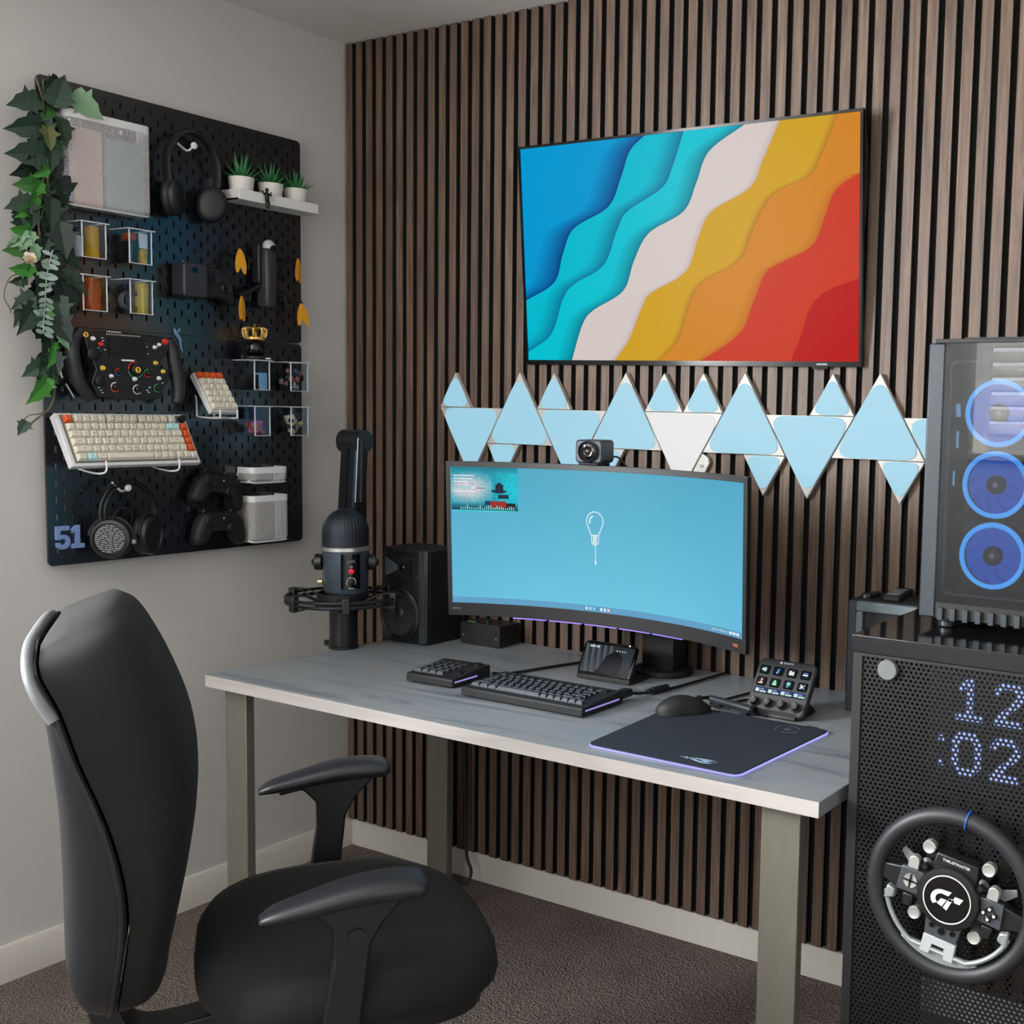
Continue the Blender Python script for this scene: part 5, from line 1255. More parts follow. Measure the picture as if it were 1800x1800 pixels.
# right hand bins
DR = 0.078
bin_('clear bin with a pale blue box, upper left of the right four', -0.438, -0.388, 1.394, 1.472, DR)
c = pb('small_box', 'pale blue box in the upper left of the right clear bins', 'box', -0.402, 1.394 + BT); part('box', G().b2((-0.012, -0.07, 0), (0.012, -0.048, 0.045)), M_pbl, c, bev=0.001); part('dark_lid', G().b2((-0.012, -0.07, 0.045), (0.012, -0.048, 0.07)), pm('dark_teal_lid', (28, 40, 54), 0.4, ns=30, na=0.05), c, bev=0.001)
lump('pouch', 'dark pouch behind the pale blue box in a clear bin', 'pouch', -0.423, 1.394 + BT, 0.022, 0.06, 0.04, M_blk2, 7, -0.04)
bin_('clear bin of mixed small bits, upper right of the right four', -0.318, -0.258, 1.394, 1.472, DR)
bin_('clear bin of colourful bits, lower left of the right four', -0.438, -0.388, 1.272, 1.350, DR)
bin_('clear bin of black and ivory bits, lower right of the right four', -0.318, -0.258, 1.272, 1.350, DR)
def bits(lab, y, z, w, d, h, cols, n, seed, grp):
    r = random.Random(seed); g = G(); ms = []
    for i in range(n):
        s = r.uniform(0.005, 0.0085)
        x = r.uniform(-w / 2 + s * 1.3, w / 2 - s * 1.3); yy = -DR + 0.004 + s * 1.3 + r.random() ** 1.6 * (d - 2.6 * s - 0.01); zz = 0.003 + s * 1.2 + (h - 2.4 * s) * (i / n) * r.uniform(0.9, 1.0)
        g.at(x, yy, zz, r.uniform(0, 3), r.uniform(0, 3), r.uniform(0, 3)); g.k = r.randrange(len(cols))
        g.loft([[(u * s * k, v * s * 0.8 * k, ww * s) for u, v in ((-1, -1), (1, -1), (1, 1), (-1, 1))] for ww, k in ((-1, 0.7), (-0.7, 1), (0.7, 1), (1, 0.7))])
    o = part('loose_bits', g, [pm('bit_%d_%d_%d' % c, c, 0.4, ns=60, na=0.1) for c in cols], kind='stuff')
    o.location = (XB, y, z); o.rotation_euler = (0, 0, PI / 2)
    tag(o, lab, 'bits')
bits('dark and white loose bits heaped in the upper right clear bin', -0.288, 1.394, 0.054, 0.07, 0.062, [(26, 24, 26), (40, 30, 26), (200, 190, 186), (170, 96, 80), (30, 50, 62), (60, 90, 110)], 34, 11, 'loose bits in the upper right clear bin')
bits('bright pink, orange and green loose bits heaped in a clear bin', -0.413, 1.272, 0.046, 0.07, 0.040, [(170, 60, 140), (200, 90, 60), (190, 130, 60), (120, 150, 110), (90, 50, 120), (190, 110, 170)], 36, 12, 'bright bits in the lower left clear bin')
c = pb('blue_card', 'dark blue card with orange edge behind bright bits in a clear bin', 'card', -0.402, 1.316); part('card', G().b2((-0.012, -0.03, 0), (0.012, -0.026, 0.03)), pm('deep_blue_card', (26, 44, 96), 0.5, ns=20, na=0.1), c)
bits('ivory and black loose bits heaped in the lower right clear bin', -0.288, 1.272, 0.054, 0.07, 0.064, [(210, 196, 160), (220, 214, 206), (26, 25, 28), (40, 40, 44), (190, 170, 130)], 40, 13, 'ivory and black bits in a clear bin')
c = pb('round_gadget', 'black round gadget wearing a golden crown on the clear bins', 'gadget', -0.413, 1.4745)
part('base', G().lathe([(0.034, 0), (0.036, 0.003), (0.036, 0.008), (0.034, 0.010)], 28, (0, -0.05, 0)), BLK, c)
part('ball', G().sph((0, -0.05, 0.030), (0.028, 0.028, 0.026), 20, 12), BLKG, c)
part('white_mark', G().b2((0.006, -0.0864, 0.002), (0.022, -0.0855, 0.006)), PRINT, c)
part('side_fins', G().b2((-0.044, -0.055, 0.0), (-0.03, -0.045, 0.012)), BLK, c, bev=0.002)
M_gold = pm('gold_metal', (226, 184, 106), 0.3, 0.75, ns=60, na=0.08)
c = pb('golden_crown', 'tiny golden crown sitting on the black round gadget', 'crown', -0.413, 1.5285)
cr = lambda r_, z: None
g = G(); g.lathe([(0.0245, 0), (0.0262, 0), (0.0268, 0.006), (0.0252, 0.006)], 28, (0, -0.05, 0), close=True); part('band', g, M_gold, c)
for i in range(8):
    a = 2 * PI * i / 8; ca, sa = math.cos(a), math.sin(a)
    part('arch', G().tube(crom([(0.026 * ca, -0.05 + 0.026 * sa, 0.005), (0.030 * ca, -0.05 + 0.030 * sa, 0.018), (0.026 * ca, -0.05 + 0.026 * sa, 0.029), (0.012 * ca, -0.05 + 0.012 * sa, 0.030), (0.002 * ca, -0.05 + 0.002 * sa, 0.026)], 4), 0.0032, 8), M_gold, c)
    part('finial', G().sph((0.029 * ca, -0.05 + 0.029 * sa, 0.026), 0.0046, 10, 6), M_gold, c)
g = G(); g.sph((0, -0.05, 0.031), 0.0035, 8, 6); g.b2((-0.001, -0.051, 0.033), (0.001, -0.049, 0.042)); g.b2((-0.0035, -0.051, 0.037), (0.0035, -0.049, 0.0393)); part('cross', g, M_gold, c)

# ---- headphones
M_hp = pm('headphone_black', (19, 19, 22), 0.5, ns=100, na=0.1)
t = pb('headphones', 'plain black headphones on the white hook at the pegboard top', 'headphones', -0.585, 1.93)
hb = [(0.078 * math.sin(a) * (1 - 0.12 * (1 - math.cos(a)) / 2), -0.035, 0.005 + 0.098 * math.cos(a)) for a in [math.radians(d) for d in range(-118, 119, 6)]]
rings = []
for i, p in enumerate(hb):
    d = (Vector(hb[min(i + 1, len(hb) - 1)]) - Vector(hb[max(i - 1, 0)])).normalized(); n = Vector((d.z, 0, -d.x)); q = Vector(p)
    rings.append([tuple(q + n * 0.006 * math.cos(b) + Vector((0, 0.015 * math.sin(b), 0))) for b in [2 * PI * k / 10 for k in range(10)]])
part('headband', G().loft(rings), M_hp, t, smooth=60)
for s in (-1, 1):
    Mc = Matrix.Translation((s * 0.057, -0.032, -0.066)) @ Matrix.Rotation(s * math.radians(-32), 4, 'Z') @ Matrix.Rotation(s * math.radians(14), 4, 'Y')
    e = part('ear_cup', G(Mc @ Matrix.Diagonal((0.8, 1, 1.0, 1))).lathe([(0.030, 0.000), (0.044, 0.004), (0.046, 0.012), (0.042, 0.018), (0.030, 0.022), (0, 0.023)], 28, ax='y'), M_hp, t, smooth=50)
    part('ear_pad', G(Mc @ Matrix.Diagonal((0.8, 1, 1.0, 1))).tor((0, 0.006, 0), 0.034, 0.012, 28, 8, 'y'), pm('pad_leather', (26, 26, 28), 0.6, ns=150, na=0.1), t, smooth=60)
    part('yoke', G().tube([(s * 0.072, -0.036, -0.020), (s * 0.069, -0.046, -0.045), (s * 0.058, -0.054, -0.075)], 0.004, 8), BLK, t)
def peghook(lab, y, z, l=0.045):
    t = pb('peg_hook', lab, 'hook', y, z, 'white hooks on the pegboard')
    part('arm', G().tube(crom([(-0.002, 0.004, 0.016), (-0.002, -0.006, 0.010), (0, -l * 0.6, -0.006), (0, -l, 0.002)], 4), 0.0028, 8), WHT, t)
    part('knob', G().lathe([(0.0075, 0), (0.0085, 0.002), (0.0085, 0.005), (0.007, 0.006), (0, 0.006)], 18, (0, -l, 0.004), 'y'), WHT, t)
    return t
peghook('white hook with a round knob holding the plain black headphones', -0.598, 1.993, 0.056)
peghook('white hook with a round knob holding the open back headphones', -0.795, 1.145, 0.056)
t = pb('headphones', 'open back black headphones with slotted cup near the pegboard bottom', 'headphones', -0.795, 1.09, d=0.026)
for R, w in ((0.074, 0.004), (0.066, 0.010)):
    rings = []
    hb = [(R * math.sin(a), -0.032, R * 1.05 * math.cos(a)) for a in [math.radians(d) for d in range(-100, 101, 8)]]
    for i, p in enumerate(hb):
        d = (Vector(hb[min(i + 1, len(hb) - 1)]) - Vector(hb[max(i - 1, 0)])).normalized(); n = Vector((d.z, 0, -d.x)); q = Vector(p)
        rings.append([tuple(q + n * 0.0022 * math.cos(b) + Vector((0, w * math.sin(b), 0))) for b in [2 * PI * k / 8 for k in range(8)]])
    part('headband', G().loft(rings), M_hp, t, smooth=60)
for s in (-1, 1):
    Mc = Matrix.Translation((s * 0.050, -0.04, -0.060)) @ Matrix.Rotation(math.radians(-52 if s < 0 else 28), 4, 'Z') @ Matrix.Rotation(math.radians(8), 4, 'Y')
    e = part('ear_cup', G(Mc).lathe([(0.030, -0.012), (0.046, -0.008), (0.049, 0.004), (0.045, 0.012), (0.038, 0.014), (0.036, 0.010), (0, 0.010)], 30, ax='y'), M_hp, t, smooth=45)
    part('ear_pad', G(Mc).tor((0, 0.014, 0), 0.036, 0.012, 28, 8, 'y'), MATS['pad_leather'], t, smooth=60)
    if s < 0:
        g = G(Mc)
        for i in range(-6, 7):
            z = i * 0.0052; L = math.sqrt(max(0, 0.034 ** 2 - z * z))
            x = -L
            k = 0
            while x < L - 0.004:
                l = 0.007 + 0.004 * ((i + k) % 3); g.b2((x, -0.0125, z - 0.0013), (min(L, x + l), -0.0105, z + 0.0013)); x += l + 0.003; k += 1
        part('slotted_grille', g, pm('grille_grey', (120, 120, 122), 0.35, 0.6, ns=80, na=0.1), e)
    part('yoke', G(Mc).tor((0, 0.0, 0), 0.052, 0.0035, 20, 6, 'y', 0, PI), BLK, t)
    part('pivot', G(Mc).sph((0.052 if s < 0 else 0.052, -0.002, 0), 0.006, 10, 8), GREY, t)
part('cable', G().tube(crom([(-0.055, -0.045, -0.045), (-0.05, -0.05, -0.005), (-0.03, -0.05, 0.012), (-0.005, -0.05, 0.002), (0.0, -0.045, -0.03)], 5), 0.0018, 6), CABLE, t)

# ---- white shelf, potted plants and the climbing figure
t = pb('pegboard_shelf', 'white shallow tray shelf at the pegboard upper right', 'shelf', -0.3465, 1.8855)
g = G(); w0_, w1_ = -0.131, 0.131
part('tray', g.b2((w0_, -0.074, 0.0), (w1_, -0.001, 0.004)), WHT, t)
g = G(); g.b2((w0_, -0.076, 0.0), (w1_, -0.072, 0.027)); part('front_lip', g, WHT, t, bev=0.001)
for x in (w0_, w1_ - 0.003): part('side_lip', G().b2((x, -0.072, 0.0), (x + 0.003, -0.001, 0.027)), WHT, t)
for x in (-0.1, 0.0, 0.1): part('hook', G().b2((x - 0.002, -0.004, 0.006), (x + 0.002, 0.010, 0.014)), WHT, t)
M_pot = pm('white_pot', (214, 212, 206), 0.5, ns=40, na=0.03); M_suc = pm('succulent_green', (44, 112, 62), 0.45, ns=90, na=0.3, sc=(1, 1, 0.3)); M_soil = pm('dark_soil', (40, 32, 26), 0.95, ns=300, na=0.4)
def leafmesh(l, w):
    g = G(); rings = []
    for i in range(7):
        u = i / 6; ww = w * (0.6 + 0.6 * math.sin(PI * min(1, u * 1.25 + 0.1))) * (1 - u ** 2.2) + 0.0003
        rings.append([(-ww, 0.35 * ww, l * u), (0, -0.25 * ww, l * u), (ww, 0.35 * ww, l * u), (0, 0.12 * ww, l * u)])
    return g.loft(rings)
lm = [mesh_of('leaf', leafmesh(l, w), M_suc, 60) for l, w in ((0.075, 0.0052), (0.062, 0.0048), (0.052, 0.0042))]
for k, (y, lab) in enumerate(((-0.440, 'left of the three small white potted succulents'), (-0.346, 'middle of the three small white potted succulents'), (-0.262, 'right of the three small white potted succulents'))):
    p = pb('potted_succulent', lab, 'plant', y, 1.8898, 'potted succulents on the white shelf')
    part('pot', G().lathe([(0.024, 0), (0.026, 0.001), (0.033, 0.056), (0.0335, 0.058), (0.031, 0.058), (0.030, 0.048)], 28, (0, -0.037, 0)), M_pot, p)
    part('soil', G().cyl((0, -0.037, 0.040), (0, -0.037, 0.050), 0.0295, n=20), M_soil, p)
    r = random.Random(k + 5)
    for i in range(26):
        ring_ = 0 if i < 6 else (1 if i < 14 else 2)
        a = 2.4 * i + k; tilt = math.radians([10, 34, 58][ring_] + r.uniform(-7, 7))
        me = lm[0] if ring_ == 0 else (lm[0] if ring_ == 1 else lm[1])
        l = part('leaf', None, None, p, me=me); l.location = (0.006 * math.sin(a), -0.037 - 0.006 * math.cos(a), 0.047)
        l.rotation_euler = (Matrix.Rotation(a, 3, 'Z') @ Matrix.Rotation(tilt, 3, 'X')).to_euler()
        s_ = r.uniform(0.85, 1.12); l.scale = (1, 1, s_ * (0.95 if k == 0 else 0.88))
t = pb('climbing_figurine', 'tiny black climbing figure clinging to the white shelf lip', 'figurine', -0.396, 1.873)
g = G(); yf = -0.0832
g.sph((0, yf, 0.0475), (0.0045, 0.0045, 0.0055), 10, 8)
g.tube([(0, yf, 0.043), (0, yf, 0.038), (0.0, yf, 0.030), (0, yf, 0.022)], [0.0025, 0.0062, 0.0058, 0.0052], 8)
for s in (-1, 1):
    g.tube([(s * 0.005, yf, 0.039), (s * 0.0115, yf - 0.002, 0.034), (s * 0.013, yf + 0.001, 0.044)], [0.0025, 0.0022, 0.0018], 6)
    g.tube([(s * 0.0028, yf, 0.023), (s * 0.0045, yf - 0.003, 0.012), (s * 0.0035, yf, 0.0015), (s * 0.005, yf - 0.004, 0.0)], [0.0034, 0.0028, 0.0022, 0.002], 6)
part('body', g, BLKM, t, smooth=60)

# ---- handheld controller and folded drone
t = pb('drone_controller', 'dark boxy handheld drone controller hung at the pegboard centre', 'controller', -0.55, 1.665)
M_dk = pm('dark_grey_plastic', (44, 44, 50), 0.45, ns=70, na=0.08)
part('phone_grip', G().prism(rr(0.070, 0.086, 0.010, cx=-0.046), -0.058, -0.006), M_dk, t, bev=0.004)
part('body', G().prism([(-0.012, 0.038), (0.030, 0.042), (0.060, 0.030), (0.078, 0.004), (0.086, -0.046), (0.074, -0.056), (0.045, -0.036), (-0.012, -0.040)], -0.042, -0.008), BLKM, t, bev=0.006)
for x, z in ((0.018, 0.014), (0.055, -0.010)):
    s_ = part('stick_ring', G().lathe([(0.013, 0), (0.015, 0.002), (0.013, 0.005), (0.010, 0.003)], 22, (x, -0.042, z), 'y'), DGRY, t)
    part('stick', G().lathe([(0.003, 0), (0.003, 0.012), (0.005, 0.014), (0, 0.015)], 12, (x, -0.042, z), 'y'), BLK, s_)
part('lens_window', G().lathe([(0.008, 0), (0.008, 0.001), (0, 0.001)], 18, (-0.05, -0.058, 0.026), 'y'), BLKG, t)
part('bright_screw', G().sph((-0.070, -0.040, 0.046), 0.0022, 8, 6), CHR, t)
part('antenna', G().tube([(0.0, -0.03, 0.04), (0.02, -0.03, 0.055), (0.026, -0.03, 0.03)], 0.003, 6), BLK, t)
t = pb('folded_drone', 'black drone with folded yellow propellers hung upright on the pegboard', 'drone', -0.360, 1.70)
g = G(); g.loft([[(x, y - 0.035, z) for x, y in rr(w, d, 0.010)] for z, w, d in ((-0.082, 0.030, 0.036), (-0.07, 0.036, 0.046), (0.03, 0.040, 0.050), (0.06, 0.038, 0.046), (0.075, 0.03, 0.036))])
part('fuselage', g, M_dk, t, bev=0.002)
part('camera_head', G().sph((0.004, -0.040, 0.080), (0.017, 0.018, 0.019), 18, 12), pm('pale_grey_head', (170, 172, 174), 0.4, ns=40, na=0.04), t, 'pale grey camera head')
part('lens', G().lathe([(0.0085, 0.0), (0.0085, 0.006), (0.006, 0.007), (0, 0.006)], 18, (0.004, -0.054, 0.075), 'y'), BLKG, t)
part('rear_shell', G().b2((-0.030, -0.040, -0.02), (-0.018, -0.012, 0.085)), BLK, t, bev=0.004)
M_prop = pm('yellow_propeller', (214, 150, 34), 0.4, ns=40, na=0.08)
def blade():
    g = G(); R = []
    for i in range(9):
        u = i / 8; w = 0.0095 * math.sin(PI * (0.06 + 0.90 * u)) ** 0.7
        R.append([(-w, 0.0006, -0.062 * u), (w, -0.0006, -0.062 * u), (w, 0.0004, -0.062 * u), (-w, 0.0016, -0.062 * u)])
    return g.loft(R)
bme = mesh_of('propeller_blade', blade(), M_prop, 60)
for x, z, a0_, a1_, xo in ((-0.094, 0.062, 0.15, -0.22, 1.0), (0.098, 0.060, 0.13, -0.12, 0.5), (-0.090, -0.060, 0.10, -0.14, 0.5), (0.108, -0.062, 0.14, -0.36, 0.9)):
    arm = part('arm', G().tube([(0.012 * (1 if x > 0 else -1), -0.03, z * 0.35), (x * 0.6, -0.028, z * 0.75), (x, -0.030, z)], [0.008, 0.006, 0.005], 8), BLK, t)
    part('motor', G().cyl((x, -0.026, z), (x, -0.044, z), 0.0075, n=16), BLK, arm)
    for j, a in enumerate((a0_, a1_)):
        b = part('propeller_blade', None, None, arm, me=bme); b.location = (x, -0.047 - 0.002 * j, z - 0.004 * j); b.rotation_euler = (0, a, (0.0 if xo > 0.8 else 0.5) * (0.9 if j else 0.7))
    part('landing_strut', G().tube([(x * 0.55, -0.03, z * 0.7), (x * 0.62, -0.034, z * 0.7 - 0.03)], 0.0035, 6), BLK, t)

# ---- formula style wheel
t = pb('formula_wheel', 'black formula racing wheel with coloured dials and dark screen on the pegboard', 'steering wheel', -0.775, 1.43)
pl = [(-0.110, 0.088), (-0.060, 0.092), (0.060, 0.088), (0.098, 0.084), (0.088, 0.050), (0.062, 0.014), (0.090, 0.006), (0.094, -0.018), (0.072, -0.040), (0.075, -0.062), (0.03, -0.070), (-0.03, -0.070), (-0.10, -0.062), (-0.112, -0.03), (-0.10, 0.0), (-0.12, 0.045), (-0.128, 0.08)]
fp = part('faceplate', G().prism(pl, -0.068, -0.050), pm('carbon_face', (20, 20, 24), 0.35, ns=200, na=0.2), t, bev=0.002)
part('housing', G().prism([(x * 0.8, z * 0.8) for x, z in pl], -0.050, -0.006), BLK, t, bev=0.003)
for gp, dx in (([(-0.130, 0.088), (-0.148, 0.066), (-0.152, 0.035), (-0.146, -0.005), (-0.132, -0.04), (-0.108, -0.068)], 0), ([(0.095, 0.084), (0.106, 0.058), (0.114, 0.02), (0.122, -0.02), (0.122, -0.055), (0.116, -0.075)], 0)):
    P = crom([(x, -0.058, z) for x, z in gp], 5); n_ = len(P)
    part('grip', G().tube(P, [0.012 + 0.005 * math.sin(PI * i / (n_ - 1)) for i in range(n_)], 12), M_lea if 'M_lea' in globals() else BLK, t, smooth=60)
part('screen', G().prism(rr(0.094, 0.046, 0.004, cx=-0.021, cy=0.054), -0.0715, -0.067), pm('dark_lcd', (6, 6, 7), 0.5, ns=40, na=0.05), fp)
part('screen_bar', G().b2((-0.038, -0.0722, 0.0225), (-0.006, -0.0705, 0.0265)), PRINT, fp)
g = G()
for i in range(15): g.sph((-0.072 + 0.006 * i, -0.0685, 0.0835), (0.0019, 0.001, 0.0019), 6, 4)
part('rev_light', g, pm('pale_lamp', (170, 172, 170), 0.3, ns=40, na=0.05), fp, kind='stuff')
g = G(); g.text('THRUSTMASTER', 0.005, Matrix.Translation((-0.055, -0.0684, 0.0895)) @ XZ, 0.0002); part('lettering', g, PRINT, fp)
C_ = {'w': (214, 210, 206), 'y': (206, 176, 60), 'r': (190, 44, 38), 'g': (60, 140, 96), 'o': (196, 80, 46), 'b': (40, 90, 160)}
def kn(x, z, r, c, h=0.006, nm='push_button'):
    return part(nm, G().lathe([(r * 1.35, 0), (r * 1.35, 0.001), (r, 0.0015), (r, h), (r * 0.8, h + 0.001), (0, h + 0.001)], 16, (x, -0.068, z), 'y'), pm('btn_' + c, C_[c], 0.4, ns=40, na=0.05), fp)
for x, z, r, c in ((-0.108, 0.071, 0.0040, 'w'), (0.080, 0.075, 0.0062, 'r'), (0.051, 0.060, 0.0036, 'w'), (0.063, 0.067, 0.0034, 'w'), (-0.085, 0.004, 0.0046, 'y'), (0.053, 0.022, 0.0042, 'y'), (0.073, 0.002, 0.0042, 'y'), (-0.064, -0.014, 0.0036, 'w'), (0.061, -0.015, 0.0040, 'w'), (-0.004, -0.019, 0.0042, 'w')): kn(x, z, r, c)
for x, z, r, c1, c2 in ((-0.054, -0.040, 0.0105, 'o', 'w'), (0.003, -0.044, 0.0105, 'w', 'w'), (0.058, -0.039, 0.0095, 'g', 'g'), (-0.044, -0.004, 0.008, 'b', 'r'), (0.032, -0.004, 0.009, 'r', 'g'), (0.0, 0.003, 0.019, 'g', 'r')):
    d = part('rotary_dial', G().lathe([(r * 0.72, 0), (r * 0.72, 0.008), (r * 0.6, 0.0095), (0, 0.0095)], 20, (x, -0.068, z), 'y'), BLK, fp)
    part('dial_arc', G().tor((x, -0.0685, z), r, 0.0014, 16, 5, 'y', math.radians(190), math.radians(340)), pm('btn_' + c1, C_[c1], 0.4, ns=40, na=0.05), d)
    part('dial_arc', G().tor((x, -0.0685, z), r, 0.0014, 12, 5, 'y', math.radians(80), math.radians(180)), pm('btn_' + c2, C_[c2], 0.4, ns=40, na=0.05), d)
def shield(x, z, r, h):
    e = part('emblem', G().lathe([(r, 0), (r, h), (0, h)], 20, (x, -0.068, z), 'y'), pm('emblem_yellow', (222, 178, 50), 0.4, ns=30, na=0.04), fp, 'yellow round emblem')
    g = G(); k = r / 10.0; yy = -0.068 - h
    g.prism([(x + a * k, z + b * k) for a, b in ((-2, -7), (0, -3), (-3, 0), (-4, 4), (-1, 7), (2, 6), (3, 3), (1.5, 1), (4, -1), (3, -5), (1.5, -2), (1, -7))], yy - 0.0004, yy); part('prancing_mark', g, BLK, e)
shield(0.0, 0.003, 0.0072, 0.0108); shield(-0.125, 0.079, 0.0062, 0.002)
part('thumb_wheel', G().lathe([(0.016, 0), (0.016, 0.006), (0.013, 0.008), (0, 0.008)], 22, (-0.108, -0.068, 0.036), 'y'), BLK, fp)
part('thumb_wheel', G().lathe([(0.013, 0), (0.013, 0.006), (0.010, 0.008), (0, 0.008)], 22, (-0.094, -0.068, -0.026), 'y'), BLK, fp)
part('red_toggle', G().prism([(-0.098, 0.060), (-0.088, 0.066), (-0.082, 0.058), (-0.092, 0.054)], -0.074, -0.068), MATS['btn_r'], fp, bev=0.001)
g = G()
for x, z in ((-0.084, 0.074), (-0.082, 0.068), (0.027, 0.068), (0.031, 0.06), (-0.078, 0.047), (0.033, 0.043), (-0.095, 0.05), (-0.092, 0.044), (-0.08, -0.022), (0.072, -0.026), (-0.095, -0.042), (-0.09, -0.048), (-0.086, -0.054), (0.03, -0.045), (0.034, -0.05), (0.036, -0.038)): g.b2((x - 0.0024, -0.0686, z - 0.001), (x + 0.0024, -0.0678, z + 0.001))
part('markings', g, PRINT, fp, kind='stuff')
for P in ([(-0.166, 0.0), (-0.160, -0.022)], [(-0.152, -0.035), (-0.133, -0.066)]): part('shift_paddle', G().tube([(x, -0.030, z) for x, z in P], 0.0024, 6), CHR, t)

# ---- white keyboard on wire rests, number pad on a wire stand
M_kw = pm('ivory_keycap', (206, 200, 184), 0.55, ns=90, na=0.05); M_ko = pm('orange_keycap', (206, 84, 36), 0.5, ns=90, na=0.08); M_kbl = pm('pale_blue_keycap', (176, 214, 214), 0.55, ns=90, na=0.05); M_kleg = pm('faded_legend', (120, 112, 100), 0.7, ns=50, na=0.05)
M_case = MATS.get('x') or pm('white_keyboard_case', (206, 206, 210), 0.4, ns=40, na=0.04)
tl = math.radians(61)
t = thing('white_keyboard', 'ivory keyboard with orange and pale blue keys on wire rests', 'keyboard', (XB + 0.056, -0.785, 1.265), rot=(0, 0, 0))
t.rotation_euler = (Matrix.Rotation(PI / 2, 3, 'Z') @ Matrix.Rotation(tl, 3, 'X')).to_euler()
W, Dp = 0.340, 0.138
g = G(); g.prism([(-Dp / 2, -0.012), (Dp / 2, -0.018), (Dp / 2, 0.004), (-Dp / 2, 0.004)], -W / 2, W / 2, 'x'); part('case', g, M_case, t, bev=0.002)
part('key_plate', G().b2((-W / 2 + 0.010, -Dp / 2 + 0.008, 0.003), (W / 2 - 0.008, Dp / 2 - 0.006, 0.0055)), pm('plate_grey', (104, 101, 96), 0.5, ns=30, na=0.04), t)
U = 0.0196
rw = [(0, [(1, 'esc'), -0.2] + Q('1234') + [-0.2] + Q('5678') + [-0.2] + Q('90-=') + [-0.2, (1, 'o')]), (1.1, Q('`1234567890-=') + [(2, 'back'), -0.15, (1, 'pg')]), (2.1, [(1.5, 'tab')] + Q('QWERTYUIOP[]') + [(1.5, '\\'), -0.15, (1, 'pg')]), (3.1, [(1.75, 'caps')] + Q("ASDFGHJKL;'") + [(2.25, 'enter'), -0.15, (1, 'pg')]), (4.1, [(2.25, 'shift')] + Q('ZXCVBNM,./') + [(1.75, 'shift'), (1, 'up'), -0.15, (1, 'pg')]), (5.1, [(1.25, 'ctrl'), (1.25, 'win'), (1.25, 'alt'), (6.25, ' '), (1, 'alt'), (1, 'fn'), (1, 'ctl'), -0.15, (1, '<'), (1, 'v'), (1, '>')])]
def kwm(r, k, s): return M_ko if s in ('esc', 'pg') else (M_kbl if s in ('back', 'win') else M_kw)
put_keys(t, rw, U, -0.155, 0.061, 0.0105, kwm, M_kleg, zt=0.0056)
part('rotary_knob', G().cyl((0.154, 0.051, 0.004), (0.154, 0.051, 0.018), 0.0085, n=22), BLK, t)
for y in (-0.885, -0.693):
    h = pb('wire_rest', 'white bent wire rest under the %s of the ivory keyboard' % ('left end' if y < -0.8 else 'right end'), 'wire rest', y, 1.2, 'wire rests under the ivory keyboard')
    part('wire', G().tube(crom([(-0.006, 0.004, 0.010), (-0.006, -0.004, -0.002), (-0.004, -0.07, -0.012), (0.0, -0.105, -0.010), (0.002, -0.112, 0.002), (0.002, -0.110, 0.018)], 5), 0.0022, 8), WHT, h)
t = thing('number_pad', 'ivory number pad with an orange top row on a white wire stand', 'keypad', (XB + 0.051, -0.539, 1.383), rot=(0, 0, 0))
tl2 = math.radians(54)
t.rotation_euler = (Matrix.Rotation(PI / 2, 3, 'Z') @ Matrix.Rotation(tl2, 3, 'X')).to_euler()
W, Dp = 0.084, 0.122
g = G(); g.prism([(-Dp / 2, -0.010), (Dp / 2, -0.014), (Dp / 2, 0.004), (-Dp / 2, 0.004)], -W / 2, W / 2, 'x'); part('case', g, M_case, t, bev=0.002)
part('key_plate', G().b2((-W / 2 + 0.004, -Dp / 2 + 0.004, 0.003), (W / 2 - 0.004, Dp / 2 - 0.004, 0.0055)), MATS['plate_grey'], t)
put_keys(t, [(0, Q('....')), (1, Q('n/*-')), (2, Q('789 ')), (3, Q('456 ')), (4, Q('123 ')), (5, [(2, '0'), (1, '.'), (1, ' ')])], 0.0193, -0.0386, 0.058, 0.0105, lambda r, k, s: M_ko if r == 0 else M_kw, M_kleg, zt=0.0056)
h = pb('wire_rest', 'white wire stand carrying the ivory number pad', 'wire rest', -0.535, 1.325, 'wire rests of the number pad')
g = G()
for x in (-0.026, 0.026): g.tube(crom([(x, 0.003, 0.05), (x, -0.004, 0.045), (x, -0.006, 0.004), (x, -0.012, -0.004), (x, -0.09, -0.006), (x, -0.098, 0.0), (x, -0.098, 0.016)], 5), 0.0022, 8)
g.tube([(-0.026, -0.05, -0.006), (0.026, -0.05, -0.006)], 0.0022, 8)
part('wire', g, WHT, h)

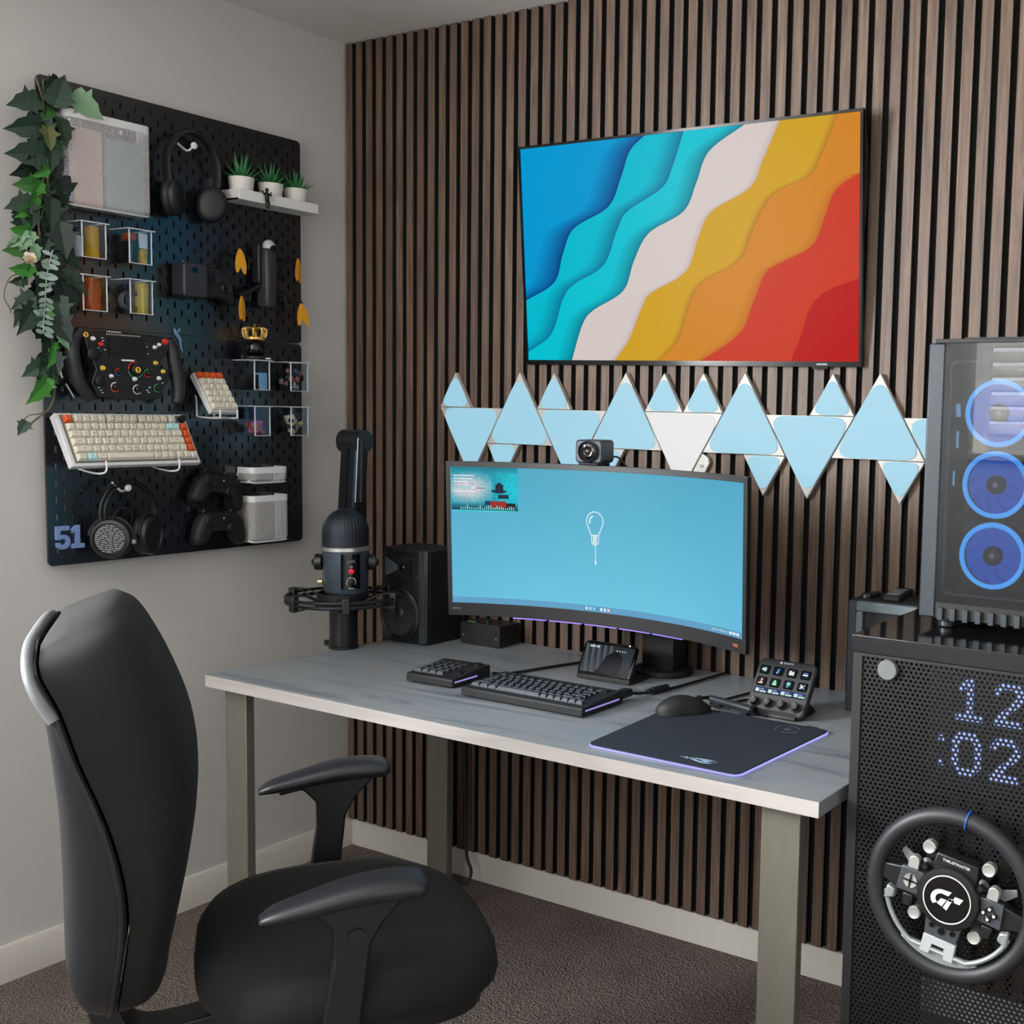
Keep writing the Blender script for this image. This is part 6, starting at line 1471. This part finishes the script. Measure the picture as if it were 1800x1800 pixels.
# ---- gamepads
def gamepad(lab, y, z, tilt, grp='black game controllers on the pegboard'):
    t = thing('game_controller', lab, 'controller', (XB, y, z), group=grp)
    t.rotation_euler = (Matrix.Rotation(PI / 2, 3, 'Z') @ Matrix.Rotation(tilt, 3, 'Y')).to_euler()
    g = G()
    out = [(-0.055, 0.032), (-0.03, 0.036), (0.03, 0.036), (0.055, 0.032), (0.070, 0.010), (0.080, -0.035), (0.070, -0.052), (0.054, -0.044), (0.038, -0.018), (0.0, -0.014), (-0.038, -0.018), (-0.054, -0.044), (-0.070, -0.052), (-0.080, -0.035), (-0.070, 0.010)]
    c = crom([(x, z_, 0) for x, z_ in out + out[:1]], 4)[:-1]
    c = [(p[0], p[1]) for p in c]
    g.loft([[(x * k, yy, z_ * k - 0.0) for x, z_ in c] for k, yy in ((0.86, -0.012), (0.97, -0.018), (1.0, -0.030), (0.96, -0.043), (0.86, -0.050))])
    part('shell', g, BLKM, t, smooth=50)
    for x, z_ in ((-0.044, 0.012), (0.024, -0.004)):
        k = part('thumb_stick', G().lathe([(0.011, 0), (0.0115, 0.002), (0.006, 0.005), (0.006, 0.010), (0.0095, 0.012), (0.0095, 0.015), (0, 0.0145)], 20, (x, -0.049, z_), 'y'), M_hp, t)
    for a, b in ((0, 0.008), (0.008, 0), (0, -0.008), (-0.008, 0)): part('face_button', G().lathe([(0.0038, 0), (0.0038, 0.003), (0, 0.0035)], 12, (0.045 + a, -0.049, 0.014 + b), 'y'), DGRY, t)
    g = G(); g.b2((-0.033, -0.053, -0.0055), (-0.015, -0.048, -0.0015)); g.b2((-0.026, -0.053, -0.0125), (-0.022, -0.048, 0.0055)); part('direction_pad', g, BLK, t, bev=0.0008)
    for s in (-1, 1): part('trigger', G().prism([(s * 0.028, 0.034), (s * 0.055, 0.031), (s * 0.052, 0.044), (s * 0.032, 0.046)], -0.036, -0.012), BLK, t, bev=0.003)
    part('centre_light', G().sph((0, -0.0505, 0.020), (0.0028, 0.001, 0.0028), 8, 6), pm('pale_badge', (150, 150, 154), 0.4, ns=30, na=0.05), t)
    return t
gamepad('upper black game controller beside the ivory keyboard corner', -0.520, 1.135, math.radians(14))
gamepad('lower black game controller beside the white mesh holders', -0.518, 1.036, math.radians(4))
for z in (1.118, 1.03): peg = pb('peg_hook', 'black hook behind the %s game controller' % ('upper' if z > 1.1 else 'lower'), 'hook', -0.52, z); part('arm', G().b2((-0.03, -0.012, -0.006), (0.03, 0.004, 0.006)), BLK, peg, bev=0.002)

# ---- number sign, little wrench shaped hook
t = pb('number_sign', 'blue grey number 51 sign at the pegboard lower left corner', 'sign', -0.909, 1.0065)
M_no = pm('blue_grey_number', (112, 136, 184), 0.45, ns=40, na=0.05)
five = [(-0.036, 0.055), (-0.003, 0.055), (-0.003, 0.044), (-0.025, 0.044), (-0.0255, 0.034), (-0.012, 0.034), (-0.003, 0.027), (-0.001, 0.017), (-0.004, 0.006), (-0.013, 0.0), (-0.026, 0.0), (-0.035, 0.006), (-0.036, 0.016), (-0.0255, 0.016), (-0.024, 0.011), (-0.017, 0.0105), (-0.012, 0.014), (-0.0115, 0.020), (-0.015, 0.0245), (-0.023, 0.0245), (-0.027, 0.022), (-0.036, 0.023)]
one_ = [(0.002, 0.046), (0.014, 0.055), (0.023, 0.055), (0.023, 0.011), (0.034, 0.011), (0.034, 0.0), (0.002, 0.0), (0.002, 0.011), (0.012, 0.011), (0.012, 0.041), (0.004, 0.036)]
for P in (five, one_): part('digit', G().prism(P, -0.007, -0.0002), M_no, t, bev=0.0006)
t = pb('small_hook', 'small pale blue forked hook right of the formula wheel', 'hook', -0.612, 1.49)
part('shank', G().prism([(-0.001, 0.045), (0.008, 0.03), (0.013, -0.004), (0.008, -0.002), (0.003, 0.025), (-0.009, 0.040), (-0.013, 0.052), (-0.008, 0.054), (-0.005, 0.046), (0.0, 0.050), (0.005, 0.056), (0.008, 0.050)], -0.006, -0.0005), pm('pale_blue_hook', (128, 160, 200), 0.35, 0.3, ns=40, na=0.05), t, bev=0.0008)

# ---- hanging garland of artificial ivy
t = pb('ivy_garland', 'hanging garland of green artificial ivy at the pegboard left edge', 'plant', -0.967, 2.07)
LX, LZ = -0.967, 2.07
GR = [pm('ivy_dark', (34, 56, 42), 0.55, ns=60, na=0.25), pm('ivy_darkest', (22, 36, 32), 0.55, ns=60, na=0.25), pm('ivy_bright', (66, 136, 52), 0.5, ns=60, na=0.2), pm('ivy_mid', (50, 100, 44), 0.5, ns=60, na=0.2), pm('ivy_pale', (112, 146, 112), 0.55, ns=60, na=0.2), pm('ivy_olive', (78, 84, 44), 0.55, ns=60, na=0.2)]
def ivy(var):
    """lobed leaf in the x-z plane, tip along +x, base at the origin, slightly folded"""
    half = [(0.0, 0.0), (-0.10, 0.16), (-0.02, 0.34), (0.16, 0.30), (0.22, 0.50), (0.36, 0.30), (0.60, 0.26), (0.74, 0.13), (1.0, 0.0)] if var == 0 else [(0.0, 0.0), (-0.06, 0.22), (0.14, 0.27), (0.26, 0.46), (0.40, 0.25), (0.70, 0.20), (1.0, 0.0)]
    g = G(); top = [(x, -0.22 * abs(z) + 0.10 * x * x, z) for x, z in half]; bot = [(x, -0.22 * abs(z) + 0.10 * x * x, -z) for x, z in half]
    mid = [(x, 0.10 * x * x + 0.02, 0.0) for x, z in half]
    for i in range(len(half) - 1):
        g.quad(mid[i], top[i], top[i + 1], mid[i + 1]); g.quad(mid[i + 1], bot[i + 1], bot[i], mid[i])
    b = len(g.v); 
    return g
IV = {(v, c): mesh_of('ivy_leaf', ivy(v), GR[c], 0) for v in (0, 1) for c in range(6)}
lv = [(-1.024, 2.005, 0.062, 200, 0), (-1.026, 1.95, 0.069, 200, 0), (-1.03, 1.892, 0.076, 190, 0), (-1.03, 1.861, 0.062, 210, 1), (-0.946, 2.05, 0.072, 70, 0), (-0.942, 1.955, 0.058, 270, 0), (-0.982, 1.934, 0.049, 270, 5), (-0.97, 1.893, 0.053, 260, 0), (-0.996, 1.857, 0.036, 215, 2), (-1.023, 1.828, 0.049, 190, 3), (-1.001, 1.819, 0.042, 240, 2), (-1.017, 1.788, 0.042, 230, 2), (-1.045, 1.781, 0.056, 200, 0), (-1.043, 1.764, 0.035, 220, 2), (-1.021, 1.753, 0.039, 260, 0), (-0.932, 1.818, 0.072, 300, 1), (-0.973, 1.77, 0.062, 270, 0), (-0.879, 2.028, 0.067, -30, 4), (-1.048, 1.729, 0.044, 180, 2), (-1.06, 1.681, 0.047, 190, 3), (-1.057, 1.641, 0.039, 180, 2), (-1.024, 1.639, 0.036, 250, 2), (-1.047, 1.615, 0.033, 200, 0), (-1.04, 1.609, 0.019, 260, 4), (-1.041, 1.572, 0.05, 210, 0), (-1.037, 1.548, 0.064, 230, 0), (-0.948, 1.714, 0.069, 280, 1), (-0.964, 1.746, 0.062, 300, 0), (-0.915, 1.674, 0.053, 330, 0), (-0.938, 1.588, 0.081, 300, 1), (-0.988, 1.697, 0.044, 260, 0), (-0.963, 1.655, 0.058, 270, 1), (-1.01, 1.598, 0.056, 250, 0), (-0.928, 1.621, 0.064, 310, 0), (-0.959, 1.557, 0.058, 280, 0), (-0.999, 1.541, 0.044, 260, 3), (-0.98, 1.517, 0.056, 270, 1), (-1.037, 1.533, 0.069, 240, 0), (-0.953, 1.519, 0.067, 300, 1), (-0.953, 1.488, 0.036, 300, 4), (-0.972, 1.474, 0.028, 250, 2), (-0.991, 1.45, 0.042, 240, 2), (-0.999, 1.415, 0.056, 260, 3), (-1.017, 1.423, 0.05, 210, 0), (-0.984, 1.418, 0.042, 290, 0), (-1.013, 1.37, 0.056, 235, 2), (-0.995, 1.383, 0.042, 250, 2), (-0.975, 1.438, 0.047, 280, 1), (-0.987, 1.488, 0.05, 260, 0)]
r = random.Random(21)
path = [(-0.975, 2.068), (-0.969, 2.008), (-0.963, 1.922), (-0.973, 1.832), (-0.986, 1.755), (-0.98, 1.68), (-0.969, 1.592), (-0.969, 1.515), (-0.963, 1.438), (-0.962, 1.387), (-0.979, 1.341), (-1.003, 1.315), (-1.027, 1.301)]
def addleaf(y, z, sz, ang, c, d):
    l = part('ivy_leaf', None, None, t, me=IV[(r.randrange(2) if sz < 0.05 else 0, c)])
    a = math.radians(ang); l.location = (y - LX - 0.5 * sz * math.cos(a), -d, z - LZ - 0.5 * sz * math.sin(a))
    l.rotation_euler = (Matrix.Rotation(-a, 3, 'Y') @ Matrix.Rotation(r.uniform(-0.5, 0.5), 3, 'X') @ Matrix.Rotation(r.uniform(-0.35, 0.2), 3, 'Z')).to_euler(); l.scale = (sz * 1.12,) * 3
for y, z, sz, a, c in lv: addleaf(y, z, sz, a, c, 0.055 + 0.02 * r.random())
for i in range(95):
    k = r.uniform(0, 6.6) if i < 86 else r.uniform(7, 9); p0, p1 = path[int(k)], path[int(k) + 1]; f = k - int(k)
    y = p0[0] + (p1[0] - p0[0]) * f + r.uniform(-0.035, 0.045) * (1.0 if k > 3 else 0.6); z = p0[1] + (p1[1] - p0[1]) * f
    addleaf(y, z, r.uniform(0.026, 0.056), r.uniform(200, 330), r.choice([0, 0, 1, 1, 1, 0, 3]), 0.012 + 0.045 * r.random())
M_stem = pm('woody_stem', (92, 84, 60), 0.7, ns=80, na=0.2)
for q, dd in ((0.0, 0.045), (0.012, 0.035), (-0.01, 0.05)):
    part('stem', G().tube(crom([(y - LX + q + r.uniform(-0.006, 0.006), -dd, z - LZ) for y, z in (path if q == 0 else path[:9])], 4), 0.0022, 6), M_stem, t)
part('tendril', G().tube(crom([(y - LX, -0.06, z - LZ) for y, z in ((-1.03, 1.635), (-1.062, 1.625), (-1.077, 1.599), (-1.079, 1.575), (-1.069, 1.557), (-1.066, 1.545))], 4), 0.0014, 6), M_stem, t)
part('tendril', G().tube(crom([(y - LX, -0.06, z - LZ) for y, z in ((-0.985, 1.335), (-1.01, 1.325), (-1.03, 1.322), (-1.045, 1.312))], 4), 0.0014, 6), M_stem, t)
addleaf(-1.048, 1.292, 0.034, 235, 0, 0.06)
t2 = pb('eucalyptus_sprig', 'thin grey green eucalyptus sprig hanging among the ivy', 'plant', -0.985, 1.69)
sp = [(-0.977, 1.691), (-0.986, 1.659), (-0.993, 1.626), (-0.997, 1.582), (-1.001, 1.544), (-1.003, 1.506)]
SP = crom([(y + 0.985, -0.075, z - 1.69) for y, z in sp], 6)
M_euc = pm('eucalyptus_grey', (140, 160, 150), 0.5, ns=60, na=0.12)
part('stem', G().tube(SP, 0.0014, 6), M_euc, t2)
g = G(); P = [(0.013 * math.cos(a) + 0.013, 0, 0.006 * math.sin(a)) for a in [2 * PI * i / 10 for i in range(10)]]; g.loft([P, [(x, -0.0007, z) for x, y, z in P]])
eme = mesh_of('leaf', g, M_euc, 0)
for i in range(2, len(SP), 2):
    for s in (0, 1):
        l = part('leaf', None, None, t2, me=eme); l.location = SP[i]; l.rotation_euler = (r.uniform(-0.5, 0.5), r.uniform(-0.6, 0.6) + (PI if s else 0), r.uniform(-0.4, 0.4)); k = r.uniform(0.6, 1.0); l.scale = (k, 1, k)
t3 = pb('artificial_flower', 'cream flower with pale leaves tucked into the ivy', 'flower', -1.029, 1.665)
g = G(); P = [(0.010 * (1 - math.cos(a)) * 0.8, 0.003 * math.sin(a), 0.0055 * math.sin(a)) for a in [2 * PI * i / 10 for i in range(10)]]; g.loft([P, [(x, y - 0.0008, z) for x, y, z in P]])
pme = mesh_of('petal', g, pm('cream_petal', (216, 198, 180), 0.5, ns=60, na=0.08), 0)
for k in range(3):
    for i in range(6):
        l = part('petal', None, None, t3, me=pme); l.location = (0, -0.072 - 0.003 * k, 0); l.rotation_euler = (Matrix.Rotation(2 * PI * i / 6 + 0.5 * k, 3, 'Y') @ Matrix.Rotation(-0.35 * k - 0.1, 3, 'Z')).to_euler(); l.scale = (1.1 - 0.22 * k,) * 3
part('flower_heart', G().sph((0, -0.083, 0), 0.004, 8, 6), pm('yellow_heart', (180, 150, 70), 0.6, ns=60, na=0.1), t3)
for i, (dx, dz, a) in enumerate(((0.0, 0.045, 2.2), (-0.018, 0.040, 2.6), (0.008, 0.06, 1.7), (0.012, 0.032, 1.2), (-0.008, 0.062, 2.0))):
    l = part('pale_leaf', None, None, t3, me=IV[(1, 4)]); l.location = (dx, -0.070, dz); l.rotation_euler = (0.3, a, 0.1); l.scale = (0.036,) * 3
# ------------------------------------------------------------------ office chair, turned a little to the right
M_fab = pm('black_chair_fabric', (5, 5, 7), 0.9, ns=500, na=0.25, bs=900, bd=0.0003)
M_shell = pm('black_chair_shell', (19, 20, 24), 0.42, ns=60, na=0.08)
M_palerim = pm('pale_grey_edge', (92, 94, 96), 0.5, ns=30, na=0.2)
ang = math.radians(-37)
t = thing('office_chair', 'black fabric office chair with armrests turned sideways before the desk', 'chair', (1.15, -1.12, 0), ang)
# local frame: +y forward, +x to the sitter's right (towards the camera)
def xsec(z, y0, y1, w, bulge, n=9):
    """ring from rear edge to front edge with rounded sides"""
    P = []
    for i in range(n): 
        u = -1 + 2 * i / (n - 1); P.append((0.02 + u * w, y1 + bulge * (1 - abs(u) ** 2.4) , z))
    for i in range(n):
        u = 1 - 2 * i / (n - 1); P.append((0.02 + u * w, y0 , z))
    return P
prof = [  # z, back outline, seam, front, half width
 (0.425, -0.385, -0.342, -0.300, 0.150), (0.45, -0.400, -0.336, -0.272, 0.185), (0.50, -0.411, -0.328, -0.262, 0.205), (0.58, -0.412, -0.318, -0.245, 0.218), (0.66, -0.412, -0.322, -0.230, 0.225),
 (0.75, -0.414, -0.343, -0.219, 0.228), (0.84, -0.420, -0.376, -0.229, 0.226), (0.92, -0.428, -0.400, -0.255, 0.220), (0.98, -0.437, -0.422, -0.282, 0.208), (1.02, -0.443, -0.430, -0.305, 0.188), (1.048, -0.445, -0.432, -0.330, 0.150)]
q_ = crom([(p[0], p[1], p[2]) for p in prof], 3); q2_ = crom([(p[3], p[4], 0) for p in prof], 3)
prof = [(a[0], a[1], a[2], b[0], b[1]) for a, b in zip(q_, q2_)]
def ring(z, ya, yb, w, dome, side):
    n = 17; P = []
    for i in range(n):
        a = PI * i / (n - 1); c, s = math.cos(a), math.sin(a)
        P.append((0.02 + w * (abs(c) ** 0.5) * (1 if c > 0 else -1), ya + (yb - ya) * (s ** 0.55), z))
    for i in range(1, n - 1):
        a = PI * i / (n - 1); c, s = math.cos(a), math.sin(a)
        P.append((0.02 - w * (abs(c) ** 0.5) * (1 if c > 0 else -1), ya - dome * s, z))
    return P
def slope(rs):
    out = []
    for r in rs:
        zz = r[0][2]; k = max(0.0, min(1.0, (zz - 0.88) / 0.16)) ** 1.5
        out.append([(p[0], p[1], p[2] - k * 0.052 * max(0.0, min(1.0, (-0.32 - p[1]) / 0.12))) for p in r])
    return out
def cap(rs, dz):
    """close a loft softly"""
    def shrink(r, k, dz):
        cx = sum(p[0] for p in r) / len(r); cy = sum(p[1] for p in r) / len(r)
        return [(cx + (p[0] - cx) * k, cy + (p[1] - cy) * k, p[2] + dz) for p in r]
    return [shrink(rs[0], 0.55, -dz), shrink(rs[0], 0.85, -dz * 0.6)] + rs + [shrink(rs[-1], 0.85, dz * 0.6), shrink(rs[-1], 0.5, dz)]
cush = slope(cap([ring(z, s + 0.004, f, w, 0.0, 0) for z, b, s, f, w in prof], 0.016))
g = G(); g.loft(cush); part('back_cushion', g, M_fab, t, smooth=60)
shell = slope(cap([ring(z, s, b - 0.0, w + 0.004, 0.0, 0) for z, b, s, f, w in prof], 0.012))
g = G(); g.loft(shell); part('back_shell', g, M_shell, t, smooth=60)
# pale rim along the top edge and the side seam
rim = slope([[(0.02 + w + 0.003, s - 0.006, z)] for z, b, s, f, w in prof][:-5]); rim = [q[0] for q in rim]
part('side_piping', G().tube(crom(rim, 4), 0.0055, 8), M_shell, t, smooth=60)
top = [(0.02 + 0.232, -0.385, 0.872), (0.02 + 0.229, -0.404, 0.905), (0.02 + 0.218, -0.428, 0.945), (0.02 + 0.195, -0.440, 0.975), (0.02 + 0.145, -0.444, 0.998), (0.02 + 0.06, -0.442, 1.008), (0.02 - 0.06, -0.442, 1.008), (0.02 - 0.14, -0.444, 0.998)]
part('top_edge_trim', G().tube(crom(top[1:], 6), 0.0085, 8), M_palerim, t, 'pale grey top edge', smooth=60)
# support bar from the back down under the seat
g = G(); bar = crom([(0.02, -0.372, 0.50), (0.02, -0.374, 0.43), (0.02, -0.366, 0.375), (0.02, -0.345, 0.325), (0.02, -0.28, 0.305), (0.02, -0.10, 0.330)], 5)
rings = []
for i, p in enumerate(bar):
    d = (Vector(bar[min(i + 1, len(bar) - 1)]) - Vector(bar[max(i - 1, 0)])).normalized(); n = Vector((0, -d.z, d.y))
    q = Vector(p); rings.append([tuple(q + Vector((sx * 0.034, 0, 0)) + n * sy * 0.024) for sx, sy in ((-1, -1), (1, -1), (1, 1), (-1, 1))])
g.loft(rings); part('support_bar', g, BLK, t, bev=0.004)
# seat
def seat_ring(k, z, dy=0.0):
    P = []
    for i in range(40):
        a = 2 * PI * i / 40; c, s = math.cos(a), math.sin(a)
        x = 0.265 * (abs(c) ** 0.62) * (1 if c > 0 else -1); y = 0.268 * (abs(s) ** 0.72) * (1 if s > 0 else -1)
        if y < 0: y *= 0.86; x *= 1 - 0.10 * (abs(s) ** 2)
        drop = 0.028 * max(0, y / 0.262 - 0.35) ** 1.5 / 0.52
        P.append((0.032 + x * k, 0.0 + y * k + dy, z - 0.012 - drop * (1 if z > 0.44 else 0.6)))
    return P
g = G(); g.loft([seat_ring(0.80, 0.395), seat_ring(0.93, 0.402), seat_ring(0.99, 0.420), seat_ring(1.0, 0.442), seat_ring(0.985, 0.468), seat_ring(0.93, 0.488), seat_ring(0.80, 0.497), seat_ring(0.5, 0.498), seat_ring(0.15, 0.494)])
part('seat_cushion', g, M_fab, t, smooth=60)
g = G(); g.loft([seat_ring(0.74, 0.372), seat_ring(0.9, 0.378), seat_ring(0.92, 0.402), seat_ring(0.8, 0.404)]); part('seat_pan', g, M_shell, t, smooth=60)
part('tilt_mechanism', G().b2((-0.07, -0.13, 0.315), (0.11, 0.10, 0.374)), BLK, t, bev=0.008)
# armrests
for s, off in ((1, 0.298), (-1, -0.262)):
    z0 = 0.615 if s > 0 else 0.634; yo = 0.0 if s > 0 else 0.020
    pth = [(a_ + yo, b_) for a_, b_ in [(-0.136, z0 - 0.016), (-0.115, z0 - 0.004), (-0.07, z0 + 0.008), (0.0, z0 + 0.024), (0.06, z0 + 0.028), (0.098, z0 + 0.024), (0.110, z0 + 0.016)]]
    hw = [0.013, 0.025, 0.032, 0.039, 0.042, 0.040, 0.030]; th = [0.005, 0.010, 0.014, 0.017, 0.018, 0.016, 0.009]
    rings = []
    s1 = crom([(p[0], p[1], a) for p, a in zip(pth, hw)], 4); s2 = crom([(a, 0, 0) for a in th], 4)
    pth = [(p[0], p[1]) for p in s1]; hw = [p[2] for p in s1]; th = [p[0] for p in s2]
    for (y, z), w, h in zip(pth, hw, th):
        rings.append([(off + w * (abs(math.cos(a)) ** 0.7) * (1 if math.cos(a) > 0 else -1), y, z + h * (abs(math.sin(a)) ** 0.7) * (1 if math.sin(a) > 0 else -1) - h) for a in [2 * PI * i / 16 for i in range(16)]])
    ar = part('armrest', G().loft(rings), pm('armrest_pad', (24, 26, 31), 0.45, ns=90, na=0.08), t, smooth=60)
    g = G(); zz = z0 + 0.0
    o2 = off - s * 0.004
    prof2 = [(-0.10, zz - 0.03), (-0.055, zz - 0.022), (-0.03, zz - 0.05), (-0.030, zz - 0.10), (-0.052, 0.385), (0.008, 0.385), (0.026, zz - 0.08), (0.045, zz - 0.045), (0.085, zz - 0.005), (0.085, zz + 0.004), (0.0, zz), (-0.09, zz - 0.018)]
    g.prism([(y + yo, z) for y, z in prof2], o2 - 0.012, o2 + 0.012, 'x')
    part('armrest_post', g, BLK, t, bev=0.005)
    part('height_button', G().cyl((o2 + s * 0.010, 0.004, zz - 0.062), (o2 + s * 0.018, 0.004, zz - 0.062), 0.013, n=18), M_shell, t)
    part('armrest_bracket', G().b2((min(o2, 0.02 + s * 0.10), -0.045, 0.375), (max(o2, 0.02 + s * 0.10), 0.0, 0.388)), BLK, t, bev=0.002)
part('gas_lift', G().lathe([(0.028, 0.06), (0.028, 0.20), (0.019, 0.20), (0.019, 0.33)], 20, (0.02, 0, 0)), BLK, t)
for i in range(5):
    a = 2 * PI * i / 5 + 0.9
    M5 = Matrix.Translation((0.02, 0, 0)) @ Matrix.Rotation(a, 4, 'Z')
    g = G(M5); g.loft([[(0.02, y, z) for y, z in ((-0.028, 0.07), (0.028, 0.07), (0.022, 0.115), (-0.022, 0.115))], [(0.30, y, z) for y, z in ((-0.018, 0.06), (0.018, 0.06), (0.014, 0.085), (-0.014, 0.085))]])
    leg = part('base_leg', g, BLK, t, bev=0.004)
    g = G(M5); 
    for s in (-1, 1): g.cyl((0.295, s * 0.008, 0.028), (0.295, s * 0.026, 0.028), 0.028, n=20)
    g.b2((0.27, -0.008, 0.03), (0.315, 0.008, 0.064))
    part('castor', g, BLKM, leg)
